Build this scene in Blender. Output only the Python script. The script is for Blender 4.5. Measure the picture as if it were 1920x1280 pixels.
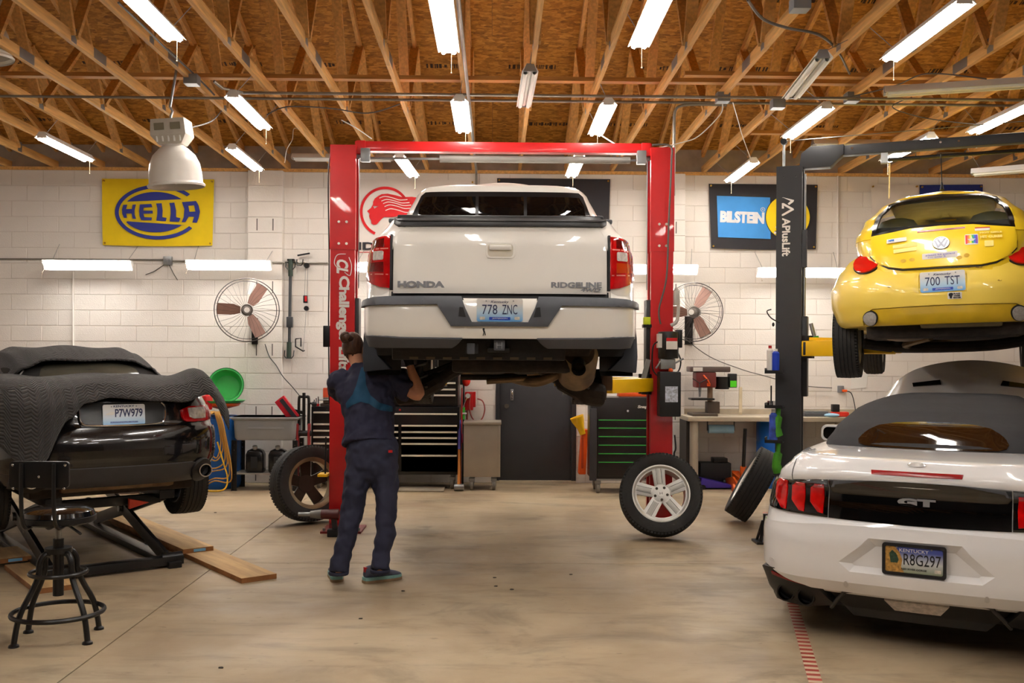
import bpy, bmesh, math, random
from mathutils import Vector as V, Matrix as M
from mathutils.geometry import delaunay_2d_cdt
random.seed(7)
PI = math.pi; R = math.radians
for o in list(bpy.data.objects): bpy.data.objects.remove(o)
SC = bpy.context.scene; COL = SC.collection
# ---------------------------------------------------------------- camera, world, exposure
FPX = 1867.0; CAMZ = 1.65
cam = bpy.data.objects.new('camera', bpy.data.cameras.new('camera')); COL.objects.link(cam)
cam.data.sensor_width = 36; cam.data.lens = 36*FPX/1920; cam.data.shift_y = 30/1920
cam.location = (0, 0, CAMZ); cam.rotation_euler = (PI/2, R(-0.3), R(-0.92))
cam.data.clip_end = 200
SC.camera = cam
CR = cam.rotation_euler.to_matrix()
W = bpy.data.worlds.new('world'); SC.world = W; W.use_nodes = True
W.node_tree.nodes['Background'].inputs[0].default_value = (1, .93, .85, 1)
W.node_tree.nodes['Background'].inputs[1].default_value = 0.02
SC.view_settings.view_transform = 'Standard'; SC.view_settings.look = 'None'
SC.view_settings.exposure = 0.82; SC.view_settings.gamma = 1; SC.view_settings.use_curve_mapping = False
SC.cycles.max_bounces = 7; SC.cycles.diffuse_bounces = 4; SC.cycles.glossy_bounces = 3; SC.cycles.transmission_bounces = 4
TUBE_POWER = 30.0
def ray(px, py): return CR @ V(((px-960)/FPX, (670-py)/FPX, -1))
def at(px, py, Y):                # the point at depth Y that the photograph shows at (px, py)
    d = ray(px, py); return V((0, 0, CAMZ)) + d*(Y/d.y)
def atz(px, py, Z=0.0):
    d = ray(px, py); return V((0, 0, CAMZ)) + d*((Z-CAMZ)/d.z)
def lerp(a, b, t): return a+(b-a)*t
def interp(tab, v):
    if v <= tab[0][0]: return tab[0][1]
    for (a, fa), (b, fb) in zip(tab, tab[1:]):
        if v <= b: return fa+(fb-fa)*(v-a)/(b-a) if b > a else fb
    return tab[-1][1]
def sm(tab, v):                   # smooth interpolation
    if v <= tab[0][0]: return tab[0][1]
    for (a, fa), (b, fb) in zip(tab, tab[1:]):
        if v <= b:
            t = (v-a)/(b-a); t = t*t*(3-2*t); return fa+(fb-fa)*t
    return tab[-1][1]
# ---------------------------------------------------------------- materials
MT = {}
def srgb(c):
    f = lambda u: u/12.92 if u <= .04045 else ((u+.055)/1.055)**2.4
    return tuple(f(x/255) for x in c)
def mat(name, col, rough=.5, metal=0., var=.12, scale=6., bump=0., bscale=40., coat=0., alpha=1., trans=0., emit=0., spec=.5, stretch=None, detail=4., ecol=None):
    """procedural surface: colour with noise variation and fine relief"""
    if name in MT: return MT[name]
    m = bpy.data.materials.new(name); m.use_nodes = True; MT[name] = m
    nt = m.node_tree; N = nt.nodes; L = nt.links; b = N['Principled BSDF']
    c = srgb(col) if max(col) > 1 else col
    b.inputs['Base Color'].default_value = (*c, 1)
    b.inputs['Roughness'].default_value = rough; b.inputs['Metallic'].default_value = metal
    b.inputs['Specular IOR Level'].default_value = spec
    b.inputs['Coat Weight'].default_value = coat; b.inputs['Coat Roughness'].default_value = .03
    b.inputs['Alpha'].default_value = alpha; b.inputs['Transmission Weight'].default_value = trans
    if emit:
        b.inputs['Emission Color'].default_value = (*(ecol or c), 1); b.inputs['Emission Strength'].default_value = emit
    if var or bump:
        tc = N.new('ShaderNodeTexCoord'); src = tc.outputs['Object']
        if stretch:
            mp = N.new('ShaderNodeMapping'); mp.inputs['Scale'].default_value = stretch; L.new(src, mp.inputs[0]); src = mp.outputs[0]
    if var:
        n = N.new('ShaderNodeTexNoise'); n.inputs['Scale'].default_value = scale; n.inputs['Detail'].default_value = detail
        L.new(src, n.inputs['Vector'])
        r = N.new('ShaderNodeValToRGB')
        r.color_ramp.elements[0].position = .3; r.color_ramp.elements[1].position = .7
        r.color_ramp.elements[0].color = (*[max(0, x*(1-var)) for x in c], 1)
        r.color_ramp.elements[1].color = (*[min(1, x*(1+var*.6)) for x in c], 1)
        L.new(n.outputs['Fac'], r.inputs[0]); L.new(r.outputs[0], b.inputs['Base Color'])
    if bump:
        n2 = N.new('ShaderNodeTexNoise'); n2.inputs['Scale'].default_value = bscale; n2.inputs['Detail'].default_value = 5
        L.new(src, n2.inputs['Vector'])
        bp = N.new('ShaderNodeBump'); bp.inputs['Strength'].default_value = bump; bp.inputs['Distance'].default_value = .01
        L.new(n2.outputs['Fac'], bp.inputs['Height']); L.new(bp.outputs[0], b.inputs['Normal'])
    return m
# ---------------------------------------------------------------- mesh builder
class MB:
    def __init__(s): s.v = []; s.f = []
    def add(s, vs, fs, mx=None):
        k = len(s.v)
        s.v += [tuple(mx @ V(p)) for p in vs] if mx is not None else [tuple(p) for p in vs]
        s.f += [tuple(i+k for i in f) for f in fs]; return s
    def box(s, c, d, mx=None, taper=1.0):
        x, y, z = [k/2 for k in d]
        vs = []
        for (sx, sy, sz) in ((-1,-1,-1),(1,-1,-1),(1,1,-1),(-1,1,-1),(-1,-1,1),(1,-1,1),(1,1,1),(-1,1,1)):
            t = taper if sz > 0 else 1
            vs.append((c[0]+sx*x*t, c[1]+sy*y*t, c[2]+sz*z))
        return s.add(vs, ((3,2,1,0),(4,5,6,7),(0,1,5,4),(1,2,6,5),(2,3,7,6),(3,0,4,7)), mx)
    def bb(s, a, b, mx=None):
        return s.box([(i+j)/2 for i, j in zip(a, b)], [abs(j-i) for i, j in zip(a, b)], mx)
    def bar(s, p, q, w, h, up=(0,0,1)):    # rectangular bar from p to q
        p = V(p); q = V(q); d = (q-p); l = d.length; d.normalize(); u = V(up)
        if abs(d.dot(u)) > .99: u = V((1,0,0))
        x = d.cross(u).normalized(); z = x.cross(d)
        mx = M((( x.x, d.x, z.x, 0),(x.y, d.y, z.y, 0),(x.z, d.z, z.z, 0),(0,0,0,1))); mx.translation = (p+q)/2
        return s.box((0,0,0), (w, l, h), mx)
    def cyl(s, p, q, r0, r1=None, n=16, cap=True):
        r1 = r0 if r1 is None else r1
        p = V(p); q = V(q); d = (q-p).normalized(); a = d.orthogonal().normalized(); b = d.cross(a)
        vs = []
        for c, r in ((p, r0), (q, r1)):
            for i in range(n):
                t = 2*PI*i/n; vs.append(c+a*(r*math.cos(t))+b*(r*math.sin(t)))
        fs = [(i, (i+1) % n, n+(i+1) % n, n+i) for i in range(n)]
        if cap: fs += [tuple(range(n-1, -1, -1)), tuple(range(n, 2*n))]
        return s.add(vs, fs)
    def tube(s, path, r, n=8, closed=False, cap=True):
        P = [V(p) for p in path]; m = len(P); rr = r if isinstance(r, (list, tuple)) else [r]*m
        T = []
        for i in range(m):
            a = P[(i-1) % m] if (closed or i) else P[i]; b = P[(i+1) % m] if (closed or i < m-1) else P[i]
            T.append((b-a).normalized())
        nrm = T[0].orthogonal().normalized(); vs = []
        for i in range(m):
            nrm = (nrm-T[i]*nrm.dot(T[i]))
            nrm = nrm.normalized() if nrm.length > 1e-6 else T[i].orthogonal().normalized()
            b = T[i].cross(nrm)
            for k in range(n):
                t = 2*PI*k/n; vs.append(P[i]+nrm*(rr[i]*math.cos(t))+b*(rr[i]*math.sin(t)))
        fs = []
        for i in range(m if closed else m-1):
            j = (i+1) % m
            for k in range(n): fs.append((i*n+k, i*n+(k+1) % n, j*n+(k+1) % n, j*n+k))
        if cap and not closed: fs += [tuple(range(n-1, -1, -1)), tuple(range((m-1)*n, m*n))]
        return s.add(vs, fs)
    def lathe(s, prof, n=32, mx=None, closed=False, cap=False):   # prof: (r, h) about local Z
        vs = []; m = len(prof)
        for (r, h) in prof:
            for k in range(n):
                t = 2*PI*k/n; vs.append((r*math.cos(t), r*math.sin(t), h))
        fs = []
        for i in range(m if closed else m-1):
            j = (i+1) % m
            for k in range(n): fs.append((i*n+k, i*n+(k+1) % n, j*n+(k+1) % n, j*n+k))
        if cap: fs += [tuple(range(n-1, -1, -1)), tuple(range((m-1)*n, m*n))]
        return s.add(vs, fs, mx)
    def loft(s, rings, cap=True, closed=True):
        n = len(rings[0]); vs = [p for r in rings for p in r]; fs = []
        for i in range(len(rings)-1):
            for k in range(n if closed else n-1): fs.append((i*n+k, i*n+(k+1) % n, (i+1)*n+(k+1) % n, (i+1)*n+k))
        if cap and closed: fs += [tuple(range(n-1, -1, -1)), tuple(range((len(rings)-1)*n, len(rings)*n))]
        return s.add(vs, fs)
    def ball(s, c, r, nu=16, nv=10, mx=None):
        rx, ry, rz = (r, r, r) if not isinstance(r, (tuple, list)) else r
        vs = [(c[0], c[1], c[2]-rz)]
        for j in range(1, nv):
            t = PI*j/nv
            for i in range(nu):
                a = 2*PI*i/nu; vs.append((c[0]+rx*math.sin(t)*math.cos(a), c[1]+ry*math.sin(t)*math.sin(a), c[2]-rz*math.cos(t)))
        vs.append((c[0], c[1], c[2]+rz)); top = len(vs)-1; fs = []
        for i in range(nu):
            fs.append((0, 1+(i+1) % nu, 1+i)); fs.append((top, 1+(nv-2)*nu+i, 1+(nv-2)*nu+(i+1) % nu))
            for j in range(nv-2):
                a = 1+j*nu; fs.append((a+i, a+(i+1) % nu, a+nu+(i+1) % nu, a+nu+i))
        return s.add(vs, fs, mx)
    def prism(s, out, d0, d1, f):    # 2D outline extruded; f(u, v, d) -> point
        n = len(out); vs = [f(u, v, d0) for u, v in out]+[f(u, v, d1) for u, v in out]
        vb, ed, fc, *_ = delaunay_2d_cdt([V(p) for p in out], [(i, (i+1) % n) for i in range(n)], [], 1, 1e-6)
        if len(vb) == n:
            fs = [tuple(t) for t in fc]+[tuple(n+i for i in reversed(t)) for t in fc]
        else: fs = [tuple(range(n)), tuple(range(2*n-1, n-1, -1))]
        fs += [(i, (i+1) % n, n+(i+1) % n, n+i) for i in range(n)]
        return s.add(vs, fs)
    def grid(s, fn, nu, nv, thick=0):
        vs = [fn(i/nu, j/nv) for j in range(nv+1) for i in range(nu+1)]
        fs = [(j*(nu+1)+i, j*(nu+1)+i+1, (j+1)*(nu+1)+i+1, (j+1)*(nu+1)+i) for j in range(nv) for i in range(nu)]
        return s.add(vs, fs)
    def build(s, name, m, parent=None, loc=None, rot=None, bevel=0, seg=2, ang=35, fix=True, flat=False):
        me = bpy.data.meshes.new(name); me.from_pydata(s.v, [], s.f)
        if fix or bevel:
            bm = bmesh.new(); bm.from_mesh(me)
            bmesh.ops.recalc_face_normals(bm, faces=bm.faces)
            if bevel:
                ed = [e for e in bm.edges if len(e.link_faces) == 2 and e.calc_face_angle(0) > R(30)]
                bmesh.ops.bevel(bm, geom=ed, offset=bevel, segments=seg, profile=.6, affect='EDGES', clamp_overlap=True)
            bm.to_mesh(me); bm.free()
        if not flat:
            me.shade_smooth()
            me.set_sharp_from_angle(angle=R(ang))
        o = bpy.data.objects.new(name, me); COL.objects.link(o)
        if m is not None: me.materials.append(m)
        if parent is not None: o.parent = parent
        if loc is not None: o.location = loc
        if rot is not None: o.rotation_euler = rot
        return o
def tag(o, label=None, cat=None, group=None, kind=None):
    if label: o['label'] = label
    if cat: o['category'] = cat
    if group: o['group'] = group
    if kind: o['kind'] = kind
    return o
def thing(name, label, cat, loc=(0,0,0), rz=0, group=None, rot=None, kind=None):
    o = bpy.data.objects.new(name, None); COL.objects.link(o); o.empty_display_size = .1
    o.location = loc; o.rotation_euler = rot or (0, 0, rz)
    return tag(o, label, cat, group, kind)
def copy_tree(o, parent=None):
    c = o.copy(); COL.objects.link(c)
    if parent is not None: c.parent = parent
    for ch in [x for x in KIDS.get(o.name, [])] or list(o.children): copy_tree(ch, c)
    return c
KIDS = {}
def text(s, size, m, parent, mx, name='lettering', ext=.001, sx=1., shear=0., bold=0., align='CENTER', space=1., fit=None):
    cu = bpy.data.curves.new('t', 'FONT'); cu.body = s; cu.size = size; cu.extrude = ext; cu.shear = shear
    cu.offset = bold; cu.align_x = align; cu.align_y = 'CENTER'; cu.space_character = space; cu.resolution_u = 3
    ob = bpy.data.objects.new('t', cu)
    me = bpy.data.meshes.new_from_object(ob); bpy.data.objects.remove(ob); bpy.data.curves.remove(cu)
    me.name = name; me.materials.clear(); me.materials.append(m)
    if fit:                       # exact box of the lettering
        X = [v.co.x for v in me.vertices]; Y = [v.co.y for v in me.vertices]
        me.transform(M.Translation((-(min(X)+max(X))/2, -(min(Y)+max(Y))/2, 0)))
        me.transform(M.Diagonal((fit[0]/(max(X)-min(X)), fit[1]/(max(Y)-min(Y)), 1, 1)))
    me.transform(mx @ M.Diagonal((sx, 1, 1, 1)))
    o = bpy.data.objects.new(name, me); COL.objects.link(o)
    if parent is not None: o.parent = parent
    return o
def frame(o, x, y):          # matrix with origin o, X axis x, Y axis y (text plane)
    x = V(x).normalized(); z = x.cross(V(y)).normalized(); y = z.cross(x)
    m = M(((x.x, y.x, z.x, 0),(x.y, y.y, z.y, 0),(x.z, y.z, z.z, 0),(0,0,0,1))); m.translation = V(o); return m
def spline(pts, k=6):         # Catmull-Rom through points
    P = [V(p) for p in pts]; out = []
    for i in range(len(P)-1):
        a = P[i-1] if i else P[0]; b = P[i]; c = P[i+1]; d = P[i+2] if i+2 < len(P) else P[-1]
        for j in range(k):
            t = j/k
            out.append(.5*((2*b)+(c-a)*t+(2*a-5*b+4*c-d)*t*t+(3*b-a-3*c+d)*t**3))
    return out+[P[-1]]
def rrect(w, h, r, n=4, cx=0, cy=0):
    o = []
    for (sx, sy, a0) in ((1,-1,-PI/2),(1,1,0),(-1,1,PI/2),(-1,-1,PI)):
        for i in range(n+1):
            a = a0+PI/2*i/n; o.append((cx+sx*(w/2-r)+r*math.cos(a), cy+sy*(h/2-r)+r*math.sin(a)))
    return o
def inside(p, poly):
    x, y = p; c = False; n = len(poly); j = n-1
    for i in range(n):
        xi, yi = poly[i]; xj, yj = poly[j]
        if (yi > y) != (yj > y) and x < (xj-xi)*(y-yi)/(yj-yi)+xi: c = not c
        j = i
    return c
def densify(out, step):
    o = []
    for i in range(len(out)):
        a = out[i]; b = out[(i+1) % len(out)]; l = math.dist(a, b); k = max(1, int(math.ceil(l/step)))
        for j in range(k): o.append((a[0]+(b[0]-a[0])*j/k, a[1]+(b[1]-a[1])*j/k))
    return o
def chaikin(out, n=2):
    for _ in range(n):
        o = []
        for i in range(len(out)):
            a = out[i]; b = out[(i+1) % len(out)]
            o += [(a[0]*.75+b[0]*.25, a[1]*.75+b[1]*.25), (a[0]*.25+b[0]*.75, a[1]*.25+b[1]*.75)]
        out = o
    return out
def fill(loops):
    vs = []; ed = []
    for l in loops:
        k = len(vs); vs += l; ed += [(k+i, k+(i+1) % len(l)) for i in range(len(l))]
    vb, eb, fb, *_ = delaunay_2d_cdt([V(q) for q in vs], ed, [], 1, 1e-7)
    return vb, [f for f in fb if not any(inside((sum(vb[i].x for i in f)/3, sum(vb[i].y for i in f)/3), h) for h in loops[1:])]
def slab(loops, d0, d1, f, mb=None):        # flat shape with holes, extruded; f(u, v, d) -> point
    mb = mb or MB(); vb, fb = fill(loops); n = len(vb)
    vs = [f(q.x, q.y, d) for d in (d0, d1) for q in vb]; fs = [tuple(x) for x in fb]+[tuple(n+i for i in reversed(x)) for x in fb]
    cnt = {}
    for x in fb:
        for a, b in zip(x, list(x[1:])+[x[0]]):
            if (b, a) in cnt: del cnt[(b, a)]
            else: cnt[(a, b)] = 1
    fs += [(b, a, a+n, b+n) for a, b in cnt]
    return mb.add(vs, fs)
def ellipse(cx, cy, rx, ry, n=48, a0=0, a1=2*PI):
    full = abs(a1-a0-2*PI) < 1e-6; k = n if full else n+1
    return [(cx+rx*math.cos(a0+(a1-a0)*i/n), cy+ry*math.sin(a0+(a1-a0)*i/n)) for i in range(k)]
class Shell:
    """a car's outer skin: plan contour (x, y) swept over height; contour scale and rear profile depend on z"""
    def __init__(s, contour, width, prof, decay=1.2):
        # contour: half, from the middle of the tail round the side; width: z -> scale; prof: z -> y shift of the tail
        P = spline([(x, y, 0) for x, y in contour], 8); s.c = [(p.x, p.y) for p in P]; s.w = width; s.p = prof; s.decay = decay
        s.s = [0]
        for a, b in zip(s.c, s.c[1:]): s.s.append(s.s[-1]+math.dist(a, b))
        s.tx = list(zip(s.s, [c[0] for c in s.c])); s.ty = list(zip(s.s, [c[1] for c in s.c])); s.L = s.s[-1]
    def base(s, t, z):
        a = abs(t); g = 1 if t >= 0 else -1
        x = interp(s.tx, a); y = interp(s.ty, a); k = max(0., 1-max(0, y)/s.decay)
        return V((g*x*sm(s.w, z), y+sm(s.p, z)*k, z))
    def at(s, t, z, off=0):
        p = s.base(t, z)
        if off:
            e = .012; du = s.base(t+e, z)-s.base(t-e, z); dv = s.base(t, z+e)-s.base(t, z-e)
            n = du.cross(dv).normalized()
            p = p+n*off
        return p
    def sx(s, x, z):            # arc length of the point whose rear-view x is given
        w = sm(s.w, z); a = abs(x)/w; g = 1 if x >= 0 else -1
        for (t0, x0), (t1, x1) in zip(s.tx, s.tx[1:]):
            if x0 <= a <= x1 and x1 > x0: return g*(t0+(t1-t0)*(a-x0)/(x1-x0))
        return g*max(s.tx, key=lambda q: q[1])[0]
    def panel(s, name, out, m, parent, off=0., thick=.012, step=.05, st=False, holes=(), bevel=0, ang=35, soft=0, dish=None, lines=()):
        """panel of the skin: outline in rear-view (x, z), or in (arc, z) with st; stands off the skin by off and is thick deep"""
        conv = (lambda q: q) if st else (lambda q: (s.sx(q[0], q[1]), q[1]))
        if soft: out = chaikin(out, soft)
        loops = [[conv(q) for q in densify(l, step)] for l in [out]+list(holes)]
        vs = []; ed = []
        for l in loops:
            k = len(vs); vs += l; ed += [(k+i, k+(i+1) % len(l)) for i in range(len(l))]
        for l in lines:
            l = [conv(q) for q in densify(l, step)]; k = len(vs); vs += l; ed += [(k+i, k+(i+1) % len(l)) for i in range(len(l))]
        nb = len(vs); us = [v[0] for v in loops[0]]; zs = [v[1] for v in loops[0]]
        nx = int((max(us)-min(us))/step); nz = int((max(zs)-min(zs))/step)
        for i in range(1, nx+1):
            for j in range(1, nz+1):
                q = (min(us)+(max(us)-min(us))*i/(nx+1), min(zs)+(max(zs)-min(zs))*j/(nz+1))
                if inside(q, loops[0]) and not any(inside(q, h) for h in loops[1:]): vs.append(q)
        vb, eb, fb, *_ = delaunay_2d_cdt([V(q) for q in vs], ed, [], 1, 1e-5)
        fb = [f for f in fb if not any(inside((sum(vb[i].x for i in f)/3, sum(vb[i].y for i in f)/3), h) for h in loops[1:])]
        dd = dish or (lambda t, z: 0)
        mb = MB(); n = len(vb)
        mb.v = [tuple(s.at(q.x, q.y, off+dd(q.x, q.y))) for q in vb]
        mb.f = [tuple(f) for f in fb]
        if thick:
            mb.v += [tuple(s.at(q.x, q.y, off-thick+dd(q.x, q.y))) for q in vb]
            mb.f += [tuple(n+i for i in reversed(f)) for f in fb]
            cnt = {}
            for f in fb:
                for a, b in zip(f, list(f[1:])+[f[0]]):
                    if (b, a) in cnt: del cnt[(b, a)]
                    else: cnt[(a, b)] = 1
            for a, b in cnt: mb.f.append((b, a, a+n, b+n))
        return mb.build(name, m, parent, bevel=bevel, ang=ang)
# ---------------------------------------------------------------- palette
WHITE_WALL = mat('painted_block', (232, 226, 218), .65, var=.05, scale=1.5, bump=.25, bscale=60)
MORTAR = mat('painted_mortar', (222, 214, 205), .8, var=.05)
WOOD = mat('truss_timber', (222, 170, 98), .7, var=.25, scale=5, bump=.2, stretch=(8, .6, 8))
DARKWOOD = mat('brace_timber', (208, 152, 84), .7, var=.25, scale=5, stretch=(.6, 8, 8))
STEEL = mat('galvanised', (150, 152, 152), .4, .8, var=.1)
CHROME = mat('chrome', (225, 225, 228), .12, 1., var=0)
BLACKP = mat('black_plastic', (22, 22, 24), .5, var=.15)
BLACKM = mat('black_paint_metal', (16, 15, 16), .35, var=.1)
RUBBER = mat('tyre_rubber', (38, 36, 34), .75, var=.25, scale=14, bump=.15, bscale=90)
REDP = mat('red_paint', (196, 18, 22), .38, var=.06, coat=.3)
YELP = mat('yellow_paint', (240, 190, 10), .4, var=.06)
GREYP = mat('grey_paint', (120, 122, 124), .5, var=.08)
WHITEP = mat('white_enamel', (232, 230, 224), .35, var=.04)
CORDM = mat('grey_cord', (90, 84, 78), .6, var=0)
CONDUIT = mat('conduit_steel', (150, 146, 138), .4, .7, var=.1)
mat('ink_black', (12, 12, 14), .5); mat('label_white', (225, 222, 215), .5)
GLASS_DK = mat('dark_glass', (6, 7, 8), .04, var=0, spec=.6)
def osb_mat():
    m = bpy.data.materials.new('osb'); m.use_nodes = True; nt = m.node_tree; N = nt.nodes; L = nt.links; b = N['Principled BSDF']
    tc = N.new('ShaderNodeTexCoord'); mp = N.new('ShaderNodeMapping'); mp.inputs['Scale'].default_value = (9, 22, 9); L.new(tc.outputs['Object'], mp.inputs[0])
    mp0 = N.new('ShaderNodeMapping'); mp0.inputs['Rotation'].default_value = (0, 0, .5); L.new(mp.outputs[0], mp0.inputs[0])
    vo = N.new('ShaderNodeTexVoronoi'); vo.inputs['Scale'].default_value = 1.6; L.new(mp0.outputs[0], vo.inputs['Vector'])
    no = N.new('ShaderNodeTexNoise'); no.inputs['Scale'].default_value = 3; no.inputs['Detail'].default_value = 6; L.new(mp.outputs[0], no.inputs['Vector'])
    mx = N.new('ShaderNodeMix'); mx.data_type = 'RGBA'; mx.inputs[0].default_value = .5
    L.new(vo.outputs['Color'], mx.inputs[6]); L.new(no.outputs['Fac'], mx.inputs[7])
    bw = N.new('ShaderNodeRGBToBW'); L.new(mx.outputs[2], bw.inputs[0])
    r = N.new('ShaderNodeValToRGB'); L.new(bw.outputs[0], r.inputs[0]); e = r.color_ramp.elements
    e[0].position = .25; e[0].color = (*srgb((130, 84, 18)), 1); e[1].position = .75; e[1].color = (*srgb((214, 156, 64)), 1)
    k = r.color_ramp.elements.new(.5); k.color = (*srgb((180, 122, 36)), 1)
    L.new(r.outputs[0], b.inputs['Base Color']); b.inputs['Roughness'].default_value = .75
    return m
OSB = osb_mat()
def floor_mat():
    m = bpy.data.materials.new('concrete_floor'); m.use_nodes = True; nt = m.node_tree; N = nt.nodes; L = nt.links; b = N['Principled BSDF']
    tc = N.new('ShaderNodeTexCoord')
    def noise(sc, de, stretch=(1,1,1), ro=.55, dist=0):
        mp = N.new('ShaderNodeMapping'); mp.inputs['Scale'].default_value = stretch; L.new(tc.outputs['Object'], mp.inputs[0])
        n = N.new('ShaderNodeTexNoise'); n.inputs['Scale'].default_value = sc; n.inputs['Detail'].default_value = de; n.inputs['Roughness'].default_value = ro
        n.inputs['Distortion'].default_value = dist; L.new(mp.outputs[0], n.inputs['Vector']); return n.outputs['Fac']
    def ramp(src, stops):
        r = N.new('ShaderNodeValToRGB'); L.new(src, r.inputs[0]); e = r.color_ramp.elements
        e[0].position = stops[0][0]; e[0].color = stops[0][1]; e[1].position = stops[-1][0]; e[1].color = stops[-1][1]
        for p, c in stops[1:-1]: k = e.new(p); k.color = c
        return r.outputs[0]
    def mul(a, c, f=1):
        x = N.new('ShaderNodeMix'); x.data_type = 'RGBA'; x.blend_type = 'MULTIPLY'; x.inputs[0].default_value = f
        L.new(a, x.inputs[6]); L.new(c, x.inputs[7]); return x.outputs[2]
    g = lambda v: (v, v, v, 1)
    base = ramp(noise(.7, 6, dist=.4), [(.3, (*srgb((146, 126, 100)), 1)), (.5, (*srgb((172, 152, 122)), 1)), (.72, (*srgb((188, 170, 140)), 1))])
    st = ramp(noise(1.3, 7, (.7, 1.6, 1), .65, .6), [(.36, g(.55)), (.47, g(.93)), (.6, g(1))])      # traffic stains
    sp = ramp(noise(16, 3, (.6, 1.3, 1), .6), [(.27, g(.45)), (.34, g(1)), (.6, g(1))])              # specks
    dk = ramp(noise(.33, 3, (1, 1, 1), .5), [(.34, g(.72)), (.5, g(1)), (.6, g(1))])
    sk = ramp(noise(2.6, 8, (.35, 2.2, 1), .7, .3), [(.33, g(.62)), (.45, g(1)), (.58, g(1)), (.72, g(1.12))])
    ol = ramp(noise(.9, 5, (1, 1, 1), .6, 1.2), [(.26, g(.35)), (.36, g(.95)), (.5, g(1))])
    c = mul(mul(mul(mul(mul(base, st, .75), sp, .6), dk, .6), sk, .6), ol, .6); L.new(c, b.inputs['Base Color'])
    rr = ramp(noise(2.2, 5), [(.3, g(.42)), (.7, g(.68))]); L.new(rr, b.inputs['Roughness'])
    bp = N.new('ShaderNodeBump'); bp.inputs['Strength'].default_value = .08; bp.inputs['Distance'].default_value = .01
    L.new(noise(30, 4), bp.inputs['Height']); L.new(bp.outputs[0], b.inputs['Normal'])
    return m
FLOOR = floor_mat()
# ---------------------------------------------------------------- room
YW = 13.12; XL = -8.2; XR = 8.6; YB = -3.2; ZW = 4.07; BH = .2035; BW = .407
def struct(o): o['kind'] = 'structure'; return o
fl = struct(thing('floor', None, None))
struct(MB().bb((XL, YB, -.12), (XR, YW+.2, -.008)).build('slab_bed', mat('joint_dirt', (70, 58, 46), .9), fl))
xs = [XL, -2.2, 3.9, XR]; ys = [YB, 2., 7.98, YW+.2]
for i in range(3):
    for j in range(3):
        g = .004
        o = MB().bb((xs[i]+g, ys[j]+g, -.1), (xs[i+1]-g, ys[j+1]-g, 0)).build('slab', FLOOR, fl)
# back wall of painted blocks
wall = struct(thing('wall_back', None, None))
DX0, DX1, DZ = .0, 1.06, 2.14
MB().bb((XL, YW+.006, 0), (DX0, YW+.2, ZW)).bb((DX1, YW+.006, 0), (XR, YW+.2, ZW)).bb((DX0, YW+.006, DZ), (DX1, YW+.2, ZW)).build('mortar_bed', MORTAR, wall)
blk = MB().bb((0, 0, 0), (BW-.010, .05, BH-.009)).build('block', WHITE_WALL, bevel=.003, seg=1).data
bpy.data.objects.remove(bpy.data.objects['block'])
PIL = [(-3.24, -2.79), (2.03, 2.47)]
occl = [(0,640,400,920),(190,335,402,465),(682,340,1195,720),(617,262,668,1000),(1218,262,1265,860),(745,700,862,920),(560,620,745,1100),(1455,300,1505,880),(1550,350,1920,700),(1440,730,1920,1150),(1330,345,1535,470),(868,790,940,920),(1105,740,1225,910),(440,785,580,910)]
cells = []
for r in range(20):
    x = XL+.03-(BW/2 if r % 2 else 0)
    while x < XR-.1:
        a = max(x, XL); b = min(x+BW-.010, XR); z = r*BH+.0045
        x += BW
        if b-a < .05: continue
        if a < DX1 and b > DX0 and z < DZ:      # cut at the door opening
            if a < DX0 and DX0-a > .04: b = DX0-.005
            elif b > DX1 and b-DX1 > .04: a = DX1+.005
            else: continue
        if any(a > p-.02 and b < q+.02 for p, q in PIL): continue
        cells.append((a, b, z))
def pix(x, y, z):
    d = CR.transposed() @ V((x, y, z-CAMZ)); return 960+FPX*d.x/-d.z, 670-FPX*d.y/-d.z
vis = []; rest = []
for c in cells:
    u, v = pix((c[0]+c[1])/2, YW, c[2]+BH/2)
    ok = 0 < u < 1920 and not any(a < u < c2 and b < v < d for a, b, c2, d in occl)
    (vis if ok and c[1]-c[0] > .3 else rest).append((abs(u-700)+abs(v-560)*.6, c))
vis.sort(); rest += vis[300:]; vis = vis[:300]
for k, (_, (a, b, z)) in enumerate(vis):
    o = bpy.data.objects.new('block', blk); COL.objects.link(o); o.parent = wall
    o.location = (a, YW-random.random()*.0015, z); o.scale = ((b-a)/(BW-.010), 1, 1)
mb = MB()
for _, (a, b, z) in rest: mb.bb((a, YW, z), (b, YW+.05, z+BH-.009))
mb.build('block_courses', WHITE_WALL, wall)['kind'] = 'stuff'
for k, (p, q) in enumerate(PIL):
    pr = struct(thing('trim_%d' % (k+1), None, None))
    MB().bb((p+.004, YW-.10, 0), (q-.004, YW+.003, ZW)).build('mortar_bed', MORTAR, pr)
    for r in range(20):
        MB().bb((p, YW-.11, r*BH+.004), (q, YW, (r+1)*BH-.004)).build('block', WHITE_WALL, pr, bevel=.003, seg=1)
        if r % 4 == 0:
            for s in (.27, .73):
                MB().bb((lerp(p, q, s)-.006, YW-.1125, r*BH+.03), (lerp(p, q, s)+.006, YW-.109, r*BH+BH-.02)).build('slot', mat('slot_shadow', (90, 84, 78), .9), pr)
# the other three walls
for nm, a, b in (('wall_left', (XL-.2, YB, 0), (XL, YW+.2, 7.2)), ('wall_right', (XR, YB, 0), (XR+.2, YW+.2, 7.2)), ('wall_front', (XL-.2, YB-.2, 0), (XR+.2, YB, 4.4))):
    struct(MB().bb(a, b).build(nm, WHITE_WALL if nm != 'wall_front' else mat('front_wall_dark', (58, 54, 50), .6)))  # unseen front wall, coloured dark so that glossy panels reflect dark
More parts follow.
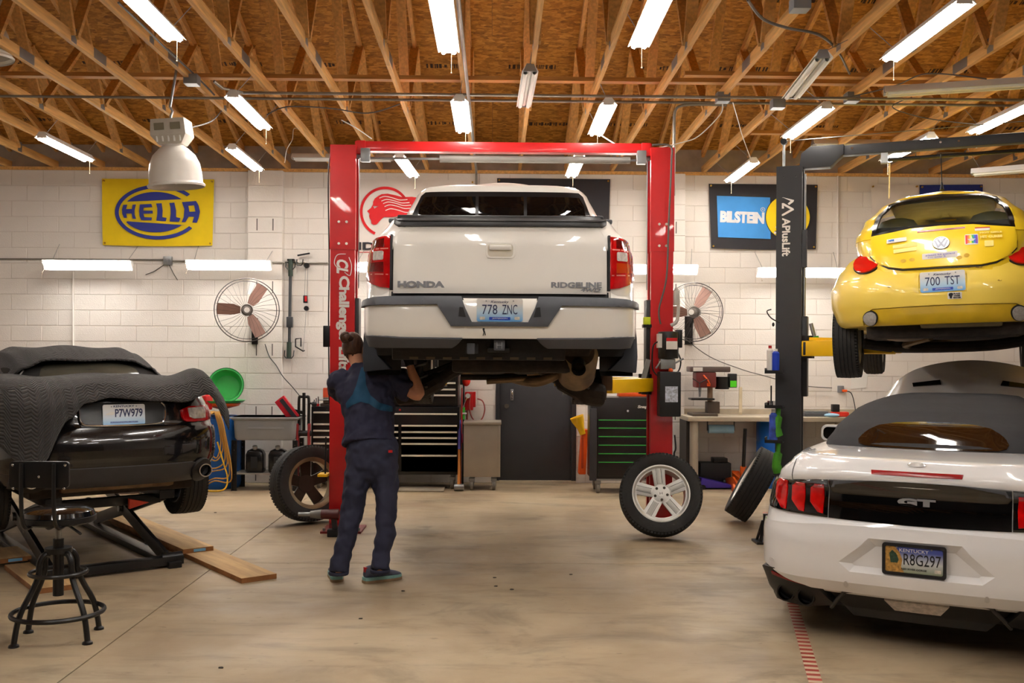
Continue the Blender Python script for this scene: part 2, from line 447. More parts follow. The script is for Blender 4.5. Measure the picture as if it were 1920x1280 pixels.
# eave: top plate and grey blocking between the truss heels
struct(MB().bb((XL, YW-.02, ZW), (XR, YW+.2, ZW+.04)).build('trim_3', WOOD))
struct(MB().bb((XL, YW+.1, ZW+.04), (XR, YW+.2, ZW+.5)).build('trim_4', mat('grey_blocking', (186, 178, 166), .85, var=.2)))
# roof deck of OSB sheets
PITCH = 1/3.; ZE = 4.46; YR = 4.9
deckz = lambda y: ZE+PITCH*(YW-y) if y >= YR else ZE+PITCH*(YW-YR)-PITCH*(YR-y)
ce = struct(thing('ceiling', None, None)); al = math.atan(PITCH); L48 = 1.2192
INK = mat('stamp_ink', (62, 40, 22), .8, var=.4, scale=30)
rows = int((YW+.15-YR)/(L48*math.cos(al)))+1
osb = MB().bb((-1.2185, 0, 0), (1.2185, L48-.003, .0115)).build('osb_sheet', OSB); me_osb = osb.data; bpy.data.objects.remove(osb)
for r in range(rows):
    y0 = YW+.15-r*L48*math.cos(al)
    for c in range(8):
        x = -8.6+c*2.44+(1.22 if r % 2 else 0)
        o = bpy.data.objects.new('osb_sheet', me_osb); COL.objects.link(o); o.parent = ce
        o.location = (x, y0, deckz(y0)); o.rotation_euler = (0, 0, PI); o.rotation_euler = (al, 0, PI)
        o.rotation_euler = M.Rotation(al, 3, 'X').to_euler() if False else (M.Rotation(PI, 3, 'Z') @ M.Rotation(al, 3, 'X')).to_euler()
        if r < 4:                                         # grade stamps printed on the sheets
            for dx in (-.75, .2):
                st = bpy.data.objects.new('grade_stamp', None); bpy.data.objects.remove(st)
                mb = MB(); xx = 0; rnd = random.Random(r*9+c)
                while xx < .55:
                    w = rnd.choice((.012, .02, .03)); h = rnd.choice((.05, .08, .08))
                    mb.box((x+dx+xx, 0, 0), (w, h, .001)); xx += w+rnd.choice((.01, .015, .03))
                mm = M.Translation((0, y0-.66*math.cos(al), deckz(y0)+.66*math.sin(al)-.0015)) @ M.Rotation(-al, 4, 'X')
                mb.v = [tuple(mm @ V(p)) for p in mb.v]
                mb.build('grade_stamp', INK, ce)
MB().add([(XL-.2, YR, deckz(YR)+.02), (XR+.2, YR, deckz(YR)+.02), (XR+.2, YB-.2, deckz(YB)+.02), (XL-.2, YB-.2, deckz(YB)+.02)], [(0,1,2,3)]).build('front_slope', OSB, ce)
MB().add([(XL-.2, YR-.1, deckz(YR)+.06), (XR+.2, YR-.1, deckz(YR)+.06), (XR+.2, YW+.25, ZE+.04), (XL-.2, YW+.25, ZE+.04)], [(0,1,2,3)]).build('felt_backing', BLACKP, ce)
# trusses
def make_truss():
    t = thing('roof_truss', 'x', 'truss', (0, 0, ZW+.04))
    zb = 0.0; h = .089; w = .038
    MB().bb((-w/2, YB, zb), (w/2, 8.42, zb+h)).build('bottom_chord', WOOD, t)
    MB().bb((-w/2, 8.424, zb), (w/2, YW+.1, zb+h)).build('bottom_chord', WOOD, t)
    top = lambda y: deckz(y)-ZW-.04-.06
    MB().bar((0, YR, top(YR)), (0, YW+.1, top(YW+.1)), w, h).build('top_chord', WOOD, t)
    MB().bar((0, YR, top(YR)), (0, YB, top(YB)), w, h).build('top_chord', WOOD, t)
    nodes = [12.15, 10.03, 7.9, 5.75, 3.6]
    for i, yb in enumerate(nodes):
        for d in (1.06, -1.06):
            yt = yb+d
            if yt > 12.9 or i == 4 and d < 0: continue
            MB().bar((0, yb+d*.03, zb+.05), (0, yt-d*.03, top(yt)), w, .089, up=(1, 0, 0)).build('web', WOOD, t)
        for sx in (-1, 1):
            if i < 3: MB().box((sx*(w/2+.001), yb, zb+.06), (.002, .1, .12)).build('nail_plate', STEEL, t)
    for sx in (-1, 1): MB().box((sx*(w/2+.001), 8.42, zb+.045), (.002, .26, .085)).build('nail_plate', STEEL, t)
    return t
tr0 = make_truss(); tr0_kids = list(tr0.children); KIDS[tr0.name] = tr0_kids
ordn = ['', 'first', 'second', 'third', 'fourth', 'fifth', 'sixth', 'seventh', 'eighth', 'ninth', 'tenth', 'eleventh', 'twelfth']
for k in range(-11, 12):
    o = tr0 if k == -11 else copy_tree(tr0)
    o.location.x = .30+.6096*k
    o['group'] = 'roof trusses'
    o['label'] = 'timber roof truss carrying the unlit tube light over the truck' if k == 0 else '%s timber roof truss to the %s of the one with the unlit tube light' % (ordn[abs(k)], 'left' if k < 0 else 'right')
# continuous braces across the trusses
for a, b, y, z, lab in ((XL, XR, 9.28, ZW+.15, 'long timber brace running across the trusses beside the conduits'), (1.7, XR, 9.05, ZW+.15, 'shorter timber brace lapped beside the long one on the right'), (2.9, 5.3, 11.35, ZW+.15, 'short timber brace across the trusses above the black lift')):
    tag(MB().bb((a, y-.045, z), (b, y+.045, z+.038)).build('timber_brace', DARKWOOD), lab, 'brace', 'timber braces')
# ---------------------------------------------------------------- tube lights
TUBE = mat('lit_tube', (255, 246, 232), .4, var=0, emit=TUBE_POWER, ecol=(1, .962, .925))
TUBE_OFF = mat('unlit_tube', (235, 235, 230), .35, var=0)
REFL = mat('fixture_white', (235, 233, 228), .4, var=.03)
def fixture(label, c, yaw=0, lit=True, length=1.2, pull=True, z_hang=None, roll=0, group=None, w=.16):
    t = thing('hanging_tube_light', label, 'light', c, rot=(0, roll, yaw), group=group)
    h = length/2
    MB().prism([(-w/2, -.018), (-w/2+.006, -.018), (-.035, .012), (-.006, -.012), (.006, -.012), (.035, .012), (w/2-.006, -.018), (w/2, -.018), (.03, .045), (-.03, .045)], -h, h, lambda u, v, d: (u, d, v)).build('reflector', REFL, t, ang=25)
    for s in (-1, 1):
        MB().cyl((s*.038, -h+.03, -.022), (s*.038, h-.03, -.022), .019, n=6, cap=False).build('tube', TUBE if lit else TUBE_OFF, t)
        MB().prism([(-.055, -.02), (.055, -.02), (.03, .046), (-.03, .046)], s*(h-.012), s*(h+.004), lambda u, v, d: (u, d, v)).build('end_cap', STEEL if not lit else REFL, t)
    if pull:
        MB().cyl((.02, h-.03, -.02), (.02, h-.03, -.17), .0016, n=5).build('pull_cord', mat('cord_tan', (170, 150, 120), .6), t)
        MB().ball((.02, h-.03, -.175), .006, 8, 6).build('pull_knob', mat('cord_tan', 0), t)
    if z_hang:
        for s in (-1, 1):           # each chain goes up to the nearest truss
            a = V((0, s*h*.85, .04)); wx = c[0]-math.sin(yaw)*s*h*.85; tx = .30+.6096*round((wx-.30)/.6096)
            q = M.Rotation(-yaw, 3, 'Z') @ V((tx-c[0], math.cos(yaw)*s*h*.85, 0)); q.z = ZW+.07-c[2]
            MB().cyl(a, q, .003, n=5).build('hanging_chain', STEEL, t)
    return t
ZF = 3.92; G1 = 'lit tube lights under the trusses'
def fx(x, y, lab, yaw=0, **k): fixture(lab, (x, y, ZF), R(yaw), z_hang=ZW+.05, group=G1, **k)
fx(-2.30, 6.55, 'lit tube light cut by the top edge at left')
fx(-.36, 6.78, 'lit tube light at the top edge over the truck, left one')
fx(1.02, 6.6, 'lit tube light at the top edge right of centre')
fx(2.95, 6.85, 'lit tube light cut by the top edge at upper right')
fx(-2.30, 9.3, 'lit tube light between the high bay lamp and the red lift')
fx(-.335, 9.37, 'lit tube light just above the red beam, left of the unlit one')
fx(.99, 9.44, 'lit tube light just above the red beam, right of the unlit one')
fx(2.96, 9.5, 'lit tube light above the top of the black lift column')
fx(4.72, 9.2, 'lit tube light at the right edge above the black lift beam')
fx(-4.72, 11.0, 'lit tube light above the yellow banner at far left')
fx(-2.89, 11.5, 'lit tube light right of the hanging high bay lamp')
fx(-1.07, 11.85, 'lit tube light under the red beam over the red face flag', -3)
fx(.92, 11.75, 'lit tube light under the red beam near its right end')
fx(2.95, 12.0, 'lit tube light over the black and blue banner')
fx(4.41, 10.65, 'lit tube light hanging behind the black lift beam')
for x, nm in ((-2.3, 'left'), (-.36, 'middle left'), (1.02, 'middle right'), (2.95, 'right')):   # the same rows go on overhead, before the camera
    for y, w in ((3.9, 'in the row overhead'), (1.2, 'in the row behind the viewpoint')):
        fixture('lit tube light %s, %s' % (w, nm), (x, y, ZF), 0, z_hang=ZW+.05, group=G1)
G2 = 'tube lights hung along the back wall'
def wl(p0, p1, py, lab):
    a = at(p0, py, YW-.35); b = at(p1, py, YW-.35)
    t = fixture(lab, ((a.x+b.x)/2, YW-.35, a.z), R(90), length=b.x-a.x, group=G2, z_hang=ZW+.3, roll=R(50))
wl(82, 247, 495, 'horizontal lit tube light on the wall, leftmost')
wl(350, 508, 495, 'horizontal lit tube light on the wall below the yellow banner right end')
wl(655, 815, 499, 'horizontal lit tube light on the wall behind the left truck tail lamp')
wl(1150, 1308, 503, 'horizontal lit tube light on the wall behind the right red column')
wl(1420, 1585, 509, 'horizontal lit tube light on the wall behind the black column')
G3 = 'unlit tube lights'
p = at(988, 165, 8.9); fixture('unlit tube light on the middle truss above the red beam', (p.x, 8.95, ZW+.0), R(1), lit=False, pull=False, group=G3, w=.14)
fixture('unlit tube light hung tilted at upper right between two trusses', (2.55, 8.2, 3.98), R(-5), lit=False, pull=False, group=G3, z_hang=ZW)
a = at(1680, 170, 8.6); b = at(1935, 156, 8.2)
fixture('unlit cream tube light lying crosswise at the right edge', ((a.x+b.x)/2, 8.4, (a.z+b.z)/2), R(73), lit=False, pull=False, group=G3, length=1.25)
a = at(545, 298, 12.4); b = at(740, 298, 12.4)
fixture('unlit white tube light behind the left end of the red beam', ((a.x+b.x)/2, 12.4, a.z+.02), R(90), lit=False, pull=False, group=G3, length=1.25)
a = at(1525, 272, 11.5); b = at(1715, 272, 11.5)
fixture('unlit white tube light above the black lift beam', ((a.x+b.x)/2, 11.5, a.z+.02), R(90), lit=False, pull=False, group=G3, length=1.2)
a = at(1900, 315, 10.8); fixture('unlit grey tube light at the right edge below the trusses', (a.x+.2, 10.8, a.z), R(60), lit=False, pull=False, group=G3, z_hang=ZW)
# ---------------------------------------------------------------- door, wiring
dr = struct(thing('door_1', None, None, (0, 0, 0)))
DGREY = mat('door_paint', (52, 52, 55), .5, var=.12, scale=3)
MB().bb((DX0+.05, YW+.02, .03), (DX1-.06, YW+.07, DZ-.06)).build('door_leaf', DGREY, dr, bevel=.004)
for a, b in (((DX0, YW-.02, 0), (DX0+.05, YW+.1, DZ)), ((DX1-.06, YW-.02, 0), (DX1, YW+.1, DZ)), ((DX0, YW-.02, DZ-.06), (DX1, YW+.1, DZ))):
    MB().bb(a, b).build('door_frame', mat('door_frame_paint', (44, 44, 48), .45, var=.1), dr, bevel=.004)
MB().bb((DX0, YW-.03, 0), (DX1, YW+.1, .03)).build('threshold', mat('worn_sill', (190, 175, 150), .7), dr)
p = at(960, 740, YW)
h = MB().bb((p.x-.02, YW+.008, p.z-.075), (p.x+.02, YW+.02, p.z+.075)).build('handle_plate', STEEL, dr, bevel=.003)
MB().tube(spline([(p.x, YW+.01, p.z+.05), (p.x, YW-.03, p.z+.045), (p.x, YW-.035, p.z-.03), (p.x, YW+.01, p.z-.05)]), .008).build('pull', CHROME, h)
p = at(950, 761, YW); MB().cyl((p.x, YW+.02, p.z), (p.x, YW-.005, p.z), .03, n=20).build('deadbolt', CHROME, dr)
def pipe(name, lab, cat, pts, r, m=CONDUIT, n=8, group=None):
    return tag(MB().tube(pts, r, n).build(name, m), lab, cat, group)
pipe('conduit', 'long steel conduit under the trusses, upper of the pair', 'conduit', [(-2.55, 9.0, 4.12), (-2.5, 9.1, 4.085), (-2.35, 9.25, 4.085), (5.0, 9.25, 4.085), (5.2, 9.15, 4.085), (5.6, 8.4, 4.085)], .014, group='conduits under the trusses')
pipe('conduit', 'long steel conduit under the trusses, lower of the pair', 'conduit', [(XL+.05, 9.47, 4.09), (XR-.05, 9.47, 4.09)], .013, group='conduits under the trusses')
a = at(857, 0, 6.6); pipe('conduit', 'steel conduit running back beside a truss left of the middle', 'conduit', [(a.x-.02, 3.0, 4.085), (a.x, 6.6, 4.085), (a.x, 12.9, 4.085), (a.x, YW-.03, 4.06), (a.x, YW-.03, 3.9)], .016, group='conduits under the trusses')
a = at(1263, 200, 9.5); pipe('conduit', 'steel conduit dropping down to the right red column', 'conduit', spline([(a.x+.5, 9.47, 4.07), (a.x+.15, 9.47, 4.07), (a.x+.02, 9.47, 4.03), (a.x, 9.47, 3.9)], 4)+[(a.x, 9.47, 3.2)], .014, group='conduits under the trusses')
def jbox(px, py, lab, Y=9.3, s=.12):
    p = at(px, py, Y); t = thing('junction_box', lab, 'box', (p.x, Y, p.z), group='electrical boxes under the trusses')
    MB().box((0,0,0), (s, s, s*.7)).build('body', GREYP, t, bevel=.004)
    MB().box((0,0,-s*.36), (s*.98, s*.98, .004)).build('cover', STEEL, t)
for q in ((360, 150, 'grey electrical box on the truss left of the high bay lamp cable', 8.9), (1355, 183, 'grey electrical box on the conduits over the right red column', 9.3), (1458, 195, 'grey electrical box on the conduits above the black column', 9.3), (1597, 183, 'grey electrical box on the conduits with a lead hanging from it', 9.3), (1500, 8, 'grey electrical box with a plug at the top edge', 6.75)): jbox(*q)
p = at(316, 489, YW); t = thing('socket_box', 'grey four gang socket box on the wall between two tube lights', 'socket', (p.x, YW, p.z))
MB().bb((-.055, -.05, -.055), (.055, 0, .055)).build('body', STEEL, t, bevel=.006)
for s in (-1, 1): MB().cyl((s*.025, -.055, 0), (s*.025, -.05, 0), .018, n=14).build('socket', GREYP, t)
pipe('conduit', 'thin wall conduit running left and right of the wall socket box', 'conduit', [at(-60, 485, YW-.015), at(308, 487, YW-.015)], .011, group='wall conduits')
pipe('conduit', 'thin wall conduit right of the socket box past the pilaster', 'conduit', [at(324, 489, YW-.02), at(470, 491, YW-.02), at(476, 491, YW-.125), at(534, 492, YW-.125), at(540, 492, YW-.02), at(615, 493, YW-.02)], .011, group='wall conduits')
pipe('conduit', 'white painted conduit rising up the wall under the leftmost wall light', 'conduit', [at(137, 510, YW-.015), at(137, 655, YW-.015)], .012, WHITE_WALL, group='wall conduits')
pipe('conduit', 'white painted conduit running down the wall left of the yellow car', 'conduit', [at(1571, 330, YW-.015), at(1571, 660, YW-.015)], .013, WHITE_WALL, group='wall conduits')
def cable(lab, pts, r=.006, m=CORDM, k=6, name='hanging_cable'):
    return pipe(name, lab, 'cable', spline(pts, k), r, m, 6, 'loose cables overhead')
cable('dark cable sagging from the truss to the high bay lamp', [at(415, 208, 9.6), at(395, 228, 9.3), at(355, 240, 9.0), at(336, 246, 8.9)], .007)
cable('grey cable curving along the truss beside the electrical box at left', [at(222, 5, 6.6), at(270, 50, 7.3), at(310, 90, 8.0), at(345, 122, 8.6), at(370, 145, 8.95), at(402, 178, 9.25)], .008)
cable('pale cable drooping across the trusses left of the red lift', [at(500, 215, 9.6), at(540, 200, 9.6), at(620, 203, 9.6), at(690, 212, 9.6), at(750, 195, 9.6)], .006)
cable('white lead zigzagging down from the left off light', [V((.30-.6096*4, 11.4, ZW+.08)), at(553, 240, 11.5), at(548, 262, 11.6), at(538, 280, 11.8), at(534, 305, 12.2)], .004, WHITEP)
cable('white lead dropping to the end of the red beam', [at(640, 225, 9.6), at(668, 240, 9.6), at(697, 260, 9.5)], .005, WHITEP)
cable('white cable sagging behind the right end of the red beam', [at(1118, 248, 9.9), at(1145, 265, 9.8), at(1163, 276, 9.7)], .006, WHITEP)
cable('grey hose curving across the trusses at upper right', [at(1402, 0, 6.7), at(1430, 35, 7.2), at(1475, 52, 7.3), at(1535, 65, 7.6), at(1570, 95, 8.2), at(1593, 138, 8.9)], .011)
cable('white lead hanging with a plug right of the red lift', [at(1355, 195, 9.3), at(1350, 215, 9.3), at(1310, 255, 9.4), at(1275, 268, 9.4), at(1222, 280, 9.4)], .005, WHITEP)
cable('white lead down to the tube light over the black and blue banner', [at(1374, 192, 9.4), at(1385, 230, 10), at(1392, 255, 10.6), at(1407, 296, 11.4)], .005, WHITEP)
cable('dark cable looping between trusses above the black lift beam', [at(1500, 182, 9.3), at(1560, 183, 9.2), at(1600, 180, 9.1), at(1680, 160, 8.9), at(1740, 138, 8.6), at(1850, 148, 8.3)], .006)
cable('thin cable crossing from the box to the right edge light', [V((.30+.6096*6, 9.4, ZW+.08)), at(1673, 200, 9.4), at(1720, 218, 9.4), at(1780, 228, 9.3), at(1840, 234, 9.3)], .005)
cable('thin lead under the socket box on the wall', [at(308, 496, YW-.03), at(290, 508, YW-.03), at(273, 515, YW-.03)], .006)
cable('short lead with a plug under the socket box on the wall', [at(317, 496, YW-.03), at(325, 512, YW-.04), at(333, 525, YW-.04)], .006)
cable('rope with a loop hanging in front of the yellow car', [at(1668, 292, 9.5), at(1668, 320, 9.5), at(1667, 372, 9.5)], .006, mat('rope', (205, 180, 120), .8))
# high bay lamps
def highbay(px, py, Y, lab, yaw=0):
    p = at(px, py, Y); t = thing('hanging_high_bay_lamp', lab, 'lamp', p, rot=(R(3), R(-4), 0), group='high bay lamps')
    r = .235*Y/8.8*.97
    pr = [(r*1.06, -.005), (r*1.08, .01), (r*1.0, .03), (r*.985, .12), (r*.93, .2), (r*.8, .27), (r*.55, .33), (r*.38, .36)]
    MB().lathe(pr, 40).lathe([(a-.006, b-.001) for a, b in pr], 40).build('reflector_dome', mat('bell_enamel', (226, 220, 210), .3, var=.08, scale=4), t)
    MB().lathe([(0, .362), (r*.4, .362), (r*.4, .35)], 24).build('collar', WHITEP, t)
    MB().add([(-.10,-.09,.36),(.10,-.09,.36),(.10,.09,.36),(-.10,.09,.36),(-.155,-.13,.44),(.155,-.13,.44),(.155,.13,.44),(-.155,.13,.44),(-.145,-.12,.58),(.145,-.12,.58),(.145,.12,.58),(-.145,.12,.58)], [(3,2,1,0),(0,1,5,4),(1,2,6,5),(2,3,7,6),(3,0,4,7),(4,5,9,8),(5,6,10,9),(6,7,11,10),(7,4,8,11),(8,9,10,11)]).build('ballast_box', mat('ballast_paint', (190, 182, 168), .5), t, bevel=.006)
    for sx in (-.07, .07): MB().box((sx, -.132, .51), (.085, .006, .06)).build('ballast_label', mat('old_label', (120, 112, 90), .6), t)
    for i in range(5): MB().box((-.1+i*.05, -.118, .405), (.012, .012, .05)).build('vent_fin', WHITEP, t)
    MB().tube([(0, 0, .58), (0, 0, .62), (.02, 0, .66), (0, 0, .7), (.30+.6096*round((p.x-.3)/.6096)-p.x, 0, max(.74, ZW+.1-p.z))], .012).build('hook', STEEL, t)
    MB().lathe([(0, .2), (.05, .2), (.055, .08), (0, .02)], 16).build('bulb', mat('frosted_bulb', (210, 205, 195), .2), t)
highbay(331, 350, 8.85, 'white bell shaped high bay lamp hanging before the yellow banner')
highbay(-30, 112, 8.2, 'second bell shaped high bay lamp cut by the left edge')
# ---------------------------------------------------------------- banners on the wall
def banner(name, lab, cor, m, wav=.004, Y=YW-.02, off=.012):
    P = [at(px, py, Y) for px, py in cor]; c = sum(P, V())/4; t = thing(name, lab, 'banner', (c.x, Y, min(p.z for p in P)), group='banners on the back wall')
    o = V(t.location)
    def fn(u, v):
        a = P[3].lerp(P[2], u); b = P[0].lerp(P[1], u); q = a.lerp(b, v)
        return (q.x-o.x, -.008-wav*(1+math.sin(9*u+4*v)+.6*math.sin(5*v-13*u))-off*(1-v)*.3, q.z-o.z-.012*math.sin(PI*u)*(1-v))
    MB().grid(fn, 30, 16).build('cloth', m, t)
    for px, py in cor:
        q = at(px+(4 if px < sum(a for a, b in cor)/4 else -4), py+(4 if py < sum(b for a, b in cor)/4 else -4), Y)
        MB().cyl((q.x-o.x, -.03, q.z-o.z), (q.x-o.x, 0, q.z-o.z), .012, n=12).build('grommet', mat('brass', (190, 150, 60), .35, .9, var=0), t)
    return t
def pr_banner(t, loops, m, f, d=.026, name='print_shape'):      # flat print just proud of the cloth; f(zoom px) -> photo px
    o = t.location
    def g(u, v, dd):
        q = at(*f(u, v), YW-.02); return (q.x-o.x, -dd, q.z-o.z)
    return slab(loops, d, d+.001, g).build(name, m, t, flat=True)
HY = mat('banner_yellow', (240, 208, 8), .75, var=.05, bump=.1); HB = mat('banner_blue', (48, 60, 150), .75, var=.05)
t = banner('wall_mounted_banner', 'yellow banner with blue lettering in an oval ring on the back wall', ((191.5, 335), (402, 336.5), (399, 460.5), (193.5, 459.5)), HY)
z8 = lambda u, v: (180+u/8, 320+v/8)
A0 = math.radians(-41); A1 = math.radians(-41-283)
ring = ellipse(935, 625, 640, 410, 60, A0, A1)+ellipse(935, 625, 582, 357, 60, A1, A0)
pr_banner(t, [ring], HB, z8, name='oval_ring')
pr_banner(t, [[(475, 468)]+ellipse(905, 622, 500, 300, 24, R(-149), R(-40))+[(1322, 430)]], HB, z8)
pr_banner(t, [[(475, 762), (1345, 820)]+ellipse(905, 622, 510, 305, 24, R(41), R(149))], HB, z8)
for L in ([[(420,515),(480,513),(462,580),(550,578),(560,512),(610,510),(588,600),(590,660),(612,725),(560,722),(545,645),(465,645),(475,712),(430,710),(405,650),(402,580)]],
          [[(670,510),(840,502),(855,550),(725,558),(720,602),(860,602),(862,645),(722,648),(735,700),(850,705),(840,748),(690,745),(665,690),(658,610)]],
          [[(912,495),(995,492),(1010,600),(1005,700),(1070,712),(1055,762),(915,752),(930,650),(930,570)]],
          [[(1110,488),(1185,482),(1210,600),(1210,700),(1275,715),(1255,770),(1115,765),(1130,650),(1128,560)]],
          [[(1300,475),(1510,458),(1550,530),(1568,620),(1550,710),(1520,785),(1455,780),(1480,695),(1400,692),(1350,775),(1295,775),(1325,700),(1335,580)],[(1395,530),(1480,522),(1500,615),(1410,620)]]):
    pr_banner(t, L, HB, z8, name='letter')
FW = mat('flag_white', (226, 218, 210), .8, var=.04); FR = mat('flag_red', (206, 14, 24), .7, var=.05)
t = banner('wall_mounted_banner', 'white flag with a red profile face in a ring, partly behind the truck', ((652, 336), (890, 338), (890, 505), (652, 503)), FW)
z8 = lambda u, v: (660+u/8, 330+v/8)
pr_banner(t, [ellipse(500, 540, 378, 378, 50, R(-36), R(-245))+ellipse(500, 540, 338, 338, 50, R(-245), R(-36))], FR, z8, name='ring')
pr_banner(t, [[(400,300),(450,275),(540,268),(650,290),(760,320),(900,315),(1010,330),(1000,560),(600,620),(480,620),(440,655),(400,700),(370,730),(330,735),(295,715),(290,670),(270,640),(262,600),(270,570),(230,530),(290,480),(318,430),(320,390),(345,340)],[(318,452),(398,456),(338,492)]], FR, z8, name='face')
for y, x0 in ((335, 415), (380, 445), (418, 470), (462, 492), (520, 505)):
    L = [(x0, y), (x0+80, y-25), (x0+190, y-5), (x0+300, y+28), (x0+420, y+22)]; P = [(q.x, q.y) for q in spline([(a, b, 0) for a, b in L], 5)]
    pr_banner(t, [[(a, b-6) for a, b in P]+[(a, b+6) for a, b in reversed(P)]], FW, z8, d=.029, name='hair_line')
o = t.location; q = at(672, 461.5, YW-.02)
text('IDEMITSU', .1, mat('flag_black', (40, 38, 44), .7), t, frame((q.x-o.x+.49, -.03, q.z-o.z), (1,0,0), (0,0,1)), fit=(.98, .105), bold=.004)
pr_banner(t, [[(80, 1140), (1100, 1140), (1100, 1150), (80, 1150)]], FR, z8, name='underline')
BK = mat('banner_black', (42, 40, 44), .8, var=.1)
t = banner('wall_mounted_banner', 'plain black banner on the wall behind the truck cab', ((932, 334), (1144, 336), (1140, 470), (935, 470)), BK)
t = banner('wall_mounted_banner', 'black banner with a lettered blue panel and yellow disc behind black column', ((1328.5, 344.5), (1532.5, 346.5), (1529, 467.5), (1333, 465.5)), BK)
zb = lambda u, v: (1310+u/7.528, 320+v/7.528)
pr_banner(t, [[(250, 357), (1000, 382), (1008, 966), (268, 940)]], mat('banner_sky_blue', (62, 142, 214), .75, var=.06), zb, name='blue_panel')
pr_banner(t, [ellipse(1250, 660, 318, 318)], BLACKP, zb, d=.027, name='disc_edge')
pr_banner(t, [ellipse(1250, 660, 308, 308)], HY, zb, d=.029, name='yellow_disc')
for u, v in ((1070, 880), (1093, 800), (1112, 718), (1130, 650)): pr_banner(t, [ellipse(u+12, v-4, 26, 26, 20)], BLACKP, zb, d=.031, name='dot_shadow'); pr_banner(t, [ellipse(u, v, 18, 18, 20)], FW, zb, d=.033, name='dot')
o = t.location; q = at(*zb(607, 662), YW-.02); q2 = at(*zb(918, 662), YW-.02)
text('BILSTEIN', .1, mat('banner_print_white', (225, 225, 228), .7), t, frame((q.x-o.x, -.032, q.z-o.z), (1,0,-.03), (0,0,1)), fit=(2*(q2.x-q.x), .155), bold=.006, space=.95)
q = at(*zb(897, 552), YW-.02); MB().tube([(q.x-o.x+.026*math.cos(k*PI/8), -.03, q.z-o.z+.026*math.sin(k*PI/8)) for k in range(16)], .003, 5, True).build('registered_ring', FW, t); text('R', .03, FW, t, frame((q.x-o.x, -.031, q.z-o.z), (1,0,0), (0,0,1)))
t = banner('wall_mounted_banner', 'white banner on the wall left of the yellow car roof', ((1632, 346), (1722, 346), (1722, 470), (1637, 468)), FW)
t = banner('wall_mounted_banner', 'dark blue banner on the wall behind the yellow car roof', ((1724, 347), (1842, 346), (1842, 470), (1724, 470)), mat('banner_navy', (24, 44, 130), .75))
# ---------------------------------------------------------------- red two post lift
YC = 9.33
lf = thing('two_post_lift', 'red two post car lift with overhead beam holding up the truck', 'car lift', (at(940, 670, YC).x, YC, 0)); ox = lf.location.x
cl = at(617, 670, YC).x-ox; cl2 = at(665, 670, YC).x-ox; cr = at(1219, 670, YC).x-ox; cr2 = at(1263, 670, YC).x-ox
ZT = at(640, 271, YC).z; ZS = at(640, 465, YC).z
def column(x0, x1, inner, pw=.07):
    d = .26
    for z0, z1, g in ((.02, ZS, .006), (ZS-.01, ZT, 0)):
        mb = MB(); a = x0+g; b = x1-g; tk = .012
        io = (b if inner > 0 else a)
        mb.bb((a, g, z0), (b, g+tk, z1)).bb((a, d-tk-g, z0), (b, d-g, z1))
        xo = a if inner > 0 else b-tk
        mb.bb((xo, g+tk, z0), (xo+tk, d-tk-g, z1))
        xi = b-tk if inner > 0 else a
        mb.bb((xi, g+tk, z0), (xi+tk, g+.07, z1)).bb((xi, d-.07, z0), (xi+tk, d-tk-g, z1))
        mb.build('column', REDP, lf)
    for z in (at(0, 411, YC).z, at(0, 452, YC).z):
        for s in (.36, .66): MB().cyl((lerp(x0, x1, s), -.012, z), (lerp(x0, x1, s), .001, z), .013, n=6).build('bolt', mat('zinc_bolt', (225, 220, 205), .3, .6), lf)
    MB().bb((x0-pw, -.03, 0), (x1+pw, d+.1, .02)).build('base_plate', mat('worn_red', (130, 24, 26), .5, var=.3), lf)
    for sx in (x0-pw*.6, x1+pw*.6): MB().cyl((sx, .02, .02), (sx, .02, .045), .015, n=6).build('anchor_bolt', STEEL, lf)
    MB().add([(x0+.01, -.03, .02), (x0+.06, -.03, .02), (x0+.01, 0, .02), (x0+.06, 0, .02), (x0+.01, 0, .09), (x0+.06, 0, .09)], [(0,1,5,4),(0,4,2),(1,3,5),(2,4,5,3),(0,2,3,1)]).build('gusset', mat('worn_red', 0), lf)
    xm = x0 if inner < 0 else x1
    MB().bb((xm-.09*inner, .05, 1.35), (xm+.03*inner, .21, 2.2)).build('carriage', BLACKM, lf, bevel=.004)
column(cl, cl2, 1); column(cr, cr2, -1, .03)
zb0 = at(940, 281, YC).z; zb1 = at(940, 263, YC).z
MB().bb((cl2-.02, .08, zb0), (cr+.02, .2, zb1)).build('overhead_beam', REDP, lf, bevel=.004)
for x0, s in ((cl2, 1), (cr, -1)):
    MB().bb((x0-.005*s, .06, zb0-.03), (x0+.08*s, .22, zb1+.002)).build('beam_bracket', REDP, lf, bevel=.003)
    MB().bb((x0+.04*s, .03, zb0-.11), (x0+.125*s, .1, zb0+.015)).build('switch_box', STEEL, lf, bevel=.004)
    MB().cyl((x0+.01*s, .12, zb0-.03), (x0+.01*s, .18, zb0-.03), .035, n=16).build('pulley', STEEL, lf)
    MB().cyl((x0+.012*s, .15, zb0-.04), (x0+.012*s, .15, 2.3), .005, n=6).build('lift_cable', STEEL, lf)
MB().cyl((cl2+.1, .14, zb0-.06), (cr-.1, .14, zb0-.06), .012, n=10).build('shutoff_bar', STEEL, lf)
q0 = at(823, 287, YC).x-ox; MB().cyl((q0, .14, zb0-.06), (cr-.18, .14, zb0-.06), .034, n=14).build('bar_pad', mat('foam_grey', (126, 122, 116), .8), lf)
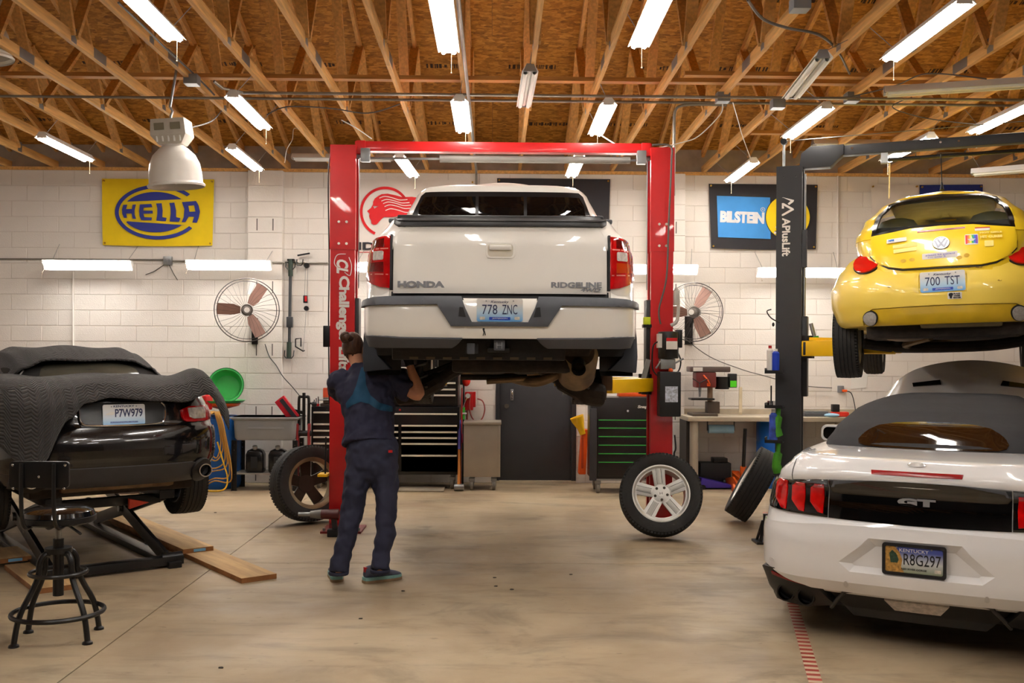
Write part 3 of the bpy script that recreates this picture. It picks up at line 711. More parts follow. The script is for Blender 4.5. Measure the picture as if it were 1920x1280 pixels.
# lettering on the left column
zt = at(640, 478, YC).z; zc = at(640, 517, YC).z; zl = at(640, 697, YC).z; xm = (cl+cl2)/2
LW = mat('decal_white', (238, 234, 228), .5, var=0)
text('Challenger Lifts', .1, LW, lf, frame((xm+.005, .003, (zc+zl)/2), (0,0,-1), (1,0,0)), fit=(zc-zl, .125), bold=.004, shear=.0, space=.95, ext=.004)
text('CL', .1, LW, lf, frame((xm, .003, (zt+zc)/2-.01), (0,0,-1), (1,0,0)), fit=(.13, .11), bold=.004, shear=.25, ext=.004)
MB().tube(spline([(xm-.02, .003, zt-.14), (xm-.075, .003, zt-.08), (xm-.05, .003, zt), (xm+.03, .003, zt+.01)]), .004, 5).build('logo_swoosh', LW, lf)
MB().tube(spline([(xm+.06, .003, zt-.02), (xm+.085, .003, zt-.1), (xm+.07, .003, zt-.19), (xm+.02, .003, zt-.16)]), .004, 5).build('logo_swoosh', LW, lf)
p = at(611, 630, YC); MB().bb((p.x-ox-.035, .05, p.z-.1), (p.x-ox+.03, .15, p.z+.1)).build('control_box', BLACKM, lf, bevel=.005)
MB().tube(spline([(cl-.01, .1, ZT-.05), (cl-.03, .08, ZT-.3), (cl-.018, .08, 2.6), (cl-.02, .08, 2.0), (cl-.01, .08, 1.2)]), .006).build('hydraulic_hose', BLACKP, lf)
# power unit on the right column
q = lambda px, py, y=-.05: V((at(px, py, YC).x-ox, y, at(px, py, YC).z))
MB().tube(spline([q(1222, 274), q(1255, 276), q(1257, 310), q(1252, 420), q(1248, 520), q(1234, 580), q(1237, 608)]), .009).build('power_cable', CORDM, lf)
MB().cyl(q(1250, 622, -.09), q(1250, 672, -.09), .095, n=20).build('motor', BLACKM, lf, bevel=.01)
MB().bb(q(1243, 640, -.196), q(1263, 655, -.18)).build('motor_label', mat('label_white', (225, 222, 215), .5), lf); MB().bb(q(1243, 634, -.196), q(1263, 640, -.181)).build('motor_label', REDP, lf)
MB().bb(q(1230, 626, -.16), q(1236, 652, -.03)).build('start_switch', mat('label_white', 0), lf); MB().bb(q(1264, 618, -.1), q(1276, 652, -.02)).build('capacitor_box', BLACKM, lf, bevel=.008)
MB().bb(q(1234, 672, -.14), q(1262, 692, -.02)).build('valve_block', STEEL, lf, bevel=.012)
MB().ball(q(1252, 694, -.16), .022).build('lowering_knob', mat('orange_plastic', (236, 90, 20), .4), lf)
for a, b in (((1236, 676), (1226, 690)), ((1262, 680), (1277, 672)), ((1240, 688), (1246, 660))): MB().cyl(q(*a, -.12), q(*b, -.12), .009).build('fitting', STEEL, lf)
MB().bb(q(1231, 696, -.19), q(1270, 779, -.02)).build('oil_tank', BLACKP, lf, bevel=.014)
MB().bb(q(1241, 723, -.192), q(1264, 752, -.18)).build('warning_label', mat('label_blue_white', (205, 212, 232), .5, var=.5, scale=50), lf)
MB().tube(spline([q(1266, 655, -.05), q(1274, 675, -.06), q(1270, 695, -.06), q(1255, 700, -.1)]), .007).build('hydraulic_hose', BLACKP, lf)
MB().tube(spline([q(1232, 640, -.1), q(1222, 650, -.08), q(1222, 690, -.05), q(1232, 705, -.06)]), .007).build('hydraulic_hose', BLACKP, lf)
MB().tube(spline([q(1256, 610, -.05), q(1268, 600, -.05), q(1270, 560, -.05), q(1266, 540, -.05)]), .016).build('flex_conduit', mat('flex_grey', (185, 182, 175), .5), lf)
MB().bb(q(1262, 545, -.07), q(1272, 572, 0)).build('switch_handle', mat('flex_grey', 0), lf, bevel=.006)
MB().tube(spline([q(1265, 815, 0), q(1267, 840, 0), q(1264, 850, 0), q(1269, 862, .05)]), .008).build('hydraulic_hose', BLACKP, lf)
MB().bb(q(1208, 594, .0), q(1220, 610, .08)).build('pad_holder', mat('hi_vis', (200, 215, 30), .5), lf, bevel=.005); MB().bb(q(1206, 608, .0), q(1222, 614, .08)).build('holder_tray', BLACKM, lf)
# swing arms
def arm(name, x0, y0, x1, y1, z, ext=.55):
    d = V((x1-x0, y1-y0, 0)); a = V((x0, y0, z)); b = a+d*ext; c = V((x1, y1, z))
    ar = MB().bar(a, b, .15, .125).build('swing_arm', YELP, lf, bevel=.008)
    MB().bar(a+d*.3, c, .11, .085).build('extension', YELP, ar, bevel=.006)
    MB().cyl(c+V((0,0,.03)), c+V((0,0,.13)), .06, n=18).build('lift_pad', BLACKP, ar); MB().cyl(c-V((0,0,.06)), c+V((0,0,.05)), .04, n=14).build('pad_socket', STEEL, ar)
    MB().cyl(a-V((0,0,.09)), a+V((0,0,.1)), .05, n=16).build('pivot_pin', BLACKM, ar)
ZA = at(1180, 727, 9.0).z
arm('swing_arm', cr-.03, .02, .55, -1.0, ZA+.02); arm('swing_arm', cr-.03, .2, .6, 1.1, ZA+.02)
arm('swing_arm', cl2+.03, .02, -.6, -1.0, ZA+.02); arm('swing_arm', cl2+.03, .2, -.6, 1.1, ZA+.02)
a = at(1206, 702, 9.2); MB().bar((a.x-ox, -.05, a.z-.1), (a.x-ox+.06, -.05, a.z+.14), .05, .04).build('arm_restraint', STEEL, lf)
p = at(608, 891, YC-.1); MB().bb((p.x-ox-.06, -.12, p.z-.012), (cl+.01, .05, p.z+.012)).build('lock_plate', YELP, lf, bevel=.003)
MB().cyl((cl-.02, -.06, p.z), (cl-.02, -.03, p.z+.35), .008).build('lock_rod', BLACKM, lf)
# ---------------------------------------------------------------- black two post lift on the right
ya = R(-22); p = at(1478, 670, 9.25)
bl = thing('two_post_lift', 'black two post car lift at right holding up the yellow car', 'car lift', (p.x, p.y, 0), ya)
CHAR = mat('charcoal_powder_coat', (42, 42, 44), .55, var=.05)
ZT2 = at(1480, 311, 9.25).z
def bcol(x, inner):
    w = .232; d = .26; tk = .012
    mb = MB().bb((x-w/2, 0, .02), (x+w/2, tk, ZT2)).bb((x-w/2, d-tk, .02), (x+w/2, d, ZT2))
    xo = x-w/2 if inner > 0 else x+w/2-tk
    mb.bb((xo, tk, .02), (xo+tk, d-tk, ZT2)); xi = x+w/2-tk if inner > 0 else x-w/2
    mb.bb((xi, tk, .02), (xi+tk, .07, ZT2)).bb((xi, d-.07, .02), (xi+tk, d-tk, ZT2)); mb.build('column', CHAR, bl)
    MB().bb((x-.2, -.06, 0), (x+.2, d+.1, .02)).build('base_plate', CHAR, bl)
    for s in (-1, 1): MB().cyl((x+s*.17, 0, .02), (x+s*.17, 0, .05), .014, n=6).build('anchor_bolt', STEEL, bl)
    for s in (-.05, .06): MB().cyl((x+s, -.008, ZT2-.1), (x+s, .002, ZT2-.1), .008, n=6).build('bolt', BLACKM, bl)
    MB().bb((x+inner*.06, .05, 1.3), (x+inner*.165, .21, 2.05)).build('carriage', BLACKM, bl, bevel=.004)
    MB().cyl((x+inner*.14, .03, 2.05), (x+inner*.14, .03, ZT2-.08), .012).build('lift_chain', STEEL, bl)
    MB().bb((x+inner*.12, .0, ZT2-.95), (x+inner*.16, .06, ZT2-.6)).build('cable_guide', BLACKM, bl)
SP = 3.35
bcol(0, 1); bcol(SP, -1)
zo = at(1500, 296, 9.25).z
mb = MB().add([(-.02,.08,zo-.09),(.26,.08,zo-.09),(.38,.08,zo+.02),(.38,.08,zo+.11),(.08,.08,zo+.11),(.0,.08,zo+.05)]+[(-.02,.2,zo-.09),(.26,.2,zo-.09),(.38,.2,zo+.02),(.38,.2,zo+.11),(.08,.2,zo+.11),(.0,.2,zo+.05)], [(0,1,2,3,4,5),(11,10,9,8,7,6)]+[(i,(i+1)%6,6+(i+1)%6,6+i) for i in range(6)])
mb.v = [(x+.1, y, z) for x, y, z in mb.v]; mb.build('beam_bracket', CHAR, bl, bevel=.004)
MB().bar((.4, .14, zo+.055), (SP-.1, .14, zo+.075), .1, .09).build('overhead_beam', CHAR, bl, bevel=.006)
for i, x in enumerate((.55, 1.3, 1.45)): MB().cyl((x, .085, zo+.07), (x, .09, zo+.07), .01, n=10).build('bolt', CHROME, bl)
MB().cyl((.85, .14, zo-.05), (SP-.2, .14, zo-.03), .018, n=10).build('shutoff_bar', BLACKM, bl); MB().bb((.8, .11, zo-.08), (.86, .17, zo+.03)).build('bar_hanger', STEEL, bl)
MB().cyl((-.06, .1, ZT2), (-.06, .1, ZT2+.26), .012).build('guide_post', STEEL, bl); MB().cyl((-.06, .07, ZT2+.25), (-.06, .13, ZT2+.25), .03, n=14).build('pulley', BLACKM, bl)
MB().cyl((-.03, .1, ZT2+.255), (SP, .1, ZT2+.3), .004, n=5).build('safety_cable', STEEL, bl)
z0 = at(1480, 408, 9.25).z; z1 = at(1480, 480, 9.25).z
text('APlusLift', .1, LW, bl, frame((-.025, -.002, (z0+z1)/2), (0,0,-1), (1,0,0)), fit=(z0-z1, .075), bold=.003)
zl0 = at(1480, 370, 9.25).z; zl1 = at(1480, 404, 9.25).z
g = lambda u, v, d: (-.065+.11*v, -d, lerp(zl0, zl1, u))
slab([[(0, 0), (.0, .12), (.2, .72), (.34, .48), (.42, .6), (.26, .95), (.16, 1.0), (-.02, .1)]], .0, .003, g).build('logo_peak', LW, bl)
slab([[(.3, 0), (.3, .15), (.62, .95), (.7, 1.0), (1.0, .12), (1.0, 0), (.92, 0), (.66, .72), (.44, .15), (.6, .18), (.6, 0)]], .0, .003, g).build('logo_peak', LW, bl)
def barm(x0, y0, x1, y1, z):
    a = V((x0, y0, z)); c = V((x1, y1, z)); d = c-a
    ar = MB().bar(a, a+d*.55, .14, .14).build('swing_arm', YELP, bl, bevel=.008)
    MB().bar(a+d*.35, c, .1, .09).build('extension', YELP, ar, bevel=.006); MB().bar(a+V((0,0,.09)), a+d*.5+V((0,0,.075)), .04, .03).build('arm_rib', YELP, ar)
    MB().cyl(a-V((0,0,.09)), a+V((0,0,.12)), .05, n=16).build('pivot_pin', BLACKM, ar); MB().bb(a-V((.03,.09,.06)), a+V((.03,-.05,.06))).build('arm_stop', BLACKP, ar, bevel=.006)
    MB().cyl(c+V((0,0,.02)), c+V((0,0,.12)), .055, n=18).build('lift_pad', BLACKP, ar)
ZB = at(1530, 653, 9.0).z
barm(.17, .0, .95, -.75, ZB); barm(.17, .2, .9, 1.0, ZB); barm(SP-.17, 0, SP-.95, -.75, ZB); barm(SP-.17, .2, SP-.9, 1.0, ZB)
MB().cyl((.2, .0, 1.98), (.27, .0, 1.72), .018).build('release_rod', STEEL, bl); MB().cyl((.245, -.01, 1.86), (.275, -.01, 1.75), .026).build('release_grip', mat('green_plastic', (60, 180, 50), .4), bl)
# little trays on the black column with cans
def tray(py, w=.11):
    p = at(1447, py, 9.1); t = thing('wall_mounted_tray', 'small black magnetic tray on the black column, %s' % {700: 'top one with the blue can', 765: 'middle one', 830: 'bottom one'}[py], 'tray', (p.x+.02, 9.15, p.z), ya, group='trays on the black column')
    MB().bb((-.06, -.09, 0), (.1, .07, .006)).build('shelf', BLACKM, t)
    for a, b in (((-.06, -.09, 0), (.1, -.085, .03)), ((-.06, -.09, 0), (-.055, .07, .05))): MB().bb(a, b).build('lip', BLACKM, t)
    return p
p = tray(705-5)
def can(name, lab, p, r, h, m, cap, yr=0):
    t = thing(name, lab, 'can', p); MB().lathe([(0, 0), (r, 0), (r, h*.82), (r*.5, h*.9), (r*.5, h*.9)], 18).build('body', m, t)
    MB().lathe([(r*.52, h*.86), (r*.52, h), (0, h)], 14).build('cap', cap, t)
BLUEP = mat('blue_plastic', (22, 62, 190), .4); 
can('spray_can', 'blue and white spray can on the black column tray', (p.x+.045, 9.13, p.z+.007), .033, .22, BLUEP, mat('label_white', 0))
can('spray_can', 'white bottle beside the blue can on the black column tray', (p.x+.0, 9.16, p.z+.007), .03, .25, mat('label_white', 0), REDP)
p = tray(765); t = thing('socket_tool', 'chrome socket with a thin upright bit on the middle tray', 'tool', (p.x, 9.12, p.z+.007))
MB().cyl((0,0,0), (0,0,.06), .035, n=14).build('body', CHROME, t); MB().cyl((0,0,.06), (0,0,.2), .007).build('bit', BLACKM, t)
p = tray(830); can('spray_bottle', 'blue and orange labelled bottle leaning on the lowest tray', (p.x+.02, 9.12, p.z+.007), .038, .3, mat('label_print', (60, 90, 190), .4, var=.7, scale=12), mat('label_white', 0))
for k, (a, b, lab) in enumerate(((1447, 1457, 'green glove hanging from the black column above the lowest tray'), (1447, 1460, 'green glove hanging from the black column below the lowest tray'))):
    py = (770, 838)[k]; p = at(1450, py, 9.12); tag(MB().tube(spline([(p.x+.05, 9.12, p.z+.05), (p.x+.04, 9.11, p.z-.06), (p.x+.03, 9.12, p.z-.16), (p.x+.05, 9.12, p.z-.24)]), [.02]*6+[.04]*7+[.045]*5+[.02], 10).build('wall_mounted_glove', mat('green_cloth', (70, 150, 30), .8, var=.4)), lab, 'glove', 'gloves on the black column')
# ---------------------------------------------------------------- shared car pieces
def plate_mat(name, c0, c1, c2):
    if name in MT: return MT[name]
    m = bpy.data.materials.new(name); MT[name] = m; m.use_nodes = True; N = m.node_tree.nodes; L = m.node_tree.links; b = N['Principled BSDF']
    tc = N.new('ShaderNodeTexCoord'); sp = N.new('ShaderNodeSeparateXYZ'); L.new(tc.outputs['Object'], sp.inputs[0])
    mr = N.new('ShaderNodeMapRange'); mr.inputs[1].default_value = -.076; mr.inputs[2].default_value = .076; L.new(sp.outputs['Y'], mr.inputs[0])
    r = N.new('ShaderNodeValToRGB'); L.new(mr.outputs[0], r.inputs[0]); e = r.color_ramp.elements
    e[0].color = (*srgb(c0), 1); e[1].color = (*srgb(c2), 1); e[1].position = .8; k = e.new(.4); k.color = (*srgb(c1), 1)
    L.new(r.outputs[0], b.inputs['Base Color']); b.inputs['Roughness'].default_value = .4
    return m
INKB = mat('plate_ink', (36, 44, 84), .5, var=0)
I4 = M.Identity(4)
def plate(parent, mx, num, style):
    pm = {'script': plate_mat('plate_blue_fade', (90, 160, 215), (186, 212, 228), (226, 222, 216)), 'caps': plate_mat('plate_sky_fade', (150, 200, 235), (215, 226, 236), (224, 222, 220)), 'gorge': plate_mat('plate_gorge', (120, 132, 96), (205, 208, 206), (70, 84, 160))}[style]
    out = rrect(.305, .152, .014); id3 = lambda u, v, d: (u, v, d)
    p = slab([out], -.003, 0, id3).build('license_plate', pm, parent); p.matrix_local = mx
    tx = lambda s, x, y, w, h, m=INKB, **k: text(s, .05, m, p, M.Translation((x, y, .001)), fit=(w, h), **k)
    for sx in (-.09, .09): MB().cyl((sx, .06 if style != 'gorge' else .066, .0), (sx, .06 if style != 'gorge' else .066, .004), .005, n=8).build('screw', STEEL, p)
    if style == 'script':
        tx('Kentucky', 0, .052, .12, .022, shear=.3); tx(num[:3], -.066, .004, .1, .064, bold=.0); tx(num[4:], .066, .004, .1, .064)
        slab([rrect(.14, .02, .004, cy=-.056)], 0, .001, id3).build('county_strip', mat('plate_blue', (28, 66, 176), .4), p)
        tx('JEFFERSON', 0, -.056, .1, .011, mat('label_white', 0))
        for sx in (-1, 1): slab([rrect(.034, .02, .002, cx=sx*.115, cy=-.054)], 0, .001, id3).build('sticker', mat('sticker_pale', (214, 205, 190), .5, var=.3, scale=60), p)
    elif style == 'caps':
        tx('KENTUCKY', .0, .062, .15, .016, bold=.001); tx(num, .035, .012, .2, .062, bold=.001)
        slab([[(-.14, .0), (-.12, .012), (-.1, .022), (-.08, .026), (-.065, .012), (-.08, -.002)]], 0, .001, id3).build('state_outline', mat('label_white', 0), p)
        slab([rrect(.2, .012, .002, cy=-.056)], 0, .001, id3).build('county_strip', mat('plate_blue_pale', (120, 140, 190), .4, var=.5, scale=120), p)
    else:
        slab([rrect(.33, .176, .016), rrect(.296, .142, .01)], -.002, .006, id3).build('plate_frame', BLACKP, p)
        slab([[(-.148, .07), (-.1, .07), (-.075, .04), (-.06, .0), (-.066, -.04), (-.05, -.07), (-.148, -.07)], [(-.128, .03), (-.112, .05), (-.09, .03), (-.078, 0), (-.085, -.02), (-.12, -.02)]], 0, .0012, id3).build('rock_arch_print', mat('rock_print', (186, 140, 66), .5, var=.5, scale=60), p)
        slab([[(-.128, .03), (-.112, .05), (-.09, .03), (-.078, 0), (-.085, -.02), (-.12, -.02)]], 0, .001, id3).build('arch_hole_print', mat('forest_print', (40, 70, 50), .5, var=.6, scale=60), p)
        tx('KENTUCKY', .0, .052, .15, .018, mat('label_white', 0)); tx(num, .042, .004, .19, .062, mat('ink_black', (12, 12, 14), .5)); tx('RED RIVER GORGE', .0, -.05, .13, .01, mat('ink_black', 0)); slab([rrect(.034, .018, .002, cx=.122, cy=-.05)], 0, .001, id3).build('sticker', mat('sticker_pale', 0), p)
    return p
def tyre_prof(Rt, Wd, Rr, grooves=4, gd=.008):
    h = Wd/2; P = [(Rr-.012, -h*.80), (Rr+.004, -h*.86), (Rr+.02, -h*.93), (lerp(Rr, Rt, .5), -h*1.0), (lerp(Rr, Rt, .8), -h*.97), (Rt-.02, -h*.9), (Rt-.007, -h*.8)]
    n = grooves; w = 1.5*h/(n+1)
    x = -h*.75
    for i in range(n+1):
        P.append((Rt-.003*abs(i-n/2)/(n/2), x))
        e = x+w-.008
        P.append((Rt-.003*abs(i-n/2)/(n/2), e))
        if i < n: P += [(Rt-gd, e+.001), (Rt-gd, e+.007)]
        x += w
    P += [(Rt-.007, h*.8), (Rt-.02, h*.9), (lerp(Rr, Rt, .8), h*.97), (lerp(Rr, Rt, .5), h*1.0), (Rr+.02, h*.93), (Rr+.004, h*.86), (Rr-.012, h*.80)]
    return P
def wheel(name, Rt, Wd, Rr, parent=None, mx=None, label=None, cat='wheel', group=None, rimm=None, spokes=5, style='split', as_part=False, back=True, sipes=72):
    """wheel about local Z (outer face +Z)"""
    rimm = rimm or mat('alloy_silver', (214, 212, 206), .32, .35, var=.05)
    t = thing(name, label, cat, group=group)
    if as_part: t.parent = parent
    t.matrix_local = mx
    h = Wd/2
    ty = MB().lathe(tyre_prof(Rt, Wd, Rr), 64)
    o = ty.build('tyre', RUBBER, t, ang=25)
    if sipes:                                  # shoulder blocks
        mb = MB()
        for k in range(sipes):
            a = 2*PI*k/sipes
            for s in (-1, 1):
                mm = M.Rotation(a, 4, 'Z'); mb.box((Rt-.017, 0, s*h*.84), (.024, 2*PI*Rt/sipes*.62, h*.2), mm)
        q = mb.build('shoulder_tread', RUBBER, o); q['kind'] = 'stuff'
    MB().lathe([(Rr+.012, h*.84), (Rr+.006, h*.86), (Rr-.012, h*.80), (Rr-.022, h*.6), (Rr-.035, h*.2), (Rr-.04, -h*.6), (Rr-.012, -h*.82), (Rr+.008, -h*.86)], 48).build('rim_barrel', rimm if style != 'dark' else mat('brake_dusted_alloy', (150, 132, 104), .45, .6, var=.3), t)
    zf = h*.76
    if style != 'dark':
        MB().lathe([(Rr-.036, zf-.02), (Rr-.034, zf), (Rr-.004, zf+.004), (Rr+.0, zf-.02)], 56).build('rim_face', rimm, t)
        MB().lathe([(Rr+.014, h*.83), (Rr+.012, h*.87), (Rr-.004, h*.88), (Rr-.02, h*.8), (Rr-.032, h*.62), (Rr-.034, h*.5)], 56).build('rim_lip', rimm, t)
    for k in range(spokes):
        a = 2*PI*k/spokes+PI/2
        w0, w1 = (.05, .06)
        out = [(.06, -w0), (Rr-.02, -w1), (Rr-.01, -w1*1.25), (Rr-.006, w1*1.25), (Rr-.02, w1), (.06, w0)]
        sp = slab([out], zf-.03, zf, lambda u, v, d: tuple(M.Rotation(a, 3, 'Z') @ V((u, v, d)))).build('spoke', rimm, t, bevel=.006)
        if style == 'split':
            slab([rrect(Rr*.52, .036, .006, cx=Rr*.62)], zf-.006, zf+.0015, lambda u, v, d: tuple(M.Rotation(a, 3, 'Z') @ V((u, v, d)))).build('spoke_inset', mat('alloy_inset', (176, 172, 164), .4, .6), sp, bevel=.003)
            for s in (-1, 1): slab([rrect(Rr*.55, .004, .002, cx=Rr*.62, cy=s*.023)], zf-.004, zf+.0018, lambda u, v, d: tuple(M.Rotation(a, 3, 'Z') @ V((u, v, d)))).build('spoke_groove', mat('alloy_shadow', (70, 66, 60), .6, .3), sp)
    MB().lathe([(0, zf+.004), (.045, zf+.004), (.08, zf), (.085, zf-.035), (0, zf-.035)], 40).build('hub', rimm, t)
    for k in range(5):
        a = 2*PI*k/5+PI/2+PI/5; c = (.058*math.cos(a), .058*math.sin(a))
        MB().cyl((*c, zf-.005), (*c, zf+.0055), .0125, n=12).build('lug_hole', mat('lug_dark', (60, 50, 36), .5, .3), t)
    cp = MB().cyl((0, 0, zf), (0, 0, zf+.008), .032, n=24).build('centre_cap', rimm, t)
    if style == 'split': text('H', .04, mat('alloy_shadow', 0), cp, M.Translation((0, 0, zf+.0085)), fit=(.026, .022))
    return t
CARW = mat('white_car_paint', (244, 240, 231), .28, var=0, coat=.8)
RLENS = mat('red_lens', (190, 8, 14), .12, var=.25, scale=18, coat=.6)
CLENS = mat('clear_lens', (215, 205, 198), .12, var=.3, scale=40, coat=.5)
TRIMG = mat('grey_trim_plastic', (74, 76, 82), .55, var=.06)
BCHR = mat('badge_chrome', (190, 190, 194), .25, .6, var=0)
DIRTM = mat('rusty_underbody', (44, 34, 26), .75, .1, var=.5, scale=14, bump=.4)
RUSTP = mat('exhaust_metal', (128, 106, 80), .5, .6, var=.4, scale=9)
# ---------------------------------------------------------------- white pickup on the red lift
D0 = 6.6; c0 = at(937, 600, D0); ZG = 1.30
tk = thing('pickup_truck', 'white pickup truck raised on the red lift, seen from behind', 'truck', (c0.x, D0, ZG), R(-.6))
k0 = D0/FPX; tx_ = lambda px: (px-937)*k0; tz_ = lambda py: CAMZ-ZG+(670-py)*k0
Q = lambda *p: [(tx_(a), tz_(b)) for a, b in p]
S = Shell([(0,0),(.45,.008),(.72,.03),(.80,.06),(.86,.115),(.905,.22),(.945,.42),(.972,.7),(.985,1.0),(.985,1.6),(.965,2.2),(.965,4.2),(.93,4.75),(.75,5.1),(.4,5.22),(0,5.25)],
          [(.3,.975),(.55,1),(.9,1),(1.04,.985),(1.14,.955),(1.3,.835)],
          [(.3,.13),(.42,.07),(.5,.0),(.70,.0),(.735,.02),(.76,.07),(1.12,.085),(1.235,.11),(1.33,.13)], decay=1.0)
mx_at = lambda x, z, off=.002: frame(S.at(S.sx(x, z), z, off), (1,0,0), (0,0,1))
sl = S.sx(.735, 1.0)
for sg in (1, -1):
    arch = [(1.28+.44*math.cos(a), .30+.44*math.sin(a)) for a in [PI*k/14 for k in range(15)]]
    sd = lambda y: next(s for s, c in zip(S.s, S.c) if c[1] >= y)
    far = sd(4.3)
    out = [(sg*sl, 1.29), (sg*sl, .735), (sg*(sl+.12), .73), (sg*sd(.75), .69), (sg*sd(.84), .42)]
    out += [(sg*sd(q[0]), max(.36, q[1])) for q in reversed(arch)]
    out += [(sg*sd(1.75), .36), (sg*far, .36), (sg*far, 1.10), (sg*sd(3.4), 1.16), (sg*sd(1.6), 1.29)]
    S.panel('bed_side', out, CARW, tk, st=True, step=.06)
tg = S.panel('tailgate', Q((733.5,420),(733.5,549),(1140.5,549),(1140.5,420)), CARW, tk, off=.0, thick=.05, bevel=.006)
b = S.panel('handle_bezel', [(x*.1+0, z) for x, z in []] or [(u+tx_(937.5), v+tz_(466)) for u, v in rrect(.2, .115, .03)], CARW, tg, off=.006, thick=.012, holes=[[(u+tx_(937.5), v+tz_(467)) for u, v in rrect(.168, .085, .022)]], step=.03, bevel=.003)
S.panel('handle_recess', [(u+tx_(937.5), v+tz_(467)) for u, v in rrect(.17, .088, .022)], mat('recess_shade', (226, 218, 200), .35, coat=.5), tg, off=.003, thick=.006, step=.03)  # shade of the handle recess put into the colour, a duller body white
q = S.at(0, tz_(462), .012); MB().bb((tx_(937.5)-.075, q.y-.012, tz_(462)-.017), (tx_(937.5)+.075, q.y+.012, tz_(462)+.02)).build('handle', CARW, tg, bevel=.01)
fx_ = lambda s, a, b, c, d, m=BCHR, **k: text(s, .1, m, tg, mx_at(tx_((a+b)/2), tz_((c+d)/2), .004), fit=((b-a)*k0, (d-c)*k0), ext=.004, **k)
fx_('HONDA', 743, 832, 526, 538.5, bold=.006); fx_('RIDGELINE', 1034, 1130, 526.5, 537.5, bold=.004); fx_('4WD', 1090, 1128, 537.5, 544.5, shear=.2, bold=.004)
S.panel('tailgate_cap', Q((735,402),(735,417),(742,421),(1133,421),(1139,417),(1139,402)), mat('cap_plastic', (34, 32, 32), .35), tk, off=.02, thick=.09, bevel=.006)
S.panel('tailgate_spoiler', Q((738,408),(745,413),(1129,413),(1136,408)), mat('trim_satin', (70, 68, 68), .3), tk, off=.034, thick=.03, bevel=.004)
mb = MB().bb((-.70, .16, 1.285), (.70, 1.62, 1.315)); mb.build('bed_cover', BLACKP, tk, bevel=.01)
for sg in (1, -1):
    c = [S.at(sg*S.sx(.735, 1.29), 1.29), S.at(sg*S.sx(.775, 1.29), 1.29)]
    MB().bar(c[0]+V((sg*.015, .04, .004)), V((sg*.77, 1.6, 1.31)), .05, .03).build('bed_rail_cap', TRIMG, tk, bevel=.01)
    ln = [(sg*x, z) for x, z in ((.740,1.165),(.740,.812),(.80,.82),(.86,.842),(.918,.875),(.925,1.0),(.912,1.12),(.89,1.158))]
    lp = S.panel('tail_lamp', ln, RLENS, tk, off=.012, thick=.05, step=.035, bevel=.006)
    S.panel('lamp_surround', [(sg*.727, 1.175), (sg*.727, .80), (sg*.742, .80), (sg*.742, 1.175)], BLACKP, lp, off=.008, thick=.04)
    S.panel('reverse_lens', [(sg*(.82+u), 1.035+v) for u, v in rrect(.075, .06, .01)], CLENS, lp, off=.0145, thick=.01, step=.03)
    S.panel('lens_band', [(sg*.75, 1.075), (sg*.91, 1.075), (sg*.91, 1.083), (sg*.75, 1.083)], mat('lens_line', (232, 140, 130), .15), lp, off=.0135, thick=.004)
    S.panel('lens_band', [(sg*.75, .90), (sg*.91, .91), (sg*.91, .917), (sg*.75, .907)], mat('lens_line', 0), lp, off=.0135, thick=.004)
    S.panel('lens_cell', [(sg*.78, 1.09), (sg*.895, 1.09), (sg*.895, 1.14), (sg*.78, 1.15)], mat('red_lens_dark', (112, 6, 12), .12, var=.3, scale=30, coat=.6), lp, off=.0138, thick=.006, step=.03)
    S.panel('lens_cell', [(sg*.78, .92), (sg*.89, .93), (sg*.895, .99), (sg*.78, .99)], mat('red_lens_dark' if sg < 0 else 'amber_lens', (196, 60, 10), .12, coat=.6), lp, off=.0138, thick=.006, step=.03)
S.panel('gap_filler', Q((728,545),(728,562),(1146,562),(1146,545)), BLACKP, tk, off=-.03, thick=.03)
# bumper
zb1, zb2 = tz_(567), tz_(633)
be = sd(.78)
bo = [(-be, zb1+.01), (-be, zb2+.05), (-sd(.5), zb2+.005), (-S.sx(.3, .5), zb2), (S.sx(.3, .5), zb2), (sd(.5), zb2+.005), (be, zb2+.05), (be, zb1+.01)]
bm_ = S.panel('rear_bumper', bo, CARW, tk, st=True, step=.05, thick=.03, off=.012, bevel=.004)
gp = [(-.946,tz_(562)),(-.946,tz_(573))]+Q((820,572),(846,612),(1027,612),(1053,573))+[(.946,tz_(574)),(.946,tz_(563))]+Q((1010,562),(990,604),(885,604),(865,562))
S.panel('step_pad', gp, TRIMG, bm_, off=.034, thick=.04, bevel=.008, step=.04)
for sg in (1, -1): S.panel('step_recess', [(tx_(937)+sg*(x-937)*k0, tz_(z)) for x, z in ((1000,595),(1005,577),(1012,576),(1014,594))], BLACKP, bm_, off=.036, thick=.004)
S.panel('plate_recess', Q((868,560),(888,604),(987,604),(1007,560)), CARW, bm_, off=.004, thick=.01)
for sg in (1, -1):
    vx = [(.245, 632), (.66, 631), (.905, 628), (.875, 650), (.8, 652), (.32, 652)]
    S.panel('bumper_valance', [(sg*x, tz_(y)) for x, y in vx], TRIMG, bm_, off=.024, thick=.06, bevel=.006)
pl = plate(tk, mx_at(0, tz_(581.5), .016), '778 ZNC', 'script')
slab([[(-.01,-.03),(-.004,-.012),(-.008,0),(-.011,.012),(-.003,.018),(.004,.014),(.002,.004),(.006,-.008),(.011,-.026),(.006,-.03),(.0,-.01),(-.004,-.03)]], 0, .001, lambda u, v, d: tuple(S.at(S.sx(tx_(908)+u, tz_(620)+v), tz_(620)+v, .0125+d))).build('paint_chip', BLACKP, bm_)
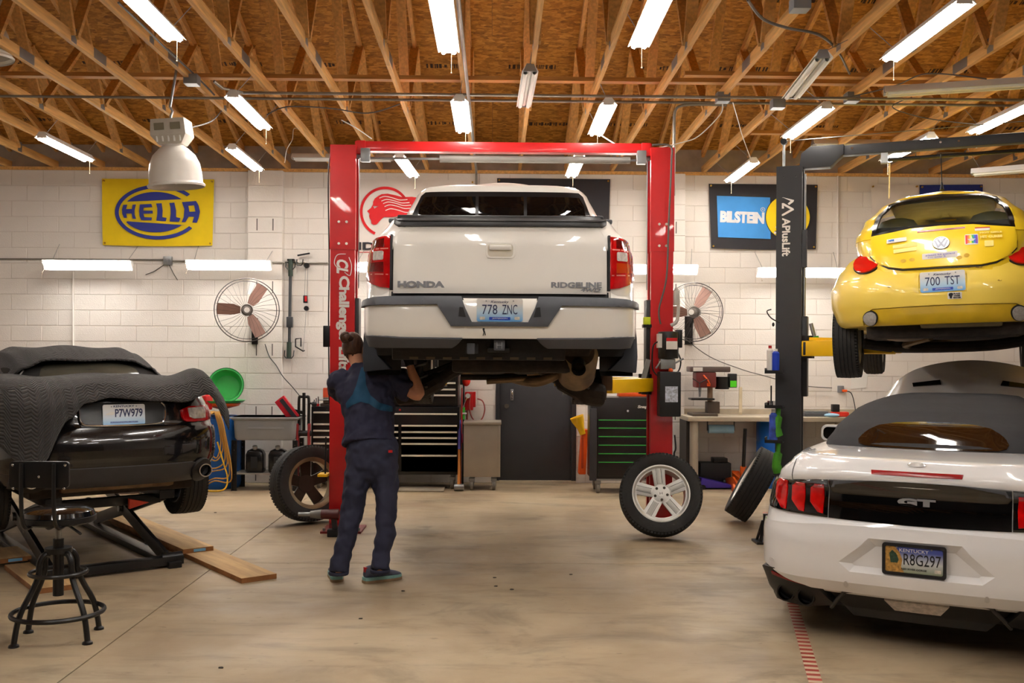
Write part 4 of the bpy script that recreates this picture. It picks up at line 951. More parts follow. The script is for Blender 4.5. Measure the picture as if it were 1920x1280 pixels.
# arch trim and mud flaps
for sg in (1, -1):
    yy = .86
    mb = MB().loft([[(sg*.985, yy-.12, .66), (sg*.93, yy-.1, .66), (sg*.93, yy+.1, .66), (sg*.985, yy+.1, .66)],
                    [(sg*1.005, yy-.14, .5), (sg*.93, yy-.12, .5), (sg*.93, yy+.1, .5), (sg*1.005, yy+.1, .5)],
                    [(sg*1.01, yy-.15, .36), (sg*.90, yy-.15, .36), (sg*.90, yy+.1, .36), (sg*1.01, yy+.1, .36)],
                    [(sg*1.0, yy-.16, .24), (sg*.80, yy-.16, .26), (sg*.80, yy+.06, .26), (sg*1.0, yy+.06, .24)]])
    mb.build('wheel_arch_trim', mat('arch_plastic', (48, 52, 60), .6, var=.06), tk, bevel=.008)
    mb = MB().loft([[(sg*x, yy+y, z) for x, y in ((.99, -.03), (.74, -.03), (.74, -.022), (.99, -.022))] for z in (.36, .25)]+[[(sg*x, yy-.05+y, .215) for x, y in ((.985, -.03), (.745, -.03), (.745, -.022), (.985, -.022))]])
    mb.build('mud_flap', mat('flap_rubber', (40, 36, 33), .6, var=.3, scale=9), tk, bevel=.004)
for sg in (1, -1): MB().bb((sg*.62, .72, .36), (sg*.955, 1.75, .62)).build('wheel_well', BLACKP, tk)
# cab
CS = Shell([(0,0),(.45,.015),(.62,.05),(.70,.12),(.735,.28),(.75,1.0),(.73,1.8),(.66,2.1),(.4,2.3),(0,2.35)],
           [(1.1,1.17),(1.535,1.113),(1.70,1.02),(1.78,.945),(1.81,.8)], [(1.1,0),(1.535,.03),(1.78,.14),(1.82,.2)], decay=3)
def cab_at(s, z, off=0): p = CS.at(s, z, off); p.y += 1.62; return p
zs = [1.05, 1.25, 1.45, 1.55, 1.62, 1.68, 1.73, 1.765, 1.79, 1.805]
n = 60; rings = []
for z in zs:
    rings.append([cab_at(CS.L*(2*i/n-1), z) for i in range(n)])
for sc, z in ((.85, 1.815), (.5, 1.825), (.1, 1.83)):
    rings.append([((p.x)*sc, 2.7+(p.y-2.7)*sc, z) for p in rings[len(zs)-1]])
MB().loft(rings).build('cab', CARW, tk, ang=50)
class _C(Shell):
    def at(s, t, z, off=0): p = Shell.at(s, t, z, off); return p+V((0, 1.62, 0))
CS.__class__ = _C
kc = (D0+1.72)/FPX; cx_ = lambda px: (px-940)*kc; cz_ = lambda py: CAMZ-ZG+(670-py)*kc
QC = lambda *p: [(cx_(a), cz_(b)) for a, b in p]
rw = CS.panel('window_surround', QC((768,415),(776,398),(788,366),(796,359),(1085,359),(1093,366),(1103,398),(1112,415)), BLACKM, tk, off=.006, thick=.01, step=.06)
for a, b in ((789, 891), (897, 981), (987, 1091)):
    CS.panel('window_pane', QC((a-(6 if a < 800 else 0),420),(a-(2 if a < 800 else 0),386),(a+(6 if a < 800 else 0),370),(b-(6 if b > 1000 else 0),370),(b+(2 if b > 1000 else 0),386),(b+(6 if b > 1000 else 0),420)), GLASS_DK, rw, off=.011, thick=.006, step=.06)
q = cab_at(0, cz_(351.5), .0); MB().bb((cx_(913), q.y-.025, q.z-.018), (cx_(966), q.y+.02, q.z+.022)).build('high_brake_lamp', RLENS, tk, bevel=.006)
# raised hood
hd = lambda u, v: ((u-.5)*(1.45-.28*v), 3.75+.62*v-.12*math.sin(PI*u)*v+.1*v*v, 1.22+1.03*v+.07*math.sin(PI*u)*(.3+.7*v)-.05*v*v)
MB().grid(hd, 20, 14).grid(lambda u, v: tuple(V(hd(u, v))+V((0, .03, -.01))), 20, 14).build('raised_hood', CARW, tk)
MB().tube(spline([(.5, 3.9, 1.2), (.62, 4.2, 1.7), (.58, 4.3, 2.05), (.4, 4.25, 2.12)]), .012).build('hood_strut', BLACKM, tk)
# underbody
MB().bb((-.62, .25, .36), (.62, 4.6, .5)).build('floor_pan', DIRTM, tk)
MB().bb((-.74, .24, .33), (.45, .42, .5)).build('rear_crossmember', mat('frame_black', (30, 27, 25), .6, var=.3, bump=.3), tk, bevel=.01)
for sg in (1, -1): MB().bb((sg*.5, .3, .4), (sg*.64, 4.4, .52)).build('frame_rail', mat('frame_black', 0), tk, bevel=.01)
for i in range(9): MB().bb((-.62+i*.115, .236, .335), (-.56+i*.115, .242, .352)).build('frame_slot', mat('frame_tan', (92, 78, 60), .7), tk)
h = MB().bb((tx_(914), .12, tz_(660)), (tx_(956), .3, tz_(652))).build('hitch_plate', mat('frame_black', 0), tk, bevel=.006)
MB().bb((tx_(926), .04, tz_(657)), (tx_(947), .3, tz_(637))).build('receiver_cover', TRIMG, h, bevel=.008); text('H', .05, mat('trim_light', (120, 122, 128), .5), h, frame((tx_(936.5), .039, tz_(647)), (1,0,0), (0,0,1)), fit=(.04, .045), ext=.002)
MB().bb((tx_(872), .1, tz_(663)), (tx_(896), .13, tz_(645))).build('wiring_bracket', mat('frame_black', 0), tk); MB().bb((tx_(875), .07, tz_(664)), (tx_(890), .1, tz_(643))).build('trailer_socket', TRIMG, tk, bevel=.008)
MB().lathe([(0, -.2), (.11, -.19), (.14, -.15), (.14, .15), (.11, .19), (0, .2)], 28, M.Translation((.56, .62, .30)) @ M.Rotation(R(62), 4, 'X')).build('muffler', RUSTP, tk)
MB().tube(spline([(.56, .5, .3), (.55, .36, .30), (.545, .28, .27)]), .05, 14, cap=False).build('tail_pipe', mat('sooty_pipe', (40, 34, 30), .6, .4), tk)
MB().tube(spline([(.5, .75, .28), (.36, .72, .2), (.22, .8, .17), (.0, 1.2, .22), (-.1, 2.2, .26), (-.1, 3.4, .28)]), .038, 12).build('exhaust_pipe', RUSTP, tk)
for sg in (1, -1):
    MB().tube(spline([(sg*.3, 1.15, .28), (sg*.48, 1.12, .17), (sg*.66, 1.12, .08), (sg*.8, 1.14, .06)]), [.05]*6+[.075]*6+[.09]*6+[.08], 10).build('trailing_arm', DIRTM, tk)
    MB().tube(spline([(sg*.34, 1.5, .3), (sg*.6, 1.42, .2), (sg*.82, 1.3, .14)]), .035, 8).build('control_arm', DIRTM, tk)
    MB().tube([(sg*.62+.055*math.cos(a*PI/6), 1.02+.055*math.sin(a*PI/6), .12+a*.008) for a in range(36)], .012, 6).build('coil_spring', mat('spring_black', (52, 50, 48), .5), tk)
    MB().cyl((sg*.6, 1.05, .44), (sg*.64, 1.05, .12), .03).build('shock_absorber', mat('frame_black', 0), tk)
    hb = MB().cyl((sg*.80, 1.28, .16), (sg*.83, 1.28, .16), .15, n=28).build('brake_disc', mat('rotor_rust', (96, 74, 56), .5, .6), tk); MB().cyl((sg*.82, 1.28, .16), (sg*.88, 1.28, .16), .07, n=20).build('hub', mat('rotor_rust', 0), hb)
    MB().bb((sg*.76, 1.36, .1), (sg*.86, 1.5, .26)).build('brake_caliper', DIRTM, tk, bevel=.02)
    wheel('front_wheel', .372, .245, .215, tk, M.Translation((sg*.86, 4.05, .22)) @ M.Rotation(sg*PI/2, 4, 'Y'), as_part=True, cat=None, sipes=48)
MB().bb((-.25, 1.0, .22), (.3, 1.5, .4)).build('differential', DIRTM, tk, bevel=.05)
MB().bb((-.34, .42, .24), (.5, .8, .34)).build('spare_carrier', DIRTM, tk, bevel=.03)
MB().bb((-.55, 2.0, .2), (.1, 3.2, .36)).build('fuel_tank', BLACKP, tk, bevel=.04)
for i, (a, b) in enumerate((((-.3, .9, .2), (.2, .95, .2)), ((-.45, 1.2, .24), (.4, 1.25, .22)), ((-.1, .85, .17), (.3, .8, .2)))): MB().cyl(a, b, .022).build('brace_bar', RUSTP if i else DIRTM, tk)
def body_loft(Sx, zs, name, m, parent, n=88, cap=(), cy=2.0, ang=50, bottom=True):
    rings = [[Sx.at(Sx.L*(2*i/n-1), z) for i in range(n)] for z in zs]
    last = rings[-1]
    for sc, z in cap: rings.append([(p.x*sc, cy+(p.y-cy)*sc, z) for p in last])
    return MB().loft(rings).build(name, m, parent, ang=ang)
class OffShell(Shell):
    dy = 0
    def at(s, t, z, off=0): return Shell.at(s, t, z, off)+V((0, s.dy, 0))
# ---------------------------------------------------------------- yellow beetle shaped car on the black lift
YEL = mat('yellow_car_paint', (244, 206, 40), .3, var=0, coat=.7); YEL2 = mat('faded_yellow_bumper', (238, 206, 82), .35, var=.06, scale=3, coat=.5)
rzb = R(-25.5); pb = at(1757, 529, 7.25); zpl = .66; BZ = pb.z-zpl
fw = V((-math.sin(rzb), math.cos(rzb), 0))
bt = thing('compact_car', 'yellow rounded hatchback covered in stickers, raised on the black lift', 'car', (pb.x+.045, pb.y-.02, BZ), rot=(0, R(-1.6), rzb))
LS = OffShell([(0,0),(.3,.015),(.5,.07),(.64,.17),(.75,.32),(.825,.55),(.86,.9),(.84,1.4),(.82,2.6),(.85,3.1),(.80,3.6),(.5,4.0),(0,4.1)],
              [(.34,.90),(.42,.955),(.55,1),(.68,1.),(.78,.965),(.87,.89),(.95,.79),(1.0,.70)],
              [(.34,.07),(.42,.02),(.5,0),(.62,0),(.74,.05),(.86,.13),(.98,.24)], decay=1.6)
US = OffShell([(x_*1.1, y_) for x_, y_ in [(0,0),(.25,.015),(.42,.07),(.52,.19),(.565,.42),(.58,.9),(.57,1.5),(.5,2.0),(.3,2.25),(0,2.32)]],
              [(.74,.90),(.85,.95),(.95,1.01),(1.06,1.04),(1.2,.955),(1.33,.81),(1.42,.62),(1.47,.44),(1.495,.2)],
              [(.74,.02),(.86,.075),(.97,.14),(1.08,.24),(1.2,.38),(1.33,.58),(1.42,.78),(1.495,1.05)], decay=3.2); US.dy = .01
body_loft(LS, [.36,.40,.46,.52,.58,.64,.70,.76,.81,.86,.90,.94,.97,1.0], 'body', YEL2, bt, cap=((.9, 1.01), (.6, 1.02)))
def us_skin():
    n = 88; zs = [.72,.8,.88,.96,1.04]; rings = [[US.at(US.L*(2*i/n-1), z) for i in range(n)] for z in zs]
    MB().loft(rings, cap=False).build('lower_cabin', YEL, bt, ang=50)
us_skin()
bx = lambda px: (px-1760)/283.; bz = lambda py, k=.00388: zpl+(529-py)*k
# hatch: yellow lid and window frame with a see-through pane
hl = [(-.46,.965),(-.455,.90),(-.40,.835),(-.33,.795),(-.24,.775),(.24,.775),(.33,.795),(.40,.835),(.455,.90),(.46,.965),(.452,1.06),(.2,1.095),(0,1.10),(-.2,1.095),(-.452,1.06)]
W11 = lambda L: [(x_*1.1, z_) for x_, z_ in L]
hl = W11(hl)
ht = US.panel('hatch', hl, YEL, bt, off=.012, thick=.02, step=.05, bevel=.004)
US.panel('hatch_gap', [(x*1.012, z-.009) for x, z in hl[:10]]+[(.46,1.0),(-.46,1.0)], BLACKP, bt, off=.002, thick=.006, step=.06)
wo = [(-.455,1.062),(-.2,1.098),(0,1.103),(.2,1.098),(.455,1.062),(.45,1.16),(.42,1.26),(.36,1.35),(.28,1.40),(0,1.42),(-.28,1.40),(-.36,1.35),(-.42,1.26),(-.45,1.16)]
wi = [(-.425,1.08),(-.2,1.115),(0,1.12),(.2,1.115),(.425,1.08),(.415,1.17),(.39,1.255),(.335,1.335),(.26,1.375),(0,1.395),(-.26,1.375),(-.335,1.335),(-.39,1.255),(-.415,1.17)]
wo = W11(wo); wi = W11(wi)
US.panel('window_border', wo, BLACKM, bt, off=.008, thick=.012, step=.05, holes=[wi])
PANE = mat('tinted_pane', (30, 38, 36), .03, var=0, alpha=.26, spec=.8)
US.panel('rear_window', wi, PANE, bt, off=.009, thick=.0, step=.05)
# roof arch and sides round the cabin
sa = US.sx(.45, 1.1)
for sg in (1, -1):
    us = lambda y: next(s for s, c in zip(US.s, US.c) if c[1] >= y)
    out = [(sg*US.sx(1.1*xx, zz_), zz_) for xx, zz_ in ((.45,1.04),(.452,1.1),(.448,1.17),(.42,1.26),(.36,1.352),(.28,1.405),(.22,1.45))]+[(sg*us(1.2), 1.45), (sg*us(.95), 1.38), (sg*us(.7), 1.28), (sg*us(.55), 1.04)]
    US.panel('pillar', out, YEL, bt, st=True, off=.006, thick=.02, step=.05)
    US.panel('side_window', [(sg*us(.62), 1.06), (sg*us(.78), 1.27), (sg*us(1.0), 1.36), (sg*us(1.55), 1.36), (sg*us(1.7), 1.06)], PANE, bt, st=True, off=.0, thick=.0, step=.08)
n = 88
zz = [1.40,1.43,1.455,1.475,1.49]; rings = []
for z in zz: rings.append([US.at(US.L*(2*i/n-1), z) for i in range(n)])
top = rings[-1]; rings.append([(p.x*.4, 1.5+(p.y-1.5)*.6, 1.50) for p in top]); rings.append([(p.x*.02, 1.5+(p.y-1.5)*.05, 1.502) for p in top])
MB().loft(rings, cap=False).build('roof', YEL, bt, ang=50)
MB().loft([[(p[0]*.97, 1.5+(p[1]-1.5)*.97, p[2]-.03) for p in r_] for r_ in rings], cap=False).build('headliner', mat('headliner_grey', (140, 138, 126), .9), bt, ang=50)
MB().cyl((.0, 1.0, 1.49), (.0, 1.03, 1.56), .018, .006, n=12).build('antenna_base', BLACKP, bt); MB().cyl((0, 1.03, 1.55), (0, .93, 1.78), .004, n=6).build('antenna', BLACKP, bt)
# cabin inside
SEATF = mat('seat_fabric', (150, 166, 164), .9, var=.15)
for sx in (-.36, .36):
    MB().loft([[(sx+a, 1.3+b-.1*(z-.7), z) for a, b in rrect(w, .14, .05)] for z, w in ((.6,.46),(.9,.48),(1.1,.44),(1.22,.36),(1.29,.26),(1.31,.12))]).build('seat_back', SEATF, bt, ang=60)
    MB().loft([[(sx+a*.8, .62+b, z) for a, b in rrect(w, .1, .04)] for z, w in ((.9,.4),(1.08,.4),(1.16,.3))]).build('rear_seat', mat('seat_dark', (60, 66, 66), .9), bt, ang=60)
MB().bb((-.12, 1.95, 1.22), (.12, 1.99, 1.29)).build('inner_mirror', BLACKP, bt, bevel=.015); MB().bb((-.52, 2.0, .95), (.52, 2.2, 1.05)).build('dashboard', YEL, bt, bevel=.03)
# bumper skin, lamps, plate
ls = lambda y: next(s for s, c in zip(LS.s, LS.c) if c[1] >= y)
tl = []
for sg in (1, -1):
    lamp = [(sg*(.525+.105*math.cos(a)+.02*math.sin(a)), .858+.082*math.sin(a)+.035*math.cos(a)*-1) for a in [2*PI*k/28 for k in range(28)]]
    lo = LS.panel('tail_lamp', lamp, mat('red_lens_plain', (206, 20, 16), .1, var=.08, coat=.8), bt, off=.022, thick=.04, step=.03, bevel=.008, dish=lambda t, z: 0)
    LS.panel('lamp_rim', [(x+(x-sg*.525)*.08, z+(z-.858)*.08) for x, z in lamp], BLACKP, lo, off=.008, thick=.012, step=.04)
    fo = LS.panel('fog_lamp', [(sg*.50+u, .425+v) for u, v in ellipse(0, 0, .047, .047, 24)], mat('frosted_lens', (176, 172, 166), .25, var=.2, scale=60, coat=.4), bt, off=.022, thick=.02, step=.03)
    LS.panel('fog_ring', [(sg*.50+u, .425+v) for u, v in ellipse(0, 0, .054, .054, 24)], BLACKP, fo, off=.017, thick=.01, step=.03)
    LS.panel('side_marker', [(sg*ls(.5)+u, .60+v) for u, v in rrect(.07, .05, .015)], mat('red_lens_plain', 0), bt, st=True, off=.012, thick=.012, step=.03)
bo = [(-ls(.62),.66),(-ls(.35),.70),(-LS.sx(.5,.7),.735),(0,.742),(LS.sx(.5,.7),.735),(ls(.35),.70),(ls(.62),.66),(ls(.62),.40),(ls(.4),.37),(LS.sx(.57,.4),.375),(LS.sx(.54,.46),.46),(LS.sx(.48,.49),.49),(0,.495),(-LS.sx(.48,.49),.49),(-LS.sx(.54,.46),.46),(-LS.sx(.57,.4),.375),(-ls(.4),.37),(-ls(.62),.40)]
rec = [(-.155+0,.585),(.165,.585),(.165,.735-.01),(-.155,.735-.01)]
bp = LS.panel('rear_bumper', bo, YEL2, bt, st=True, off=.014, thick=.02, step=.05, bevel=.004, holes=[[(LS.sx(x, z), z) for x, z in rec]])
LS.panel('bumper_valance', [(-.56,.385),(-.535,.455),(-.475,.485),(0,.49),(.475,.485),(.535,.455),(.56,.385),(.4,.365),(-.4,.365)], mat('valance_yellow', (226, 186, 34), .35, coat=.4), bp, off=.008, thick=.012, step=.06)
LS.panel('plate_recess', rec, YEL, bp, off=.002, thick=.004)
plate(bt, frame(LS.at(.005, zpl, .014), (1,0,.02), (0,.12,1)), '700 TST', 'script')
def decal(name, x, z, w, h, m, off=.0155, Sx=US, loops=None, ang=0):
    c, s_ = math.cos(ang), math.sin(ang)
    out = loops or rrect(w, h, min(w, h)*.12)
    return Sx.panel(name, [(x+u*c-v*s_, z+u*s_+v*c) for u, v in out], m, ht if Sx is US else bp, off=off, thick=.001, step=.05)
def dtext(s, x, z, w, h, m, Sx=US, off=.0175, ang=0., **k):
    p = Sx.at(Sx.sx(x, z), z, off); e = .02; dv = Sx.at(Sx.sx(x, z+e), z+e)-Sx.at(Sx.sx(x, z-e), z-e); du = Sx.at(Sx.sx(x+e, z), z)-Sx.at(Sx.sx(x-e, z), z)
    return text(s, .05, m, ht if Sx is US else bp, frame(p, du+dv*math.tan(ang), dv), fit=(w, h), ext=.0005, **k)
FAINT = mat('faded_sticker', (250, 226, 130), .5, var=.1); WST = mat('sticker_white', (232, 226, 216), .5, var=.08)
US.panel('high_brake_lamp', [(-.165, 1.052), (.165, 1.062), (.165, 1.08), (-.165, 1.07)], mat('dark_red_lens', (150, 10, 12), .2), ht, off=.016, thick=.006, step=.05)
lg = US.at(0, .952, .014); ud = (US.at(0, .99)-US.at(0, .91)).normalized()
mg = frame(lg, (1,0,0), ud)
em = MB().lathe([(0,.0),(.058,0),(.06,.006),(.056,.012),(.05,.012),(.049,.008),(0,.008)], 32, mg).build('round_emblem', mat('emblem_silver', (150, 150, 152), .35, .7, var=0), ht)
for k, L in enumerate(([(-.03,.036),(-.017,.036),(0,.004),(.017,.036),(.03,.036),(.006,-.008),(-.006,-.008)], [(-.047,.018),(-.036,.024),(-.019,-.018),(-.005,.0),(.005,.0),(.019,-.018),(.036,.024),(.047,.018),(.026,-.04),(.015,-.04),(0,-.018),(-.015,-.04),(-.026,-.04)])):
    slab([L], .0082, .011, lambda u, v, d: tuple(mg @ V((u, v, d)))).build('emblem_stroke', mat('emblem_dark', (70, 70, 76), .3, .6), em)
decal('sticker', -.31, 1.0, .14, .03, WST, ang=.06); dtext('NPR', -.345, .998, .045, .022, mat('sticker_blue', (40, 120, 200), .5), bold=.002)
dtext('HOT GIRLS', .335, 1.01, .15, .022, FAINT, bold=.003); dtext('HIT CURBS', .335, .982, .15, .022, FAINT, bold=.003)
decal('sticker', .28, 1.045, .10, .028, WST); decal('sticker_header', .28, 1.057, .10, .01, mat('sticker_red', (180, 30, 26), .5), off=.0168)
st = decal('sticker', .205, .965, .09, .08, WST)
for i, c in enumerate(((220, 40, 40), (240, 140, 30), (240, 220, 40), (60, 180, 80), (50, 110, 210), (120, 60, 170))): decal('rainbow_stripe', .172+i*.0135, .965, .0135, .066, mat('rainbow_%d' % i, c, .5, var=0), off=.0166, loops=[(-.00675,-.033),(.00675,-.033),(.00675,.033),(-.00675,.033)])
decal('star_print', .205, .965, 0, 0, WST, off=.0178, loops=[((.03 if k % 2 == 0 else .012)*math.sin(k*PI/5), (.03 if k % 2 == 0 else .012)*math.cos(k*PI/5)) for k in range(10)])
decal('sticker_residue', -.25, .955, .17, .035, FAINT, ang=.05); decal('sticker_residue', -.25, .915, .16, .03, FAINT, ang=.07); decal('sticker_residue', .32, .93, .06, .05, FAINT)
for x, z in ((-.26, .835), (-.2, .84), (.17, .85), (.12, .835)): decal('sticker_residue', x, z, .035, .03, mat('glue_stain', (222, 176, 40), .5), loops=ellipse(0, 0, .02, .016, 16))
decal('note_sticker', -.01, .858, .24, .044, WST, off=.016, ang=.03); INKP = mat('pen_ink', (90, 70, 190), .5)
dtext('please be patient', -.005, .867, .2, .016, INKP, ang=.03); dtext("I'm only 5", -.03, .85, .12, .014, INKP, ang=.03)
sb = decal('sticker', .085, .558, .095, .05, WST, off=.0165, Sx=LS)
decal('fist_print', .06, .558, 0, 0, mat('ink_black', 0), off=.0178, Sx=LS, loops=[(-.008,-.02),(.006,-.02),(.008,-.004),(.014,.004),(.014,.014),(.008,.02),(-.006,.02),(-.015,.014),(-.016,.002),(-.01,-.006)])
for i, w in enumerate(('BLACK', 'LIVES', 'MATTER')): dtext(w, .1, .572-i*.0145, (.046, .042, .052)[i], .0105, mat('ink_black', 0), LS, .019, bold=.003)
for x, z, w in ((.16, .76, .09), (.25, .755, .05), (-.36, .64, .02), (.38, .65, .03)): decal('scuff', x, z, w, .008, mat('scuff_dark', (150, 110, 40), .7), Sx=LS, off=.0155, loops=[(-w/2,0),(-w*.2,.004),(w*.1,-.003),(w/2,.003),(w*.3,-.005),(-w*.2,-.004)])
# underbody, wheels
MB().bb((-.55, .22, .26), (.55, 3.8, .42)).build('floor_pan', DIRTM, bt, bevel=.03); MB().ball((-.28, .42, .31), (.2, .16, .07)).build('silencer', RUSTP, bt); MB().bb((-.16, .16, .33), (.4, .5, .40)).build('heat_shield', mat('dull_alloy', (150, 140, 110), .5, .5), bt, bevel=.02)
MB().tube(spline([(-.1, .5, .27), (-.3, .8, .22), (.0, 1.4, .24), (0, 2.6, .25)]), .03).build('exhaust_pipe', RUSTP, bt)
MB().tube(spline([(-.62, .82, .24), (-.3, .9, .2), (.3, .9, .2), (.62, .82, .24)]), .045, 10).build('axle_beam', DIRTM, bt)
for sg in (1, -1):
    wheel('rear_wheel', .315, .2, .2, bt, M.Translation((sg*.745, .84, .27)) @ M.Rotation(sg*PI/2, 4, 'Y') @ M.Rotation(0, 4, 'Z'), as_part=True, cat=None)
    wheel('front_wheel', .315, .2, .2, bt, M.Translation((sg*.745, 3.3, .27)) @ M.Rotation(sg*PI/2, 4, 'Y'), as_part=True, cat=None, sipes=0)
    MB().cyl((sg*.52, .86, .28), (sg*.5, .8, .5), .04).build('spring_strut', BLACKP, bt); MB().cyl((sg*.45, 1.05, .22), (sg*.62, .9, .24), .03).build('trailing_link', DIRTM, bt)
# ---------------------------------------------------------------- white convertible at right
rzm = R(-30); pm = at(1715, 1043, 5.45); MZG = 0
ms = thing('convertible_car', 'white sports convertible with black soft top parked at lower right', 'car', (pm.x, pm.y, 0), rzm)
MW = mat('white_sport_paint', (238, 236, 234), .22, var=0, coat=.9); GBLK = mat('gloss_black', (5, 5, 6), .06, var=0, coat=1.)
SM_ = OffShell([(0,0),(.45,.02),(.68,.06),(.82,.14),(.89,.25),(.935,.5),(.955,1.05),(.94,1.9),(.93,3.4),(.95,3.9),(.85,4.5),(.5,4.75),(0,4.78)],
               [(.2,.93),(.3,.97),(.42,1.),(.6,1.),(.72,.985),(.86,.955),(.96,.90),(1.03,.83),(1.09,.76)],
               [(.2,.16),(.32,.08),(.42,.03),(.60,.03),(.68,.045),(.74,.07),(.90,.10),(.955,.05),(1.0,.05),(1.06,.1),(1.12,.16)], decay=1.0)
SM_.dy = -.02
body_loft(SM_, [.30,.36,.42,.48,.54,.6,.66,.70,.74,.8,.86,.90,.935,.965,.995,1.02,1.045,1.065], 'body', MW, ms, cap=((.985, 1.078), (.95, 1.086), (.8, 1.098), (.4, 1.105)), cy=1.9, n=110)
# black tail panel and lamps
top = lambda x: .968-.055*(abs(x)/.86)**2; bot = lambda x: .722+.028*(abs(x)/.86)**2
xs_ = [-.475+.95*k/16 for k in range(17)]
SM_.panel('tail_panel', [(x, top(x)) for x in xs_]+[(x, bot(x)) for x in reversed(xs_)], GBLK, ms, off=.008, thick=.02, step=.05)
for sg in (1, -1):
    xl = [.48+.365*k/10 for k in range(11)]
    lo = SM_.panel('tail_lamp', [(sg*x, top(x)) for x in xl]+[(sg*.868, .90), (sg*.872, .83), (sg*.865, .775)]+[(sg*x, bot(x)) for x in reversed(xl)], GBLK, ms, off=.01, thick=.03, step=.04, bevel=.005)
    for i in range(3):
        x0 = .505+i*.112; w = .08
        SM_.panel('lamp_bar', [(sg*q, z) for q, z in ((x0, .752), (x0-.004, .84), (x0, .925), (x0+w*.7, .928), (x0+w, .895), (x0+w*.98, .81), (x0+w*.4, .757))], mat('red_glow_lens', (196, 4, 6), .1, var=.3, scale=25, coat=.9), lo, off=.016, thick=.012, step=.03, bevel=.004)
GTM = lambda x, z, o: frame(SM_.at(SM_.sx(x, z), z, o), (1,0,0), (0,.05,1))
text('GT', .1, BCHR, ms, GTM(0, .852, .012), fit=(.2, .042), ext=.006, bold=.008, space=1.15, name='badge')
SM_.panel('high_brake_lamp', [(-.235, 1.0), (.235, 1.0), (.24, 1.022), (-.24, 1.022)], mat('dark_red_lens', 0), ms, off=.006, thick=.01, step=.05, bevel=.003)
SM_.panel('deck_emblem', [(u, 1.06+v) for u, v in ellipse(0, 0, .05, .012, 20)], mat('white_chrome', (226, 224, 222), .15, .6, var=0), ms, off=.008, thick=.006, step=.05)
hex_ = [(-.40,.50),(-.24,.635),(.24,.635),(.40,.50),(.34,.45),(-.34,.45)]
def _inset(P, g):               # inset of a convex polygon, edge by edge
    L = []
    for k in range(len(P)):
        a, b = V(P[k]), V(P[(k+1) % len(P)]); d = (b-a).normalized(); n_ = V((d.y, -d.x)); L.append((a+n_*g[k], d))
    out = []
    for k in range(len(P)):
        (p, d), (q, e) = L[k-1], L[k]; t_ = ((q.x-p.x)*e.y-(q.y-p.y)*e.x)/(d.x*e.y-d.y*e.x); out.append((p.x+d.x*t_, p.y+d.y*t_))
    return out
hgap = [.05, .035, .05, .035, .03, .035]; hexi = _inset(hex_, hgap)
def _ed(p, a, b):              # signed distance to an edge, positive inside
    L = math.dist(a, b); return -((b[0]-a[0])*(p[1]-a[1])-(b[1]-a[1])*(p[0]-a[0]))/L
def dish(t, z):                # number plate recess and the turn-in at the corners
    d = min(_ed((t, z), hex_[k], hex_[(k+1) % 6])/hgap[k] for k in range(6))
    return -.042*max(0, min(1, d))-.038*sm([(.66, 0), (.95, 1)], abs(t))
bmp = SM_.panel('rear_bumper', [(-SM_.sx(.925,.5),.45)]+[(SM_.sx(x,z), z) for x, z in ((-.80,.405),(-.60,.36),(-.56,.345),(.56,.345),(.60,.36),(.80,.405))]+[(SM_.sx(.925,.5),.45),(SM_.sx(.925,.6),.66),(SM_.sx(.5,.69),.69),(0,.695),(-SM_.sx(.5,.69),.69),(-SM_.sx(.925,.6),.66)], MW, ms, st=True, off=.048, thick=.06, step=.03, dish=dish, lines=[hex_, hexi]+[[hex_[k], hexi[k]] for k in range(6)], ang=14)
plate(ms, frame(SM_.at(0, .548, .042), (1,0,0), (0,0,1)), 'R8G297', 'gorge')
for x in (-.78, -.36, .36, .78): SM_.panel('parking_sensor', [(x+u, .455-(.06 if abs(x) < .5 else 0)+v) for u, v in ellipse(0, 0, .013, .013, 14)], mat('sensor_white', (205, 203, 200), .4), bmp, off=.0505, thick=.004, step=.03)
